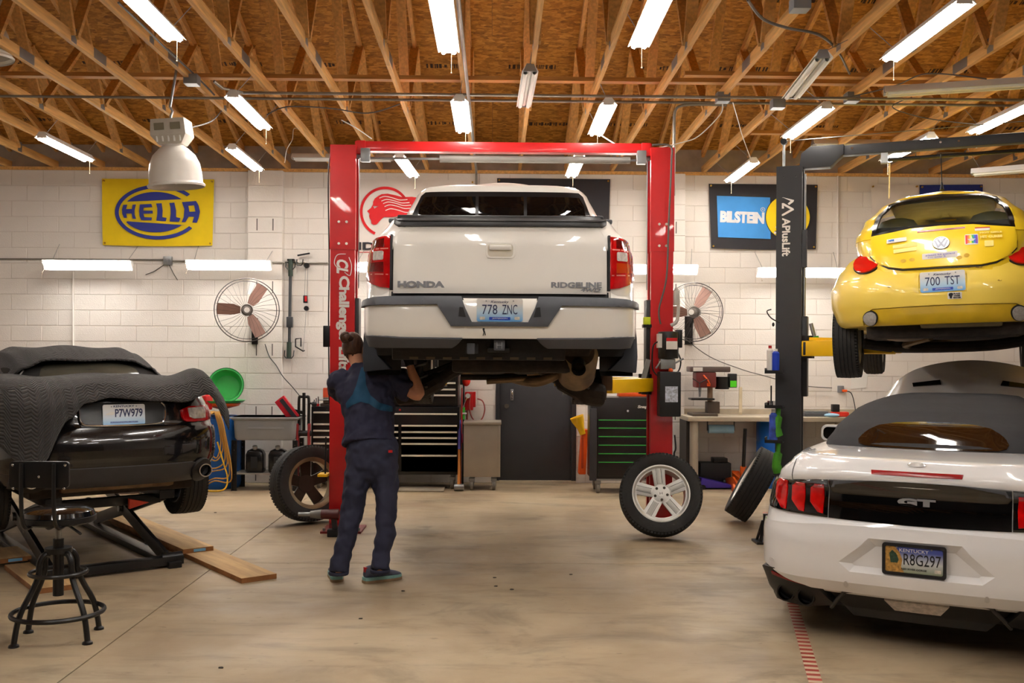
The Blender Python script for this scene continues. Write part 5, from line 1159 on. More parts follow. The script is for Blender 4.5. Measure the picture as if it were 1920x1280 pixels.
for sg in (1, -1):
    vo = [(.93,.24),(.92,.36),(.86,.405),(.78,.41),(.60,.365),(.53,.33),(.44,.24),(.6,.18),(.85,.18)]
    SM_.panel('exhaust_surround', [(sg*x, z) for x, z in vo], mat('satin_black', (24, 22, 21), .5), ms, off=.03, thick=.09, step=.05, bevel=.006)
    SM_.panel('reflector', [(sg*.80,.375),(sg*.56,.335),(sg*.56,.348),(sg*.80,.392)], mat('dark_red_lens', 0), ms, off=.036, thick=.006, step=.05)
    for x in (.74, .61):
        p = SM_.at(sg*SM_.sx(x, .25), .25, .0)
        tp = MB().lathe([(.044, .0), (.052, .0), (.054, .006), (.054, .2), (.044, .2)], 28, M.Translation((sg*x, p.y-.06, .25)) @ M.Rotation(-PI/2, 4, 'X')).build('exhaust_tip', mat('dark_chrome', (60, 60, 62), .2, 1., var=0), ms)
        MB().lathe([(0, .05), (.046, .05)], 20, M.Translation((sg*x, p.y-.06, .25)) @ M.Rotation(-PI/2, 4, 'X')).build('pipe_dark', BLACKP, tp)
    # flank cut line, mirror
    yy = [.74, .9]
    wheel('rear_wheel', .345, .275, .245, ms, M.Translation((sg*.815, 1.12, .345)) @ M.Rotation(sg*PI/2, 4, 'Y'), as_part=True, cat=None, rimm=mat('dark_alloy', (50, 50, 52), .35, .6))
    wheel('front_wheel', .345, .25, .245, ms, M.Translation((sg*.80, 3.85, .345)) @ M.Rotation(sg*PI/2, 4, 'Y'), as_part=True, cat=None, rimm=mat('dark_alloy', 0), sipes=0)
    mr = MB().loft([[(sg*(.98+a), 2.75+d, 1.03+b) for a, b in rrect(w, h, .04)] for d, w, h in ((0, .2, .13), (.06, .21, .135), (.12, .16, .1), (.15, .06, .05))]).build('door_mirror', MW, ms, ang=60)
    slab([rrect(.165, .1, .035, cx=sg*.98, cy=1.03)], 2.745, 2.749, lambda u, v, d: (u, d, v)).build('mirror_glass', GLASS_DK, mr); MB().bar((sg*.86, 2.8, 1.0), (sg*.95, 2.8, 1.0), .05, .03).build('mirror_stem', BLACKP, mr)
SM_.panel('diffuser', [(-.44,.24),(-.5,.33),(-.56,.345),(.56,.345),(.5,.33),(.44,.24),(.35,.16),(-.35,.16)], mat('satin_black', 0), ms, off=-.01, thick=.05, step=.06, bevel=.004)
MB().tube(spline([SM_.at(SM_.sx(x, z), z, .02) for x, z in ((-.47,.2),(-.40,.30),(-.33,.335),(0,.34),(.33,.335),(.40,.30),(.47,.2))]), .012, 8).build('diffuser_lip', mat('satin_grey', (58, 56, 54), .4), ms)
SM_.panel('reverse_lens', [(-.17,.29),(.17,.29),(.12,.225),(-.12,.225)], CLENS, ms, off=.002, thick=.02, step=.05)
MB().bb((-.7, .35, .16), (.7, 4.4, .32)).build('floor_pan', BLACKP, ms, bevel=.03)
cutl = [SM_.at(-SM_.sx(.66, z), z, .002) for z in (.915, .95, .99, 1.03)]
for sg in (1, -1): MB().tube([SM_.at(sg*SM_.sx(.70, z), z, .001) for z in (.93, .96, .99, 1.02, 1.05)], .0025, 5).build('lid_gap', BLACKP, ms)
# soft top
ST = OffShell([(0,0),(.4,.03),(.56,.1),(.645,.25),(.68,.55),(.69,1.1),(.66,1.6),(.5,1.85),(.2,1.92),(0,1.93)],
              [(1.04,1.04),(1.1,1.02),(1.2,.955),(1.29,.86),(1.34,.77),(1.38,.62)],
              [(1.04,0),(1.1,.03),(1.2,.17),(1.29,.42),(1.34,.62),(1.39,.9)], decay=2.6); ST.dy = .62
CANV = mat('soft_top_canvas', (46, 45, 46), .9, var=.1, scale=20, bump=.3, bscale=300)
stp = body_loft(ST, [1.04,1.08,1.12,1.16,1.2,1.24,1.28,1.31,1.335,1.36,1.38], 'soft_top', CANV, ms, cap=((.8, 1.392), (.5, 1.40), (.1, 1.402)), cy=1.85)
ST.panel('rear_window', [(-.44,1.125),(-.40,1.19),(-.30,1.24),(0,1.255),(.30,1.24),(.40,1.19),(.44,1.125),(.36,1.105),(0,1.10),(-.36,1.105)], mat('brown_tint_glass', (40, 24, 12), .06, var=.3, scale=30, stretch=(.5, 1, 14), coat=.5), ms, off=.004, thick=.006, step=.05, soft=1)
ST.panel('top_seam', [(-.66,1.055),(.66,1.055),(.66,1.066),(-.66,1.066)], BLACKP, ms, off=.004, thick=.004, step=.05)
# raised hood with vents
hg = lambda u, v: ((u-.5)*(1.62-.12*v*v), 3.1+.80*v-.06*v*(2*u-1)**2, 1.03+.60*v-.05*v*(2*u-1)**2-.30*v*abs(2*u-1)**5+.018*math.cos((u-.5)*9)*(v > .02))
hood = MB().grid(hg, 30, 20).grid(lambda u, v: tuple(V(hg(u, v))+V((0, .025, -.02))), 30, 20).build('raised_hood', MW, ms)
for sg in (1, -1):
    e = lambda u, v, d: tuple(V(hg(u, v))+V((0, -.008, .008))*d)
    slab([[(.5+sg*.15, .66), (.5+sg*.30, .70), (.5+sg*.31, .76), (.5+sg*.16, .73)]], .2, 1.0, e).build('hood_vent', GBLK, hood)
# ---------------------------------------------------------------- black roadster under moving blankets at left
rzr = R(37); pr = at(238, 779, 7.4); RZ = pr.z-.75
rd = thing('roadster_car', 'black roadster draped in grey blankets on a low scissor lift', 'car', (pr.x, pr.y, RZ), rzr)
RB = mat('black_car_paint', (8, 6, 6), .2, var=0, coat=.9)
RS = OffShell([(0,0),(.3,.015),(.5,.06),(.66,.15),(.77,.30),(.83,.55),(.862,.95),(.85,1.5),(.83,2.5),(.85,3.1),(.8,3.6),(.5,3.95),(0,4.05)],
              [(.2,.92),(.3,.96),(.45,1.),(.6,1.),(.72,.985),(.82,.95),(.9,.89),(.97,.8)],
              [(.2,.12),(.3,.05),(.4,.0),(.55,.0),(.64,.03),(.67,.075),(.82,.10),(.88,.1),(.93,.16),(.98,.24)], decay=1.2)
body_loft(RS, [.24,.3,.36,.42,.48,.54,.6,.635,.66,.70,.76,.82,.87,.91,.945,.97], 'body', RB, rd, cap=((.96, .985), (.8, 1.0), (.4, 1.01)), cy=1.9, n=100)
bsh = RS.panel('rear_bumper', [(-.80,.34),(.80,.34),(.83,.5),(.80,.63),(.3,.655),(-.3,.655),(-.80,.63),(-.83,.5)], RB, rd, off=.018, thick=.03, step=.06, bevel=.006)
RS.panel('bumper_valance', [(-.72,.24),(.56,.24),(.60,.36),(.50,.385),(-.50,.385),(-.72,.36)], mat('valance_grey', (56, 55, 56), .5), rd, off=.026, thick=.05, step=.06, bevel=.008)
for sg in (1, -1):
    c = [(sg*.60+u, .315+v) for u, v in ellipse(0, 0, .095, .085, 24)]
    RS.panel('exhaust_surround', c, mat('satin_black', 0), rd, off=.045, thick=.06, step=.05, bevel=.008)
    p = RS.at(sg*RS.sx(.60, .31), .31, .05)
    MB().lathe([(.044, -.01), (.052, -.01), (.052, .12), (.044, .12)], 26, M.Translation(p+V((0,-.04,0))) @ M.Rotation(-PI/2, 4, 'X')).build('exhaust_tip', CHROME, rd); MB().lathe([(0, .02), (.045, .02)], 20, M.Translation(p) @ M.Rotation(-PI/2, 4, 'X')).build('pipe_dark', BLACKP, rd)
    lo = RS.panel('tail_lamp', [(sg*x, z) for x, z in ((.44,.80),(.45,.70),(.50,.675),(.72,.675),(.79,.70),(.80,.78),(.74,.80))], RLENS, rd, off=.014, thick=.03, step=.04, bevel=.008, soft=1)
    RS.panel('clear_lens', [(sg*x, z) for x, z in ((.50,.785),(.51,.715),(.55,.70),(.66,.70),(.67,.75),(.65,.785))], CLENS, lo, off=.024, thick=.02, step=.04, bevel=.006)
    wheel('rear_wheel', .315, .22, .215, rd, M.Translation((sg*.755, .92, .16)) @ M.Rotation(sg*PI/2, 4, 'Y'), as_part=True, cat=None, rimm=mat('dark_alloy', 0))
    wheel('front_wheel', .315, .22, .215, rd, M.Translation((sg*.755, 3.25, .16)) @ M.Rotation(sg*PI/2, 4, 'Y'), as_part=True, cat=None, sipes=0, rimm=mat('dark_alloy', 0))
    MB().cyl((sg*.5, .9, .22), (sg*.66, .92, .18), .04).build('suspension_arm', BLACKP, rd)
RS.panel('plate_recess', [(-.30,.66),(.30,.66),(.31,.80),(.28,.845),(-.28,.845),(-.31,.80)], mat('recess_black', (20, 20, 22), .25), rd, off=.012, thick=.012, step=.05)
MB().tube(spline([RS.at(RS.sx(x, z), z, .018) for x, z in ((-.31,.80),(-.30,.70),(-.22,.668),(0,.66),(.22,.668),(.30,.70),(.31,.80),(.28,.84))]), .008, 8).build('chrome_bezel', CHROME, rd)
plate(rd, frame(RS.at(.0, .75, .022), (1,0,0), (0,.1,1)), 'P7W979', 'caps')
MB().bb((-.6, .3, .14), (.6, 3.8, .27)).build('floor_pan', DIRTM, rd, bevel=.02)
MB().bb((-.4, .25, .17), (.45, .6, .28)).build('silencer', RUSTP, rd, bevel=.04)
RT = OffShell([(0,0),(.35,.03),(.5,.1),(.58,.22),(.62,.5),(.63,.9),(.58,1.3),(.4,1.5),(0,1.55)],
              [(.93,1.13),(1.05,1.05),(1.14,.93),(1.20,.80),(1.235,.6)], [(.93,0),(1.05,.13),(1.14,.3),(1.2,.48),(1.24,.7)], decay=2.2); RT.dy = .80
body_loft(RT, [.93,.98,1.03,1.08,1.12,1.16,1.2,1.225,1.235], 'soft_top', mat('roadster_top', (36, 33, 30), .8, var=.15), rd, cap=((.7, 1.243), (.1, 1.246)), cy=1.55)
RT.panel('rear_window', [(-.40,1.0),(-.36,1.1),(-.2,1.135),(.2,1.135),(.36,1.1),(.40,1.0)], mat('hazy_plastic', (86, 82, 70), .15, var=.25, scale=3), rd, off=.006, thick=.004, step=.06, soft=1)
RT.panel('window_seam', [(-.56,.985),(-.55,.985),(-.46,1.1),(-.47,1.1)], mat('lens_line_white', (200, 196, 188), .5), rd, off=.006, thick=.002)
# blankets
def quilt_mat():
    m = bpy.data.materials.new('quilted_blanket'); m.use_nodes = True; N = m.node_tree.nodes; L = m.node_tree.links; b = N['Principled BSDF']
    uv = N.new('ShaderNodeTexCoord'); sp = N.new('ShaderNodeSeparateXYZ'); L.new(uv.outputs['UV'], sp.inputs[0])
    def mth(op, a, bb=None):
        n = N.new('ShaderNodeMath'); n.operation = op
        for i, q in enumerate((a, bb)):
            if q is None: continue
            if isinstance(q, (int, float)): n.inputs[i].default_value = q
            else: L.new(q, n.inputs[i])
        return n.outputs[0]
    tri = mth('PINGPONG', mth('MULTIPLY', sp.outputs['X'], 24.), .5)
    ph = mth('ADD', mth('MULTIPLY', sp.outputs['Y'], 90.), mth('MULTIPLY', tri, 2.4))
    w = mth('ABSOLUTE', mth('SINE', mth('MULTIPLY', ph, PI)))
    bp = N.new('ShaderNodeBump'); bp.inputs['Strength'].default_value = 1.; bp.inputs['Distance'].default_value = .012; L.new(mth('POWER', w, .5), bp.inputs['Height']); L.new(bp.outputs[0], b.inputs['Normal'])
    r = N.new('ShaderNodeValToRGB'); L.new(w, r.inputs[0]); r.color_ramp.elements[0].color = (*srgb((28, 25, 24)), 1); r.color_ramp.elements[1].color = (*srgb((58, 53, 50)), 1); r.color_ramp.elements[1].position = .5
    L.new(r.outputs[0], b.inputs['Base Color']); b.inputs['Roughness'].default_value = .95; b.inputs['Sheen Weight'].default_value = .2
    return m
QUILT = quilt_mat()
def blanket(fn, lab, nu=70, nv=50, su=1.9, sv=1.3):
    mb = MB().grid(fn, nu, nv); me = bpy.data.meshes.new('moving_blanket'); me.from_pydata(mb.v, [], mb.f)
    uvl = me.uv_layers.new(name='UVMap'); W_ = nu+1
    for lp in me.loops: i = lp.vertex_index; uvl.data[lp.index].uv = ((i % W_)/nu*su/1.9, (i//W_)/nv*sv/1.9)
    me.shade_smooth(); o = bpy.data.objects.new('moving_blanket', me); COL.objects.link(o); me.materials.append(QUILT)
    o.location = rd.location; o.rotation_euler = rd.rotation_euler
    so = o.modifiers.new('thickness', 'SOLIDIFY'); so.thickness = .012; so.offset = 1
    tag(o, lab, 'blanket', 'moving blankets')
def hem(x):          # how far the trunk blanket hangs below the deck edge
    return sm([(-1.1, .12), (-.95, .30), (-.62, .60), (-.40, .24), (-.28, .13), (-.1, .09), (.25, .10), (.5, .13), (.62, .15), (.72, .22), (.8, .26)], x)
def bl1(u, v):
    x = -1.08+1.88*u; hg_ = hem(x); path = 1.2+hg_; d = v*path      # d: distance from the front hem back over the tail
    ax = abs(x); ed = max(0, ax-.70)
    yend = .12+.55*max(0, ax-.45)**2+.15*max(0, ax-.75)
    top = 1.02-.09*max(0, ax-.3)**2-.45*max(0, ax-.72)**2+.012*math.sin(7*x+3*v)
    if d < 1.2:
        y = lerp(1.28, yend, d/1.2); k = max(0, d/1.2-.72)/.28; z = top-.075*k*k+.006*math.sin(11*x+8*d)
    else:
        e = d-1.2; y = yend-.10*min(1, e/.12)-.02*e-.05*math.sin(9*x)*min(1, e/.2)*.4; z = top-.075-e*.96
    fl = max(0, min(1, (x-.58)/.22))                                   # stiff corner lifted at the right
    fl *= max(0, min(1, (v-.35)/.5)); kk = max(0, min(1, (v-.3)/.5)); z += .075*kk*math.exp(-((x-.64)/.11)**2)-.8*kk*max(0, x-.68); y -= .07*fl
    return (x*(1-.03*max(0, x)), y-.02, z+.022)
blanket(bl1, 'grey quilted moving blanket hanging over the black car boot')
def bl2(u, v):
    x = -.95+1.62*u; ax = abs(x)
    e = .40+.09*math.sin(3.4*x+.5)+.16*max(0, ax-.3)
    y = lerp(2.1, .86+.16*max(0, 1-ax/.7)**.5*0+.12+.55*max(0, ax-.5)+.04*math.sin(5*x), v)
    zt = sm([(0, 1.262), (.35, 1.25), (.5, 1.20), (.62, 1.10), (.72, .99), (.95, .80)], ax)
    fall = max(0, v-.55)/.45
    return (x, y, zt-.11*fall**1.7+.008*math.sin(12*x+5*v)+.012)
blanket(bl2, 'grey quilted moving blanket over the roof of the black car', 60, 40, 1.6, 1.2)
# ---------------------------------------------------------------- the mechanic
DW = 7.22; wr = at(676, 1096, DW)
wk = thing('person', 'person in navy shirt and trousers reaching up under the white truck', 'person', (wr.x, DW, 0), 0)
def wp(px, py, dy=0.): p = at(px, py, DW+dy); return V((p.x-wr.x, dy, p.z))
def limb(mb, pts, n=20, side=(1,0,0)):       # elliptical sections along a path: (point, half width, half depth)
    P = [V(p[0]) for p in pts]; rings = []
    for i, (p, a, b) in enumerate(pts):
        T = (P[min(i+1, len(P)-1)]-P[max(i-1, 0)]).normalized(); s = V(side); s = s-T*s.dot(T)
        s = s.normalized() if s.length > .2 else T.orthogonal().normalized(); o = T.cross(s)
        rings.append([P[i]+s*(a*math.cos(2*PI*k/n))+o*(b*math.sin(2*PI*k/n)) for k in range(n)])
    return mb.loft(rings)
def dense(pts, k=5):
    pos = spline([p[0] for p in pts], k); out = []
    ab = spline([(p[1], p[2], 0) for p in pts], k)
    return [(q, max(.004, w.x), max(.004, w.y)) for q, w in zip(pos, ab)]
def voxel(o, size=.01, smooth=4, noise=0., nscale=.12):
    m = o.modifiers.new('join', 'REMESH'); m.mode = 'VOXEL'; m.voxel_size = size; m.use_smooth_shade = True
    if smooth: s = o.modifiers.new('soften', 'SMOOTH'); s.iterations = smooth; s.factor = .5
    if noise:
        t = bpy.data.textures.new('cloth_folds', 'CLOUDS'); t.noise_scale = nscale; t.noise_depth = 1
        d = o.modifiers.new('folds', 'DISPLACE'); d.texture = t; d.strength = noise; d.mid_level = .5
        s = o.modifiers.new('soften2', 'SMOOTH'); s.iterations = 2
    return o
SKIN = mat('skin', (206, 146, 112), .5, var=.08, scale=8); HAIR = mat('brown_hair', (82, 54, 38), .45, var=.4, scale=30, bump=.4, stretch=(3, 3, .6))
NAVY = mat('navy_shirt', (38, 38, 62), .85, var=.12, scale=5, bump=.15, bscale=250); NAVY2 = mat('navy_trousers', (44, 46, 68), .85, var=.15, scale=4, bump=.15, bscale=250); TEAL = mat('teal_panel', (14, 72, 104), .8, var=.08)
H_ = .12; C_ = .26; SH = .32
leg_l = [(wp(678, 838, H_), .10, .12), (wp(672, 885, H_), .098, .11), (wp(664, 930, .10), .088, .095), (wp(658, 972, .08), .078, .082), (wp(648, 1015, .05), .074, .076), (wp(639, 1050, .02), .066, .07), (wp(635, 1072, .0), .07, .074)]
leg_r = [(wp(719, 838, H_), .10, .12), (wp(722, 885, H_), .098, .11), (wp(724, 930, .10), .086, .095), (wp(724, 972, .08), .075, .08), (wp(720, 1015, .05), .07, .074), (wp(715, 1050, .02), .066, .07), (wp(713, 1068, .0), .07, .074)]
# body: one continuous surface
mb = MB()
for L in (leg_l, leg_r): limb(mb, dense([(p, a*.72, b*.72) for p, a, b in L[:-2]]+[(L[-2][0]+V((0,.02,0)), .034, .036), (L[-1][0]+V((0,.03,-.02)), .03, .032)]))
limb(mb, dense([(wp(698, 880, H_), .12, .09), (wp(698, 850, H_), .165, .10), (wp(694, 815, .16), .15, .1), (wp(689, 770, .22), .16, .11), (wp(684, 730, .28), .155, .1), (wp(676, 704, SH), .11, .07), (wp(672, 688, SH+.02), .06, .06)]))
neck = wp(671, 690, SH+.03); head = wp(663, 652, SH+.10)
limb(mb, dense([(neck-V((0,0,.04)), .062, .062), (neck+V((0,.01,.03)), .056, .06), (head-V((0,.01,.05)), .056, .062)]))
hm = M.Translation(head) @ M.Rotation(R(-14), 4, 'Z') @ M.Rotation(R(14), 4, 'X')      # looking forward and a little up
mb.ball((0,0,.0), (.074, .094, .112), 24, 16, hm); mb.ball((0,.035,-.06), (.055, .06, .06), 18, 12, hm); mb.ball((0,.1,-.015), (.013, .02, .022), 10, 8, hm); mb.ball((0,.088,-.055), (.024, .014, .008), 10, 8, hm)
for sx in (-1, 1): mb.ball((sx*.076, -.005, -.012), (.012, .022, .032), 10, 8, hm)
sr = wp(735, 712, SH); er = wp(784, 740, SH-.04); hr = wp(767, 679, SH+.0)
sl_ = wp(637, 712, SH); el = wp(632, 738, SH+.24); hl_ = wp(704, 668, SH+.42)
arm_r = dense([(sr, .05, .05), (sr.lerp(er, .5)+V((0,0,.0)), .052, .052), (er, .047, .047), (er.lerp(hr, .35)+V((.006,0,0)), .044, .044), (er.lerp(hr, .8), .031, .031), (hr, .027, .03)])
arm_l = dense([(sl_, .045, .045), (sl_.lerp(el, .5), .052, .052), (el, .045, .045), (el.lerp(hl_, .4), .042, .042), (hl_, .028, .03)])
limb(mb, arm_r, 16, side=(0,1,0)); limb(mb, arm_l, 16, side=(0,0,1))
body = voxel(mb.build('body', SKIN, wk), .009, 3)
for sx in (-1, 1): MB().ball((sx*.03, .084, .015), .012, 10, 8, hm).build('eye', mat('eye_white', (220, 215, 208), .2), wk)
# gloves: palm with five fingers closed on the suspension
GLV = mat('black_glove', (24, 24, 27), .5, var=.2, scale=30)
def glove(w, up, out, name='glove'):
    up = V(up).normalized(); out = V(out).normalized(); sd_ = up.cross(out).normalized(); mb = MB()
    limb(mb, [(w-up*.03, .036, .03), (w+up*.01, .036, .028), (w+up*.05, .044, .022), (w+up*.085, .042, .02), (w+up*.1, .03, .014)], 16, side=sd_)
    for i, ln in enumerate((.062, .074, .07, .056)):
        b0 = w+up*.085+sd_*(-.032+.0215*i); p1 = b0+up*ln*.5+out*.006; p2 = p1+up*ln*.18+out*ln*.35; p3 = p2-up*ln*.15+out*ln*.3
        mb.tube(spline([b0, p1, p2, p3], 4), [.0105]*9+[.0095]*3+[.008], 10)
    b0 = w+up*.03-sd_*.034; mb.tube(spline([b0, b0-sd_*.022+up*.022+out*.008, b0-sd_*.024+up*.05+out*.03], 4), [.0125]*5+[.011]*3+[.009], 10)
    return voxel(mb.build(name, GLV, wk), .005, 2)
glove(hr, (hr-er), (-.4, 1, .1)); glove(hl_, (hl_-el), (.4, .2, .8))
# hair: swept back into a knot
mb = MB().ball((0, -.012, .012), (.081, .098, .115), 26, 18, hm)
mb.f = [f for f in mb.f if True]
hv = MB(); keep = []
hmI = hm.inverted()
for f in mb.f:
    c = sum((hmI @ V(mb.v[i]) for i in f), V())/len(f)
    if c.y < .052+.5*max(0, c.z-.05) and c.z > -.06-.3*c.y: keep.append(f)
mb.f = keep
hair = mb.build('hair', HAIR, wk); so = hair.modifiers.new('t', 'SOLIDIFY'); so.thickness = .008; so.offset = -1
kn = wp(649, 632, SH-.05); limb(MB(), []) if False else None
mb = MB().ball(kn, (.034, .034, .036), 16, 12); mb.tube(spline([kn+V((.02, .03, -.005)), kn+V((.005, -.01, .03)), kn+V((-.03, -.015, .01)), kn+V((-.02, 0, -.03)), kn+V((.02, -.02, -.02))], 5), .014, 8)
mb.tube([kn+V((.008, .02, 0)), head+V((0, -.06, .06))], .026, 10)
mb.build('hair_knot', HAIR, wk, ang=60)
for k, (a, b, c) in enumerate((((.025, -.088, -.02), (.028, -.088, -.05), (.025, -.07, -.085)), ((-.02, -.09, -.02), (-.022, -.088, -.05), (-.015, -.072, -.08)))):
    MB().tube([hm @ V(a), hm @ V(b), hm @ V(c)], [.012, .008, .002], 6).build('loose_strand', HAIR, wk)
# shirt
mb = MB()
limb(mb, dense([(wp(692, 832, H_), .198, .14), (wp(692, 818, H_+.02), .19, .137), (wp(692, 790, .18), .185, .134), (wp(690, 760, .22), .198, .14), (wp(686, 732, .28), .218, .145), (wp(684, 714, SH-.01), .215, .135), (wp(679, 700, SH+.01), .165, .105), (wp(674, 692, SH+.02), .09, .082), (wp(672, 686, SH+.03), .072, .074)]), 32)
limb(mb, dense([(wp(720, 716, SH), .085, .10), (sr+V((.02,0,-.01)), .09, .10), (wp(757, 727, SH-.01), .085, .088), (wp(770, 733, SH-.02), .08, .082)]), 22, side=(0,1,0))
limb(mb, dense([(wp(650, 716, SH), .085, .10), (sl_+V((-.005,.02,-.01)), .085, .095), (wp(634, 728, SH+.12), .08, .085), (wp(634, 735, SH+.2), .078, .08)]), 22, side=(0,0,1))
shirt = voxel(mb.build('shirt', NAVY, wk), .010, 4, .042, .08)
def yoke():
    out = [(664, 690), (671, 690), (676, 722), (686, 744), (704, 758), (727, 766), (727, 776), (704, 772), (684, 760), (668, 756), (652, 762), (640, 770), (637, 760), (652, 742), (658, 722)]
    loops = densify([(a, b) for a, b in out], 4.); vs = list(loops); ed = [(i, (i+1) % len(vs)) for i in range(len(vs))]
    for px in range(636, 730, 4):
        for py in range(690, 778, 4):
            if inside((px, py), loops): vs.append((px, py))
    vb, eb, fb, *_ = delaunay_2d_cdt([V(q) for q in vs], ed, [], 1, 1e-4)
    mb = MB(); mb.v = [tuple(wp(q.x, q.y, -.15)) for q in vb]; mb.f = [tuple(f) for f in fb]
    o = mb.build('shirt_panel', TEAL, wk); s = o.modifiers.new('lie', 'SHRINKWRAP'); s.target = shirt; s.wrap_method = 'PROJECT'; s.use_project_x = False; s.use_project_y = True; s.use_project_z = False; s.use_positive_direction = True; s.use_negative_direction = True; s.offset = .004; s.wrap_mode = 'ABOVE_SURFACE'
    return o
yoke()
# trousers
mb = MB()
for L in (leg_l, leg_r): limb(mb, dense(L), 26)
limb(mb, dense([(wp(698, 905, H_), .05, .06), (wp(698, 885, H_), .17, .125), (wp(698, 862, H_), .195, .142), (wp(698, 838, H_+.01), .188, .135), (wp(697, 822, H_+.02), .178, .125)]), 32)
tr = voxel(mb.build('trousers', NAVY2, wk), .010, 3, .04, .08)
MB().box(wp(732, 846, -.03), (.03, .006, .018)).build('pocket_tag', REDP, wk)
for L, c in ((leg_l, 0), (leg_r, 1)):
    q = L[-1][0]; MB().lathe([(.062, .012), (.072, .008), (.074, -.004), (.068, -.014), (.06, -.014)], 26, M.Translation(q+V((0, 0, -.005))) @ M.Scale(1.0, 4)).build('trouser_cuff', NAVY2, wk)
# shoes
def shoe(c, ang, lab):
    mx = M.Translation(c) @ M.Rotation(ang, 4, 'Z')       # toe along local +Y
    sec = lambda y, w, z0, z1: [tuple(mx @ V((w*math.cos(2*PI*k/20), y, z0+(z1-z0)*(.5+.5*math.sin(2*PI*k/20))))) for k in range(20)]
    up = MB().loft([sec(-.12, .022, .045, .075), sec(-.112, .034, .035, .115), (sec(-.08, .042, .03, .125)), sec(-.03, .044, .03, .125), sec(.03, .046, .03, .10), sec(.08, .05, .03, .08), sec(.13, .046, .03, .065), sec(.165, .03, .03, .052), sec(.175, .012, .035, .045)]).build('shoe', mat('shoe_mesh', (84, 88, 106), .8, var=.3, scale=30), wk, ang=60)
    fo = [(-.03,-.128),(.03,-.128),(.046,-.1),(.043,-.03),(.05,.06),(.05,.11),(.036,.16),(.012,.18),(-.012,.18),(-.036,.16),(-.05,.11),(-.05,.06),(-.043,-.03),(-.046,-.1)]
    slab([chaikin(fo, 1)], .018, .042, lambda u, v, d: tuple(mx @ V((u*1.04, v, d)))).build('midsole', mat('teal_foam', (130, 176, 170), .7), up, bevel=.006)
    slab([chaikin(fo, 1)], .0, .02, lambda u, v, d: tuple(mx @ V((u*1.06, v*1.02, d)))).build('outsole', mat('tan_sole', (150, 124, 92), .8, var=.3), up, bevel=.004)
    MB().loft([[tuple(mx @ V((x, -.115-.004*k+dy, z))) for x, z in ((-.016,.045),(.016,.045),(.02,.115),(-.02,.115))] for k, dy in ((0, .012), (1, 0))]).build('heel_tab', REDP, up, bevel=.003)
    MB().tube([tuple(mx @ V((x, y, z))) for x, y, z in ((-.02,.0,.122),(.02,.01,.122),(-.02,.02,.116),(.02,.03,.11),(-.02,.04,.106))], .004, 5).build('lace', mat('lace_dark', (40, 42, 56), .8), up)
a = atz(627, 1088); shoe((a.x-wr.x, a.y-DW+.06, 0), R(14), 'l'); a = atz(712, 1092); shoe((a.x-wr.x-.01, a.y-DW+.05, 0), R(-58), 'r')
# ---------------------------------------------------------------- along the back wall
def F(px, Y): return at(px, 900, Y).x
def barrel(lab, x, y, r=.285, h=.9, m=None):
    t = thing('plastic_drum', lab, 'drum', (x, y, 0), group='blue plastic drums')
    m = m or mat('drum_blue', (20, 96, 176), .45, var=.12, scale=3)
    MB().lathe([(0, 0), (r*.9, 0), (r*.97, .03), (r, .08), (r, h*.30), (r*.985, h*.32), (r, h*.34), (r, h*.64), (r*.985, h*.66), (r, h*.68), (r, h*.9), (r*.95, h*.96), (r*.9, h*.97)], 40).build('body', m, t)
    MB().lathe([(r*.9, h*.96), (r*.9, h), (r*.82, h), (r*.82, h*.97), (0, h*.97)], 36).build('lid', m, t)
    for a in (0, PI): MB().cyl((r*.5*math.cos(a), r*.5*math.sin(a), h*.97), (r*.5*math.cos(a), r*.5*math.sin(a), h*1.0), .035, n=16).build('bung', BLACKP, t)
    return t
bx0 = F(409, 12.5); barrel('blue plastic drum with coiled hoses behind the black car', bx0, 12.6, r=.255)
HOSE = mat('tan_hose', (186, 136, 56), .5, var=.1)
t = thing('air_hose', 'tan air hose coiled over the front of the blue drum at left', 'hose', (bx0, 12.28, 0))
for k in range(6):
    w = .05+.03*k; zb = .78-.09*k+.03*(k % 2)
    MB().tube(spline([(-.06+.012*k, .15, .93), (-.05+.01*k, .0, .96), (-.02-w*.3, -.04-.01*k, .8), (-.02-w*.6, -.03-.012*k, zb-.25), (.05, -.04-.012*k, zb-.38+.03*k), (.05+w, -.03-.012*k, zb-.2), (.05+w*.5, -.03-.01*k, .78), (.02+.01*k, .0, .955), (.03+.01*k, .15, .93)]), .009, 8).build('hose_loop', HOSE, t)
MB().tube(spline([(.06, -.04, .6), (.14, -.06, .35), (.2, -.09, .15), (.15, -.12, .02), (-.1, -.14, .015), (-.3, -.1, .015)]), .01, 8).build('hose_tail', mat('yellow_hose', (226, 176, 30), .5), t)
MB().cyl((-.1, -.1, .72), (-.1, -.1, .62), .02, n=12).build('blow_gun', mat('lime_plastic', (90, 230, 40), .4), t); MB().tube([(-.1, -.1, .64), (-.08, -.1, .5), (-.11, -.1, .3)], .006).build('nozzle', STEEL, t)
def funnel(lab, c, r0, r1, h, m, rot=(0,0,0)):
    t = thing('funnel', lab, 'funnel', c, rot=rot, group='funnels on the blue drum')
    MB().lathe([(r1, 0), (r1*1.1, .08), (r0*.95, h*.8), (r0, h), (r0*1.04, h), (r0*1.04, h-.015), (r0*.98, h*.78), (r1*1.3, .08), (r1*1.15, 0)], 32).build('cone', m, t)
    MB().lathe([(r0*1.0, h), (r0*1.06, h+.004), (r0*1.08, h-.012), (r0*1.0, h-.015)], 32).build('rim', m, t)
    return t
GRN = mat('green_translucent', (60, 176, 86), .3, var=.1); ORG = mat('orange_plastic', (236, 90, 20), .4)
funnel('orange funnel stacked on the blue drum under a green one', (bx0+.02, 12.6, .90), .21, .03, .16, ORG)
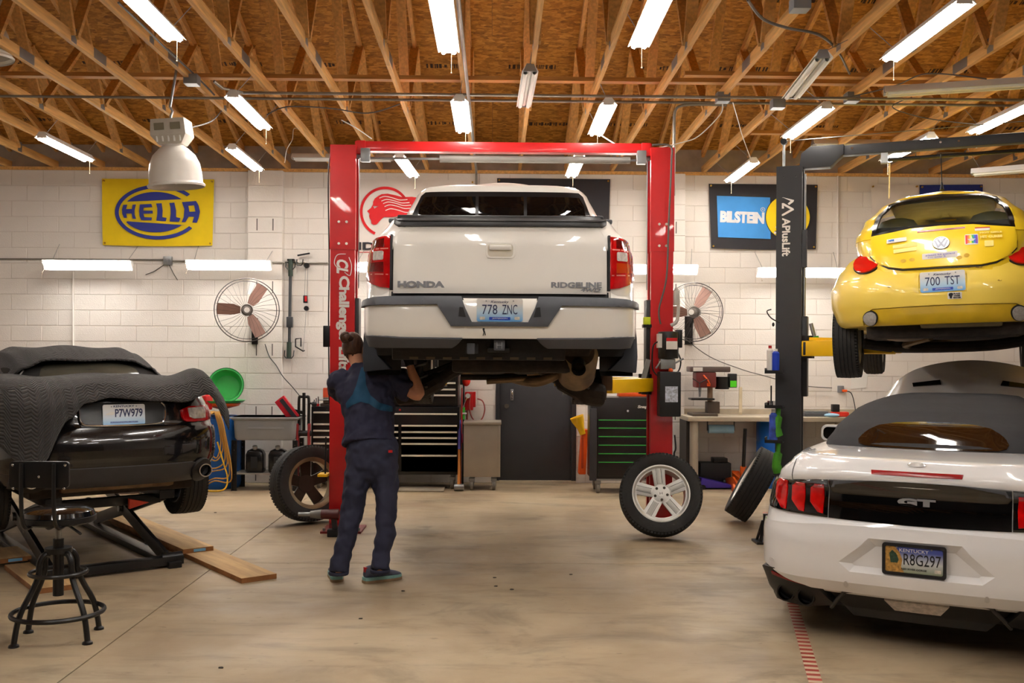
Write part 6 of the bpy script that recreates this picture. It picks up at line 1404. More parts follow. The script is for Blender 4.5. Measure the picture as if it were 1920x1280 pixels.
t = thing('drain_pan', 'flat green drip tray over the funnels on the blue drum', 'tray', (bx0+.02, 12.6, 1.065), group='funnels on the blue drum'); MB().lathe([(0, .012), (.24, .012), (.27, .03), (.285, .03), (.25, 0), (0, 0)], 36).build('pan', GRN, t)
t = thing('lidded_bowl', 'green see-through drain pan standing tilted on the blue drum', 'bowl', (bx0+.0, 12.6, 1.09), rot=(R(75), R(20), 0), group='funnels on the blue drum')
MB().lathe([(0, .0), (.15, .0), (.19, .05), (.2, .12), (.215, .12), (.2, .04), (.155, -.012), (0, -.012)], 36, M.Translation((0, .19, -.03))).build('bowl', GRN, t); MB().lathe([(.205, .115), (.225, .125), (.225, .1), (.205, .1)], 36, M.Translation((0, .19, -.03))).build('rim', mat('green_dark', (30, 130, 60), .35), t)
tag(MB().lathe([(0,0),(.06,0),(.075,.1),(.06,.17),(.02,.18),(.02,.2),(0,.2)], 20).build('oil_jug', REDP, loc=(bx0-.12, 12.42, .985)), 'red plastic jug at the edge of the blue drum', 'jug')
# parts washer
t = thing('parts_washer', 'grey parts washer tub on black legs with two jugs below', 'washer', (F(503, 12.45), 12.45, 0)); hw = .40
GTUB = mat('washer_grey', (146, 148, 150), .45, var=.06)
mb = MB().loft([[(a, b, z) for a, b in rrect(w, d, .05)] for z, w, d in ((.62, .70, .42), (.65, .74, .46), (.86, .76, .48), (.88, .82, .52), (.905, .82, .52))]); mb.build('tub', GTUB, t, ang=40)
MB().bb((-.42, -.27, .885), (.42, .26, .905)).build('lid', mat('lid_grey', (160, 160, 160), .45), t, bevel=.006)
MB().bb((-.2, -.245, .76), (.24, -.238, .785)).build('tub_rib', GTUB, t, bevel=.006)
for sx in (-.37, .37):
    for sy in (-.2, .2):
        l = MB().bb((sx-.03, sy-.004, 0), (sx+.03, sy+.004, .62)).bb((sx-(.03 if sx < 0 else -.022), sy-.03, 0), (sx-(.022 if sx < 0 else -.03), sy+.03, .62)).build('leg', BLACKM, t)
        for z in (.2, .5, .56): MB().cyl((sx, sy-.008, z), (sx, sy, z), .006, n=8).build('bolt', CHROME, l)
MB().bb((-.38, -.2, .2), (.38, .2, .215)).build('shelf', mat('shelf_grey', (140, 134, 126), .5), t)
for k, (x, lab) in enumerate(((-.14, 'black jug with pale cap under the parts washer, left'), (.14, 'black jug with pale cap under the parts washer, right'))):
    j = thing('fluid_jug', lab, 'jug', (F(503, 12.45)+x, 12.38, .215), group='jugs under the parts washer')
    MB().loft([[(a, b, z) for a, b in rrect(w, d, .03)] for z, w, d in ((0, .2, .16), (.02, .22, .18), (.22, .22, .18), (.27, .18, .15), (.29, .1, .1))]).build('body', mat('jug_black', (18, 17, 18), .25), j, ang=40)
    MB().cyl((0, -.03, .285), (0, -.05, .325), .03, n=18).build('cap', mat('jug_cap', (160, 158, 152), .4), j); MB().bb((-.04, -.094, .06), (.04, -.088, .2)).build('grip_recess', BLACKP, j, bevel=.01)
# upright jack / hoist next to the washer
t = thing('trolley_jack', 'red trolley jack standing on end beside the parts washer', 'jack', (F(567, 12.3), 12.35, 0))
for sx in (-.07, .07): MB().bb((sx-.012, -.05, .05), (sx+.012, .05, .82)).build('side_plate', mat('jack_red', (140, 20, 24), .45), t, bevel=.005)
for z in (.08, .42, .7): MB().cyl((-.1, 0, z), (.1, 0, z), .035, n=16).build('roller', BLACKM, t)
MB().tube(spline([(-.06, .02, .8), (-.06, .02, 1.12), (-.03, .02, 1.15), (.03, .02, 1.15), (.06, .02, 1.12), (.06, .02, .8)]), .018).build('handle_fork', BLACKM, t); MB().cyl((0, .02, .7), (0, .02, 1.2), .02).build('ram', BLACKM, t)
MB().box((0,0,0), (.14, .05, .32), M.Translation((-.2, .0, 1.0)) @ M.Rotation(R(-38), 4, 'Y')).build('battery_charger', mat('jack_red2', (186, 24, 40), .4), t, bevel=.01); MB().box((0,-.03,.0), (.05, .01, .3), M.Translation((-.18, .0, 1.0)) @ M.Rotation(R(-38), 4, 'Y')).build('charger_face', mat('dark_grey', (54, 54, 58), .4), t)
MB().bar((-.2, 0, 1.0), (0, .02, .95), .04, .04).build('bracket', BLACKM, t); MB().ball((.13, .0, 1.06), .035).build('knob', BLACKM, t); MB().cyl((.05, .02, 1.08), (.13, 0, 1.06), .012).build('lever', BLACKM, t)
# tool chests
HND = mat('drawer_pull', (236, 230, 216), .3, .2, var=0); CHST = mat('chest_black', (14, 13, 14), .32, var=.1, scale=12)
def castors(t, pts, r=.055, fixed=False):
    for x, y in pts:
        c = MB().bb((x-.035, y-.03, 2*r-.005), (x+.035, y+.03, 2*r+.03)).build('castor_fork', STEEL, t); MB().bb((x-.03, y-.01, r*.8), (x-.024, y+.01, 2*r+.01)).bb((x+.024, y-.01, r*.8), (x+.03, y+.01, 2*r+.01)).build('fork_arm', STEEL, c)
        MB().cyl((x-.02, y, r), (x+.02, y, r), r, n=22).build('castor_wheel', mat('castor_grey', (120, 114, 104), .6), c, bevel=.006)
def chest(lab, px0, px1, Y, ytop, ybot, cols, locks=(), castor=True, pullm=HND, grp='black tool chests'):
    x0 = F(px0, Y); x1 = F(px1, Y); z1 = at(900, ytop, Y).z; z0 = at(900, ybot, Y).z
    t = thing('tool_chest', lab, 'tool chest', ((x0+x1)/2, Y, 0 if castor else z0), group=grp); hw = (x1-x0)/2; zz = 0 if castor else z0
    MB().bb((-hw, 0, z0-zz), (hw, .5, z1-zz)).build('body', CHST, t, bevel=.006)
    for a, b, ys in cols:                    # columns of drawers: px range and the pull heights
        xa = F(a, Y)-t.location.x; xb = F(b, Y)-t.location.x; zt = z1-zz-.015
        for k, yp in enumerate(ys):
            zp = at(900, yp, Y).z-zz; zl = at(900, ys[k+1], Y).z-zz+.012 if k+1 < len(ys) else z0-zz+.035
            d = MB().bb((xa, -.012, zl+.003), (xb, 0, zp+.010)).build('drawer', CHST, t, bevel=.003)
            MB().bb((xa+.004, -.034, zp-.012), (xb-.004, -.012, zp+.009)).build('drawer_pull', pullm, d, bevel=.004)
    for px, py in locks:
        q = at(px, py, Y); MB().cyl((q.x-t.location.x, -.014, q.z-zz), (q.x-t.location.x, .0, q.z-zz), .014, n=14).build('lock', CHROME, t)
    if castor: castors(t, [(-hw+.09, .06), (hw-.09, .06), (-hw+.09, .42), (hw-.09, .42)], r=min(.06, (z0)/2-.015))
    return t
cA = chest('black tool chest with pale pulls behind the left red column', 583, 692, 12.5, 763, 892, [(587, 688, (774, 796, 808, 820, 832, 848, 866))], locks=[(613, 768)])
cB = chest('wide black rolling tool chest behind the mechanic', 696, 861, 12.45, 763, 890, [(738, 857, (776,)), (698, 747, (798, 810, 821, 832)), (752, 857, (798, 810, 821, 832, 854))], locks=[(750, 768)])
cC = chest('black top tool box standing on the wide rolling chest', 698, 858, 12.5, 655, 761.5, [(702, 854, (690, 705, 718, 730, 741))], castor=False)
t = thing('bench_vise', 'orange bench vise on the left tool chest', 'vise', (F(612, 12.6), 12.65, at(900, 763, 12.5).z))
VIS = mat('vise_orange', (210, 80, 40), .5, var=.2)
MB().bb((-.08, -.08, 0), (.08, .08, .035)).build('base', mat('vise_grey', (84, 72, 62), .5), t, bevel=.01); MB().bb((-.04, -.1, .035), (.04, .1, .11)).build('body', mat('vise_grey', 0), t, bevel=.012); MB().bb((-.05, -.05, .1), (.05, .0, .23)).build('jaw', VIS, t, bevel=.012); MB().bb((-.05, .04, .1), (.05, .1, .2)).build('jaw', VIS, t, bevel=.012); MB().cyl((-.09, -.11, .08), (.09, -.11, .08), .008).build('handle', STEEL, t)
t = thing('socket_stand', 'small silver socket stand on the left tool chest', 'tool', (F(592, 12.6), 12.6, at(900, 763, 12.5).z)); MB().bb((-.04, -.02, 0), (.04, .02, .03)).build('base', REDP, t, bevel=.004)
for k in range(3): MB().cyl((-.025+.025*k, 0, .03), (-.025+.025*k, 0, .08+.02*k), .009, n=10).build('socket', CHROME, t)
# long tools leaning by the chest
a = atz(862, 914); t = thing('sledge_hammer', 'sledge hammer with an orange shaft standing head down by the chest', 'hammer', (a.x, 12.3, 0))
MB().cyl((-.06, .0, .045), (.06, .0, .045), .042, n=16).build('head', STEEL, t, bevel=.008); MB().tube([(0, .0, .06), (0, .08, .35), (.0, .2, .85)], [.02, .017, .015], 10).build('shaft', mat('hickory', (206, 128, 56), .5, var=.2), t); MB().tube([(0, .085, .35+.16), (0, .2, .86)], .0175, 10).build('grip_wrap', mat('purple_wrap', (70, 62, 140), .6), t)
t = thing('pole_tool', 'long green handled pole leaning on the wall beside the chest', 'pole', (F(868, 12.9), 12.78, 0)); MB().cyl((0, 0, 0), (.0, .3, 1.5), .011).build('pole', BLACKM, t); MB().tube([(0, .165, .84), (0, .2, 1.0)], .021, 12).build('grip', mat('green_plastic', (60, 180, 50), .4), t); MB().tube(spline([(0, .25, 1.28), (.01, .28, 1.42), (.01, .3, 1.56)]), [.016]*6+[.028]*6+[.02], 10).build('brush', mat('green_dark2', (40, 70, 40), .8), t); MB().lathe([(.04, -.01), (.045, .0), (.04, .01), (.02, .01)], 18, M.Translation((0, .182, .92))).build('collar', WHITEP, t)
t = thing('red_pole', 'thin red pole leaning between the chest and the steel cart', 'pole', (F(865, 12.9), 12.7, 0)); MB().cyl((0, 0, 0), (.0, .28, 1.25), .008).build('shaft', REDP, t); MB().cyl((0, .12, .55), (0, .15, .66), .018).build('grip', mat('magenta_grip', (200, 30, 80), .5), t)
# steel cart
Yc = 12.35; x0 = F(869, Yc); x1 = F(938, Yc); zc0 = at(900, 894, Yc).z; zc1 = at(900, 791, Yc).z
t = thing('steel_cart', 'dull stainless steel cabinet cart on castors left of the door', 'cart', ((x0+x1)/2, Yc, 0)); hw = (x1-x0)/2
SST = mat('brushed_steel', (172, 162, 148), .42, .55, var=.08, scale=3)
MB().bb((-hw, 0, zc0), (hw, .45, zc1-.03)).build('body', SST, t, bevel=.004); MB().bb((-hw-.006, -.015, zc1-.03), (hw+.01, .46, zc1)).build('top', SST, t, bevel=.005); MB().bb((hw-.035, -.006, zc0+.01), (hw-.004, 0, zc1-.04)).build('door_edge', SST, t, bevel=.002); castors(t, [(-hw+.1, .05), (hw-.08, .05), (-hw+.1, .4), (hw-.08, .4)], r=.058)
# red grease reel, lamp, hose loop on the wall
p = at(880, 752, 12.95); t = thing('wall_mounted_hose_reel', 'red air regulator with a looped hose on the wall by the door', 'reel', (p.x, YW-.02, p.z))
MB().bb((-.06, -.12, -.12), (.05, -.02, .12)).build('body', REDP, t, bevel=.012); MB().bb((.05, -.09, -.08), (.08, -.02, .12)).build('side_plate', REDP, t, bevel=.004); MB().cyl((-.02, -.15, .07), (-.02, -.1, .07), .032, n=18).build('gauge', WHITEP, t); MB().tube(spline([(-.03, -.15, .05), (-.06, -.17, -.02), (-.08, -.17, -.08)]), .008).build('lever', CHROME, t)
HR = mat('red_rubber_hose', (150, 66, 58), .5)
MB().tube(spline([(.02, -.14, .1), (-.0, -.15, -.05), (.03, -.15, -.2), (.1, -.14, -.27), (.17, -.12, -.22), (.2, -.1, -.1), (.17, -.08, .0), (.1, -.08, .03)]), .009, 8).build('hose', HR, t); MB().tube([(-.03, -.1, -.1), (-.03, -.1, -.3)], .012).build('drop_pipe', HR, t)
p = at(874, 714, 12.95); t = thing('wall_mounted_red_lamp', 'round red lamp head above the red reel', 'lamp', (p.x, YW, p.z)); MB().ball((0, -.14, 0), (.055, .05, .07), 18, 12).build('bulb_cover', mat('red_shiny', (220, 44, 30), .25), t); MB().bb((-.08, -.16, -.05), (-.03, -.08, .06)).build('housing', BLACKP, t, bevel=.01); MB().cyl((-.04, 0, 0), (-.02, -.12, 0), .012).build('bracket', BLACKM, t)
# black and green roll cab
Yg = 12.1; t = chest('black roll cab with green trim right of the door', 1108, 1240, Yg, 744, 897, [(1121, 1236, (786, 801, 817, 833, 849, 865))], locks=[(1177, 770)], pullm=mat('green_trim', (56, 190, 70), .35), grp='tool cabinets')
for ch in t.children:
    for g in ch.children:
        if g.name.startswith('drawer_pull'): g.scale = (1, .6, .42); g.location.z = .58*sum(v.co.z for v in g.data.vertices)/len(g.data.vertices)
q = at(1207, 763, Yg); text('Snap-on', .08, LW, t, frame((q.x-t.location.x+.03, -.008, q.z), (1,0,0), (0,0,1)), fit=(.21, .045), bold=.003, ext=.004, shear=.15)
MB().bb((F(1108, Yg)-t.location.x-.02, -.03, .16), (F(1118, Yg)-t.location.x, .02, at(0, 760, Yg).z)).build('push_handle', mat('dark_grey', (54, 54, 58), .4), t, bevel=.008); MB().bb((-.42, -.014, .16), (.42, -.002, .18)).build('kick_strip', STEEL, t)
zt = at(1170, 744, Yg).z
t = thing('tool_case', 'orange and black tool case lying on the green trimmed cab', 'case', (F(1192, Yg), Yg+.2, zt)); MB().bb((-.2, -.1, 0), (.16, .1, .05)).build('lower_shell', ORG, t, bevel=.01); MB().bb((-.18, -.08, .05), (.1, .08, .075)).build('upper_shell', mat('green_plastic', 0), t, bevel=.01)
t = thing('red_dome', 'small red round cap on the left of the green trimmed cab', 'cap', (F(1108, Yg)+.05, Yg+.1, zt)); MB().lathe([(.04, 0), (.045, .03), (.03, .06), (0, .07)], 18).build('dome', REDP, t); MB().lathe([(.05, 0), (.05, .01), (0, .01)], 18).build('foot', BLACKP, t)
# orange creeper and yellow funnel
p = atz(1090, 905); t = thing('wall_mounted_creeper', 'orange plastic ramp hung upright beside the roll cab', 'ramp', (F(1093, 12.95), 12.98, .42))
MB().add([(-.06, -.1, -.28), (.03, -.1, -.28), (.06, -.1, .3), (-.02, -.1, .3), (-.06, 0.1, -.28), (.03, .1, -.28), (.06, .1, .3), (-.02, .1, .3)], [(0,1,2,3),(7,6,5,4),(0,4,5,1),(1,5,6,2),(2,6,7,3),(3,7,4,0)]).build('ramp', ORG, t, bevel=.01); MB().bb((-.03, -.106, -.2), (.0, -.1, .2)).build('rib', mat('orange_dark', (190, 60, 14), .5), t); MB().bb((-.02, .09, .2), (.02, .14, .24)).build('wall_hook', STEEL, t)
t = funnel('yellow funnel hung on the wall above the orange ramp', (F(1092, 12.95), 12.9, .66), .085, .035, .24, mat('yellow_plastic', (240, 186, 16), .4), rot=(0, R(-20), 0)); t['group'] = 'funnels'; t.name = 'wall_mounted_funnel'
# fans on the wall
def fan(lab, px, py, Y, r, yaw, pitch=0):
    p = at(px, py, Y); t = thing('wall_fan', lab, 'fan', p, rot=(pitch, 0, yaw), group='wall fans')
    WIRE = mat('fan_wire', (66, 60, 56), .5, .3); BLD = mat('fan_blade', (150, 112, 98), .5, var=.15)
    for y, rr in ((-.07, r*.92), (.0, r), (.07, r*.92)): MB().tube([(rr*math.cos(2*PI*k/48), y, rr*math.sin(2*PI*k/48)) for k in range(48)], .006 if y == 0 else .003, 6, True).build('guard_ring', WIRE, t)
    mb = MB()
    for k in range(30):
        a = 2*PI*k/30; b = a+.25
        for sgn in (-1, 1): mb.tube([(.05*math.cos(b), sgn*.12, .05*math.sin(b)), (.5*r*math.cos(a+.1), sgn*.11, .5*r*math.sin(a+.1)), (.92*r*math.cos(a), sgn*.07, .92*r*math.sin(a)), (r*math.cos(a), 0, r*math.sin(a))], .0016, 4)
    mb.build('guard_wires', WIRE, t)['kind'] = 'stuff'
    for k in range(3):
        a = 2*PI*k/3+R(60); ca, sa = math.cos(a), math.sin(a); L = [(.08, -.04), (.16, -.075), (.9*r, -.085), (.92*r, .06), (.16, .06), (.08, .04)]
        slab([L], -.002, .002, lambda u, v, d: (u*ca-v*sa, d+v*.35, u*sa+v*ca)).build('blade', BLD, t)
    MB().lathe([(0, -.13), (.045, -.13), (.05, -.1), (.05, .02), (0, .02)], 22, M.Rotation(-PI/2, 4, 'X')).build('hub', mat('fan_hub', (120, 114, 108), .4, .4), t); MB().lathe([(0, -.002), (.035, -.002), (.035, .002), (0, .002)], 20, M.Translation((0, -.14, 0)) @ M.Rotation(-PI/2, 4, 'X')).build('badge', WHITEP, t)
    MB().cyl((0, .05, 0), (0, .22, 0), .075, .06, n=20).build('motor', mat('fan_hub', 0), t)
    return t
f1 = fan('large wall fan with brown blades left of the red lift', 463, 581, YW-.42, .40, R(14), R(2))
p = at(488, 623, YW-.15); t = MB().tube([(0, .2, 0), (.1, .3, -.14), (.1, .28, -.3)], .022, 8).build('support_arm', BLACKM, f1); MB().bb((.06, .24, -.44), (.14, .30, -.1)).build('wall_plate', BLACKM, f1, bevel=.004)
f2 = fan('large wall fan partly behind the right red column', 1300, 585, YW-.42, .375, R(-22), R(2))
MB().tube([(0, .2, 0), (-.08, .32, -.14), (-.1, .4, -.2)], .022, 8).build('support_arm', BLACKM, f2); MB().bb((-.2, .36, -.42), (-.08, .42, -.05)).build('wall_plate', BLACKM, f2, bevel=.004)
pipe('hanging_cable', 'black power cord running down the wall from the left fan', 'cord', spline([at(497, 645, YW-.13), at(505, 668, YW-.13), at(518, 685, YW-.13), at(530, 705, YW-.13), at(548, 725, YW-.05), at(562, 742, YW-.05)]), .006, BLACKP, 6, 'fan cords')
pipe('hanging_cable', 'grey power cord stretched along the wall from the right fan', 'cord', spline([at(1281, 632, YW-.03), at(1330, 668, YW-.03), at(1390, 692, YW-.03), at(1432, 704, YW-.03), at(1500, 722, YW-.03), at(1560, 727, YW-.03)]), .006, CORDM, 6, 'fan cords')
# bar tools hung on the wall
p = at(543, 578, YW-.05)
def loopf(t, cx, cz, w, h): MB().tube([(cx-w/2, -.02, cz+h/2), (cx-w/2, -.05, cz-h*.2), (cx-w*.3, -.05, cz-h/2), (cx+w*.3, -.05, cz-h/2), (cx+w/2, -.05, cz-h*.2), (cx+w/2, -.02, cz+h/2)], .007, 6).build('hook', BLACKM, t)
t = thing('wall_mounted_bar', 'dark green ratcheting bar hung upright on the wall beside the left fan', 'bar', (p.x, YW-.03, p.z)); GB = mat('bar_green', (50, 66, 54), .5)
MB().cyl((0, -.03, -.6), (0.012, -.03, .6), .02, n=12).build('bar', mat('bar_grey', (70, 72, 74), .4, .4), t); MB().cyl((.012, -.03, .42), (.012, -.03, .64), .03, n=12).build('sleeve', GB, t); MB().cyl((-.005, -.03, -.65), (-.002, -.03, -.44), .03, n=12).build('sleeve', GB, t); MB().bb((-.035, -.06, -.25), (.045, .0, -.11)).build('ratchet', mat('bar_grey', 0), t, bevel=.01); loopf(t, .012, .56, .12, .1); loopf(t, 0, -.6, .12, .1); MB().bb((-.03, -.05, .62), (.06, .03, .645)).build('wall_hook', BLACKM, t)
p = at(572, 578, YW-.05); t = thing('wall_mounted_hoist', 'small black cable pulley set hung on the wall beside the bar', 'hoist', (p.x, YW-.03, p.z)); 
for z, r in ((.56, .035), (.0, .032)): MB().cyl((.02, -.05, z), (.02, .0, z), r, n=18).build('pulley', BLACKM, t)
MB().bb((-.02, -.05, .07), (.035, -.01, .17)).build('label_block', BLACKM, t, bevel=.005); MB().bb((.0, -.053, .09), (.03, -.049, .16)).build('red_label', REDP, t)
for a, b in (((.005, .56), (-.005, .17)), ((.035, .54), (.025, .17)), ((.02, .0), (-.02, -.55))): MB().cyl((a[0], -.03, a[1]), (b[0], -.03, b[1]), .003, n=5).build('cord_line', STEEL, t)
loopf(t, -.07, .6, .08, .08); MB().tube([(-.12, -.03, -.4), (-.12, -.03, -.5), (-.02, -.03, -.56), (.0, -.03, -.55)], .009, 6).build('hook', BLACKM, t); MB().tube([(-.12, -.03, -.4), (-.05, -.03, -.39), (-.05, -.03, -.5)], .009, 6).build('hook', BLACKM, t); MB().bar((-.1, -.03, .69), (.06, -.03, .72), .02, .02).build('top_bar', BLACKM, t)
# workbench on the right
Yb = 12.42; zb = at(1400, 782, Yb).z; xb0 = F(1290, Yb); xb1 = xb0+2.6
wb = thing('workbench', 'long grey workbench along the wall behind the black column', 'workbench', ((xb0+xb1)/2, (Yb+YW)/2, 0)); hx = (xb1-xb0)/2
BTOP = mat('bench_top', (176, 164, 144), .6, var=.2, scale=4); hy = (YW-.02-Yb)/2
MB().bb((-hx, -hy, zb-.055), (hx, hy, zb)).build('top', BTOP, wb, bevel=.004); MB().bb((-hx, hy-.02, zb), (hx, hy, zb+.07)).build('back_strip', BTOP, wb)
for x in (-hx+.06, hx-.7): MB().cyl((x+.03, -hy+.08, 0), (x+.03, -hy+.08, zb-.055), .055, n=18).build('leg', mat('bench_leg', (168, 158, 142), .5), wb)
for x in (-hx+.02, hx-.05): MB().bb((x-.02, -hy+.12, 0), (x+.1, hy-.1, zb-.055)).build('side_panel', mat('dark_panel', (44, 38, 34), .6), wb)
ZBt = zb
# drill press
p = at(1320, 700, 12.3); dp = thing('drill_press', 'small red and grey drill press on the workbench', 'drill press', (F(1322, 12.75), 12.78, ZBt)); MAR = mat('press_maroon', (110, 38, 36), .5, var=.15)
MB().bb((-.2, -.22, 0), (.12, .16, .035)).build('base', mat('press_iron', (78, 66, 56), .5), dp, bevel=.008); MB().bb((.02, -.06, .03), (.18, .1, .18)).build('base_block', mat('press_iron', 0), dp, bevel=.01); MB().cyl((.07, .03, .03), (.07, .03, .62), .035, n=18).build('column', mat('press_steel', (150, 126, 104), .45, .4), dp)
MB().bb((-.2, -.12, .2), (.1, .1, .225)).build('table', BLACKM, dp, bevel=.006); MB().bb((-.14, -.12, .36), (.12, .12, .56)).build('head', MAR, dp, bevel=.02); MB().bb((-.22, -.13, .56), (.3, .13, .63)).build('belt_cover', mat('press_grey', (92, 78, 74), .45), dp, bevel=.015); MB().cyl((.22, .0, .5), (.22, .0, .34), .09, n=20).build('motor', BLACKM, dp); MB().bb((.3, -.06, .36), (.4, .06, .54)).build('switch_case', BLACKP, dp, bevel=.01); MB().bb((.31, -.066, .37), (.39, -.058, .45)).build('label', mat('lime_plastic', 0), dp)
MB().cyl((-.08, -.06, .36), (-.08, -.06, .24), .022, .012, n=12).build('chuck', STEEL, dp); MB().bb((-.18, -.135, .57), (-.06, -.13, .62)).build('name_strip', mat('label_white', 0), dp)
for a in range(3): MB().cyl((-.1, -.14, .42), (-.1+.11*math.cos(a*2.1+.5), -.17, .42+.11*math.sin(a*2.1+.5)), .006).build('feed_handle', BLACKM, dp)
MB().bb((.0, -.13, .38), (.04, -.12, .42)).build('switch', ORG, dp); MB().tube(spline([(-.05, -.13, .52), (0, -.15, .46), (.03, -.14, .4)]), .01).build('orange_cord', ORG, dp)
p = at(1388, 755, 13); t = thing('wall_leaning_lath', 'pale wooden lath standing on the bench against the wall', 'lath', (p.x, 12.98, ZBt)); MB().bb((-.02, 0, 0), (.02, .02, .36)).build('stick', mat('pale_wood', (226, 212, 180), .7), t); MB().bb((-.02, -.002, .0), (.02, 0, .03)).build('stick_foot', mat('pale_wood2', (200, 180, 150), .7), t)
p = at(1288, 800, 11.6); t = thing('metal_angle', 'tall grey metal bar leaning beside the workbench end', 'bar', (F(1277, 12.0), 12.4, 0)); MB().bar((0, 0, 0), (-.01, .55, 1.5), .04, .006).bar((.018, 0.02, 0), (.008, .57, 1.5), .006, .04).build('angle', mat('bar_grey2', (150, 146, 140), .45, .5), t); MB().bb((-.03, -.03, 0), (.03, .03, .02)).build('foot', BLACKP, t)
t = thing('towel_roll', 'blue paper towel roll hung under the workbench', 'paper roll', (F(1351, 12.6), 12.6, zb-.055)); rr = .055; zz = at(1351, 804, 12.6).z-zb+.055
MB().cyl((-.16, 0, zz), (.16, 0, zz), rr, n=24).build('roll', mat('towel_blue', (150, 190, 216), .8), t)
for s in (-1, 1): MB().bb((s*.17-.004, -.02, zz-.02), (s*.17+.004, .02, .004)).build('holder_arm', BLACKM, t)
barrel('blue plastic drum standing under the workbench behind the black column', F(1462, 12.75), 12.8, m=mat('drum_blue2', (22, 104, 200), .4, var=.12))
t = thing('floor_jack', 'orange floor jack with a tall black handle under the bench', 'jack', (F(1391, 12.5), 12.55, 0)); OJ = mat('jack_orange', (226, 96, 20), .45, var=.1)
for s in (-1, 1): MB().add([(s*.12-.012, -.3, .05), (s*.12-.012, .3, .04), (s*.12-.012, .3, .1), (s*.12-.012, -.1, .17), (s*.12-.012, -.3, .12)]+[(s*.12+.012, -.3, .05), (s*.12+.012, .3, .04), (s*.12+.012, .3, .1), (s*.12+.012, -.1, .17), (s*.12+.012, -.3, .12)], [(0,1,2,3,4),(9,8,7,6,5)]+[(i,(i+1)%5,5+(i+1)%5,5+i) for i in range(5)]).build('side_plate', OJ, t)
MB().cyl((0, -.1, .12), (0, -.12, .3), .04, n=14).build('handle_socket', OJ, t); MB().cyl((0, -.12, .25), (.0, -.2, .78), .022, n=12).build('handle', BLACKM, t); MB().bar((0, -.1, .13), (0, .28, .16), .1, .05).build('lift_arm', OJ, t); MB().cyl((0, .28, .17), (0, .28, .2), .05, n=16).build('saddle', OJ, t)
for s in (-1, 1):
    for y in (-.26, .26): MB().cyl((s*.14, y, .05), (s*.17, y, .05), .05, n=18).build('wheel', OJ if y < 0 else BLACKM, t)
t = thing('floor_jack', 'low purple floor jack lying under the bench', 'jack', (F(1342, 12.6), 12.62, 0)); PJ = mat('jack_purple', (64, 44, 150), .45)
MB().add([(-.22, -.12, .02), (.2, -.12, .02), (.2, -.12, .05), (-.2, -.12, .14), (-.22, .12, .02), (.2, .12, .02), (.2, .12, .05), (-.2, .12, .14)], [(0,1,2,3),(7,6,5,4),(0,4,5,1),(1,5,6,2),(2,6,7,3),(3,7,4,0)]).build('frame', PJ, t, bevel=.008)
for x in (-.18, .2): MB().cyl((x, -.14, .03), (x, .14, .03), .03, n=16).build('wheel', BLACKM, t)
t = thing('equipment_case', 'black box standing behind the purple jack under the bench', 'case', (F(1340, 12.9), 12.95, 0)); MB().bb((-.2, -.12, 0), (.2, .12, .3)).build('body', BLACKP, t, bevel=.01); MB().bb((-.02, -.1, .3), (.16, .1, .36)).build('lid_block', BLACKM, t, bevel=.01)
p = at(1538, 775, 12.2); t = thing('tool_tray', 'dark grey tool tray lying on the bench right of the black column', 'tray', (F(1535, 12.7), 12.7, ZBt)); MB().bb((-.22, -.1, 0), (.2, .1, .05)).build('tray', mat('dark_grey2', (84, 86, 90), .5), t, bevel=.01); MB().bb((-.18, -.07, .05), (.1, .07, .07)).build('tools', STEEL, t, bevel=.01)
t = thing('cordless_tool', 'red and black power tool on the bench by the convertible', 'power tool', (F(1572, 12.6), 12.6, ZBt)); MB().bb((-.1, -.05, 0), (.12, .05, .065)).build('body', mat('tool_red', (220, 50, 34), .4), t, bevel=.02); MB().bb((-.09, -.04, .065), (.0, .04, .16)).build('battery', BLACKP, t, bevel=.008)
tag(MB().ball((0,0,.025), (.1, .05, .025), 16, 8).build('shop_rag', mat('towel_blue', 0), loc=(F(1560, 12.5), 12.52, ZBt)), 'pale blue paper rag on the bench beside the red tool', 'rag')
p = at(1577, 730, YW); t = thing('wall_socket', 'wall socket with an orange plug above the workbench', 'socket', (p.x, YW, p.z)); MB().bb((-.05, -.03, -.04), (.03, 0, .05)).build('box', GREYP, t, bevel=.005); MB().bb((.0, -.07, -.03), (.06, -.03, .0)).build('plug', ORG, t, bevel=.006); MB().tube(spline([(.05, -.05, -.02), (.12, -.05, -.05), (.16, -.06, -.2), (.17, -.08, -.35)]), .006).build('cord', BLACKP, t)
p = at(1610, 715, YW); tag(slab([[(-.11, -.1), (.1, -.08), (.12, .1), (-.09, .11)]], 0, .002, lambda u, v, d: (p.x+u, YW-.004-d, p.z+v)).build('wall_notice', WHITEP), 'white paper notice taped to the wall above the socket', 'notice')
t = thing('wall_mounted_hook', 'black hooked cable on the left side of the black column', 'hook', at(1446, 600, 9.2)); MB().tube(spline([(.08, .02, -.02), (.0, .0, .02), (-.04, 0, .08), (.0, 0, .1)]), .006).build('hook', BLACKM, t); MB().ball((.02, 0, -.04), (.012, .012, .02)).build('clip', BLACKM, t)
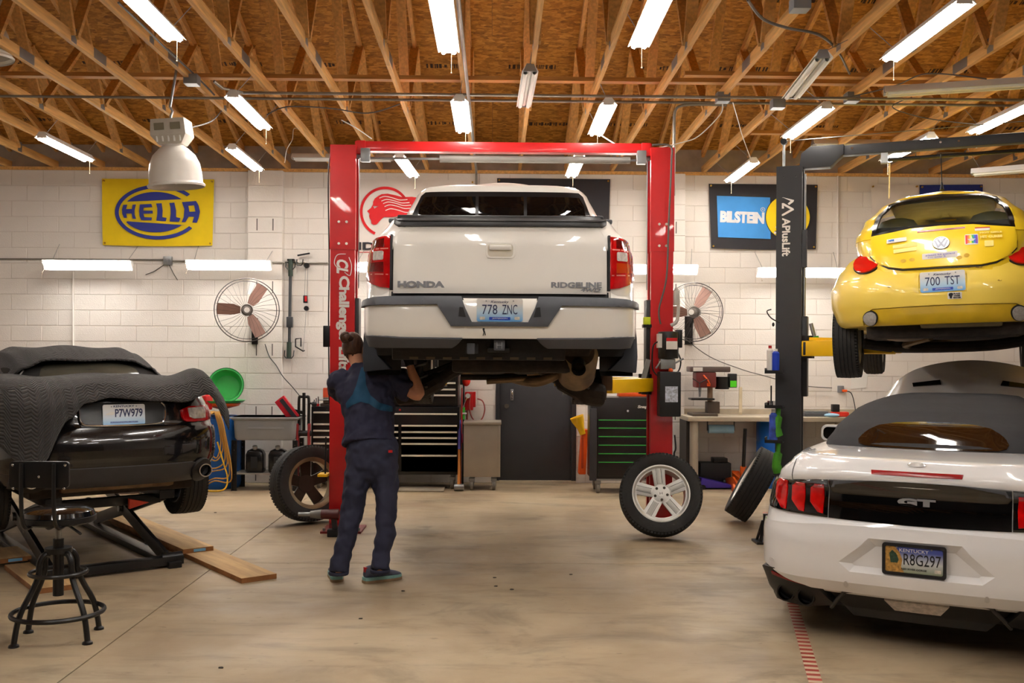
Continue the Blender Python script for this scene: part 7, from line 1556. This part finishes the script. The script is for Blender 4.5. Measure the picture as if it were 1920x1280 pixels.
# ---------------------------------------------------------------- on the floor
def wheel_at(lab, c, axis, roll=0, **k):       # outer face along axis
    a = V(axis).normalized(); q = V((0,0,1)).rotation_difference(a).to_matrix().to_4x4()
    return wheel('truck_wheel', .378, .24, .255, None, M.Translation(c) @ q @ M.Rotation(roll, 4, 'Z'), lab, 'wheel', 'loose truck wheels', **k)
th = R(17); zc = .378*math.cos(th)+.12*math.sin(th); p = atz(1240, 1011)
wheel_at('silver five spoke wheel leaning against the right red column, face out', (p.x, p.y+.06, zc), (-.10, -math.cos(th), math.sin(th)), R(0))
p = atz(577, 981); th = R(8); d = R(35)
wheel_at('wheel turned inside out leaning behind the left red column', (p.x, p.y+.05, .378*math.cos(th)+.12*math.sin(th)), (-math.sin(d)*math.cos(th), math.cos(d)*math.cos(th), -math.sin(th)), 0, style='dark', rimm=mat('brake_dusted_dark', (66, 56, 46), .5, .5))
p = atz(1408, 985); th = R(29)
wheel_at('wheel leaning on the black lift column, tread towards the viewer', (p.x+.06, p.y+.16, .378*math.cos(th)+.12*math.sin(th)), (-math.cos(th)*.97, .2, math.sin(th)), 0)
t = thing('jack_stand', 'black jack stand on the floor beside the leaning wheel', 'jack stand', (F(1430, 9.0), 8.9, 0))
for a in range(4): MB().bar((.09*math.cos(a*PI/2+.8), .09*math.sin(a*PI/2+.8), .0), (.025*math.cos(a*PI/2+.8), .025*math.sin(a*PI/2+.8), .2), .03, .012).build('leg', BLACKM, t)
MB().cyl((0,0,.12), (0,0,.26), .022).build('post', BLACKM, t); MB().bb((-.1, -.1, 0), (.1, .1, .02)).build('foot_plate', BLACKM, t)
# impact wrench on the base of the red column
p = at(603, 965, 9.12); t = thing('impact_wrench', 'grey and red impact wrench standing at the foot of the left red column', 'power tool', (p.x+.06, 9.16, 0), R(0)); zz = p.z
MB().cyl((-.08, 0, zz), (.09, 0, zz), .042, .05, n=20).build('motor', mat('wrench_red', (90, 24, 26), .4), t); MB().cyl((-.17, 0, zz), (-.07, 0, zz), .03, .045, n=18).build('hammer_case', mat('wrench_grey', (130, 128, 124), .4, .5), t); MB().cyl((-.28, 0, zz), (-.16, 0, zz), .018, n=12).build('socket', STEEL, t); MB().bar((.04, 0, zz), (.06, 0, .06), .05, .045).build('grip', BLACKP, t); MB().bb((-.01, -.045, 0), (.13, .045, .07)).build('battery', BLACKP, t, bevel=.008)
# grey mat by the chest
a = atz(745, 922); b = atz(832, 922); tag(MB().bb((a.x, a.y, 0), (b.x, a.y+.5, .018)).build('floor_mat', mat('mat_grey', (150, 138, 120), .8), bevel=.006), 'low grey board lying before the tool chest', 'mat')
# bar stool
sp = atz(108, 1205); cx = at(110, 960, 5.85).x
st = thing('bar_stool', 'black metal swivel stool with a backrest at lower left', 'stool', (cx, 5.85, 0), R(0))
SB = mat('stool_black', (20, 19, 19), .35, var=.15); zs_ = CAMZ-(962-670)*5.85/FPX
feet = [(-.18, -.20), (.22, -.12), (.17, .20), (-.24, .12)]
for k, (x, y) in enumerate(feet):
    a = math.atan2(y, x); r = lambda q, z: (q*math.cos(a), q*math.sin(a), z)
    MB().tube(spline([r(.05, .50), r(.085, .495), r(.11, .45), r(.115, .38), r(.15, .30), r(.205, .2), r(.232, .12), r(.25, .015)], 4), .0165, 10).build('leg', SB, st); q = r(.25, 0)
    MB().lathe([(.03, 0), (.028, .012), (.017, .02), (0, .02)], 14, M.Translation(q)).build('foot', SB, st)
MB().tube([(.25*math.cos(2*PI*k/40), .245*math.sin(2*PI*k/40), .155) for k in range(40)], .014, 8, True).build('foot_ring', SB, st)
MB().tube([(.155*math.cos(2*PI*k/32), .15*math.sin(2*PI*k/32), .385) for k in range(32)], .012, 8, True).build('upper_ring', SB, st)
MB().cyl((0, 0, .25), (0, 0, .58), .03, n=16).build('screw_tube', SB, st); MB().cyl((0, 0, .5), (0, 0, .53), .075, n=20).build('hub_plate', SB, st); MB().cyl((0, 0, .56), (0, 0, zs_-.04), .018, n=14).build('spindle', STEEL, st)
MB().lathe([(0, zs_-.055), (.15, zs_-.055), (.19, zs_-.04), (.2, zs_-.015), (.19, zs_+.01), (.15, zs_+.028), (0, zs_+.035)], 44).build('seat', mat('stool_vinyl', (14, 14, 16), .12, var=0, coat=.6), st); MB().lathe([(.185, zs_-.06), (.205, zs_-.05), (.205, zs_-.02), (.185, zs_-.015)], 44).build('seat_band', SB, st)
zt0 = CAMZ-(917-670)*5.6/FPX; zt1 = CAMZ-(868-670)*5.6/FPX
br = MB(); slab([rrect(.33, zt1-zt0, .02, cy=(zt0+zt1)/2)], -.02, .0, lambda u, v, d: (u, -.235+d-.0*v, v), br); br.build('backrest', SB, st, bevel=.004)
for s in (-.09, .09): MB().tube(spline([(s, -.1, zs_-.05), (s, -.2, zs_-.06), (s, -.25, zs_-.02), (s, -.27, zs_+.1), (s, -.27, zt1-.01)], 5), .012, 8).build('back_post', SB, st)
for x, z in ((-.145, .02), (.145, .02), (-.14, -.11), (.14, -.11), (0, -.045)): MB().ball((x, -.257, zt1-.04+z), (.008, .004, .008), 8, 6).build('rivet', CHROME, st)
MB().tube(spline([(.06, -.02, zs_-.07), (.13, -.08, zs_-.09), (.17, -.1, zs_-.11)]), .008, 6).build('lever', SB, st)
# runway boards for the roadster lift
BRD = mat('ply_board', (190, 156, 108), .75, var=.25, scale=3, stretch=(6, .7, 6)); BED = mat('board_edge', (150, 98, 50), .75, var=.35, scale=9)
dirv = V((-math.sin(rzr), math.cos(rzr), 0)); sdv = V((math.cos(rzr), math.sin(rzr), 0))
def board(lab, px, py, ln, w, z0, sticker=False, back=.0):
    e = atz(px, py, z0); t = thing('runway_board', lab, 'board', (e.x, e.y, z0), rzr, group='runway boards')
    MB().bb((-w/2, .0, .0), (w/2, ln, .038)).build('board', BRD, t, bevel=.002); MB().bb((-w/2-.001, -.002, .001), (w/2+.001, .0, .037)).build('end_grain', BED, t); MB().bb((-w/2-.002, 0, .001), (-w/2, ln, .036)).build('edge_grain', BED, t)
    if sticker: MB().bb((-.04, -.004, .008), (.06, -.002, .03)).build('label', mat('blue_tag', (120, 180, 215), .5), t)
board('long lower runway board reaching furthest toward the viewer', 486, 1089, 3.2, .27, 0)
board('shorter runway board with a blue tag stacked on the long one', 372, 1035, 2.5, .25, .0385, True)
board('lower runway board behind the bar stool', 106, 1109, 1.0, .27, 0)
board('upper runway board with a blue tag behind the bar stool', 26, 1054, .5, .25, .0385, True)
# scissor lift under the roadster
sc = thing('scissor_lift', 'black low scissor lift under the roadster', 'car lift', rd.location.copy(), rzr); sc.location.z = 0; zt = RZ+.135
for x in (-.42, .42):
    MB().bb((x-.06, .35, zt-.07), (x+.06, 2.6, zt)).build('platform_rail', BLACKM, sc, bevel=.005); MB().bb((x-.05, .15, .0), (x+.05, 2.7, .05)).build('base_rail', BLACKM, sc, bevel=.005)
    MB().bar((x-.04, .25, .07), (x-.04, 2.2, zt-.06), .035, .10).build('scissor_arm', BLACKM, sc, bevel=.004); MB().bar((x+.04, 2.5, .07), (x+.04, .55, zt-.06), .035, .10).build('scissor_arm', BLACKM, sc, bevel=.004)
    MB().cyl((x-.08, .25, .06), (x+.08, .25, .06), .05, n=18).build('pivot_roller', BLACKM, sc); MB().cyl((x-.08, 1.36, (zt+.07)/2), (x+.08, 1.36, (zt+.07)/2), .035, n=16).build('pivot_pin', STEEL, sc)
    for y in (.6, 2.3): MB().bb((x-.09, y-.1, zt), (x+.09, y+.1, zt+.012)).build('rubber_pad', BLACKP, sc, bevel=.004)
MB().bb((-.5, .19, .02), (.5, .3, .085)).build('cross_beam', BLACKM, sc, bevel=.005); MB().bb((-.42, .5, zt-.12), (.42, .58, zt-.05)).build('cross_beam', BLACKM, sc, bevel=.005); MB().cyl((0, 2.3, .08), (0, 1.0, zt-.14), .04, n=16).build('hydraulic_ram', STEEL, sc)
MB().add([(.15, .42, zt-.14), (.3, .42, zt-.1), (.15, .42, zt-.06), (.15, .46, zt-.14), (.3, .46, zt-.1), (.15, .46, zt-.06)], [(0,1,2),(5,4,3),(0,3,4,1),(1,4,5,2),(2,5,3,0)]).build('red_flag', mat('arrow_red', (206, 60, 30), .5), sc)
def adapter(lab, px, py, s=1):
    p = atz(px, py); t = thing('lift_adapter', lab, 'adapter', p, rot=(0, 0, R(20)), group='lift adapters'); MB().bb((-.1*s, -.06*s, 0), (.1*s, .06*s, .018)).build('plate', BLACKM, t, bevel=.004); MB().cyl((0, 0, .018), (0, 0, .085*s), .03*s, n=16).build('post', STEEL, t); MB().cyl((0, 0, .018), (0, 0, .04), .042*s, n=16).build('collar', STEEL, t)
adapter('steel lift adapter post on a black plate by the boards', 278, 1028)
p = atz(246, 968, .0); t = thing('lift_adapter', 'round black lift pad on a steel post by the scissor lift', 'adapter', p, group='lift adapters'); MB().lathe([(0, .12), (.055, .12), (.065, .13), (.065, .16), (.05, .165), (0, .165)], 24).build('pad', BLACKP, t); MB().cyl((0,0,.0), (0,0,.2), .02).build('post', STEEL, t); MB().lathe([(.04, 0), (.04, .02), (.02, .03)], 18).build('foot', STEEL, t)
p = atz(232, 972); tag(MB().ball((0,0,.035), (.11, .07, .035), 18, 10).build('crumpled_rag', mat('rag_grey', (150, 142, 130), .9, var=.4, scale=10), loc=p), 'crumpled grey rag on the board by the scissor lift', 'rag')
t = thing('mechanic_creeper', 'low red creeper with castors on the floor beyond the roadster', 'creeper', atz(230, 922)); MB().bb((-.4, -.2, .08), (.35, .25, .12)).build('deck', mat('creeper_red', (150, 24, 22), .5), t, bevel=.01); castors(t, [(-.32, -.15), (.28, -.15), (-.32, .2), (.28, .2)], r=.035)
# red and white floor tape
def tape_mat():
    m = bpy.data.materials.new('striped_tape'); m.use_nodes = True; N = m.node_tree.nodes; L = m.node_tree.links; b = N['Principled BSDF']
    tc = N.new('ShaderNodeTexCoord'); sp = N.new('ShaderNodeSeparateXYZ'); L.new(tc.outputs['Object'], sp.inputs[0])
    a = N.new('ShaderNodeMath'); a.operation = 'MULTIPLY'; a.inputs[1].default_value = 13; L.new(sp.outputs['Y'], a.inputs[0]); f = N.new('ShaderNodeMath'); f.operation = 'FRACT'; L.new(a.outputs[0], f.inputs[0])
    n = N.new('ShaderNodeTexNoise'); n.inputs['Scale'].default_value = 6; L.new(tc.outputs['Object'], n.inputs['Vector'])
    g = N.new('ShaderNodeMath'); g.operation = 'GREATER_THAN'; g.inputs[1].default_value = .5; L.new(f.outputs[0], g.inputs[0])
    mx = N.new('ShaderNodeMix'); mx.data_type = 'RGBA'; mx.inputs[6].default_value = (*srgb((158, 58, 42)), 1); mx.inputs[7].default_value = (*srgb((190, 166, 138)), 1); L.new(g.outputs[0], mx.inputs[0])
    L.new(mx.outputs[2], b.inputs['Base Color']); b.inputs['Roughness'].default_value = .6
    return m
a = atz(1531, 1285); b = atz(1436, 960); d = b-a; ln = d.length; an = math.atan2(-d.x, d.y)
tp = MB().bb((-.035, -1.2, 0), (.035, ln, .0012)).build('floor_tape', tape_mat(), loc=(a.x, a.y, .0005), rot=(0, 0, an)); tag(tp, 'worn red and white striped tape line on the concrete floor', 'tape')
# bits of debris
rn = random.Random(4); DEB = mat('debris', (50, 40, 30), .9)
for k, (px, py, lab) in enumerate(((928, 1083, 'dark leaf shaped scrap on the floor near the middle'), (930, 1099, 'small dark crumb just below the middle scrap'), (960, 1105, 'small crumb right of the middle scrap'), (1070, 1077, 'tiny chip on the floor under the truck at right'), (404, 961, 'dark chip on the floor left of the loose wheel'), (415, 1252, 'dark scrap near the bottom edge at left'), (676, 1160, 'crumb on the floor below the mechanic'), (755, 1108, 'dark scrap beside the right shoe'))):
    p = atz(px, py); q = [(rn.uniform(.5, 1)*.018*math.cos(a_), rn.uniform(.5, 1)*.014*math.sin(a_)) for a_ in [2*PI*i/7 for i in range(7)]]
    tag(slab([q], 0, .005, lambda u, v, d: (u, v, d)).build('floor_scrap', DEB, loc=(p.x, p.y, 0)), lab, 'scrap', 'scraps on the floor')
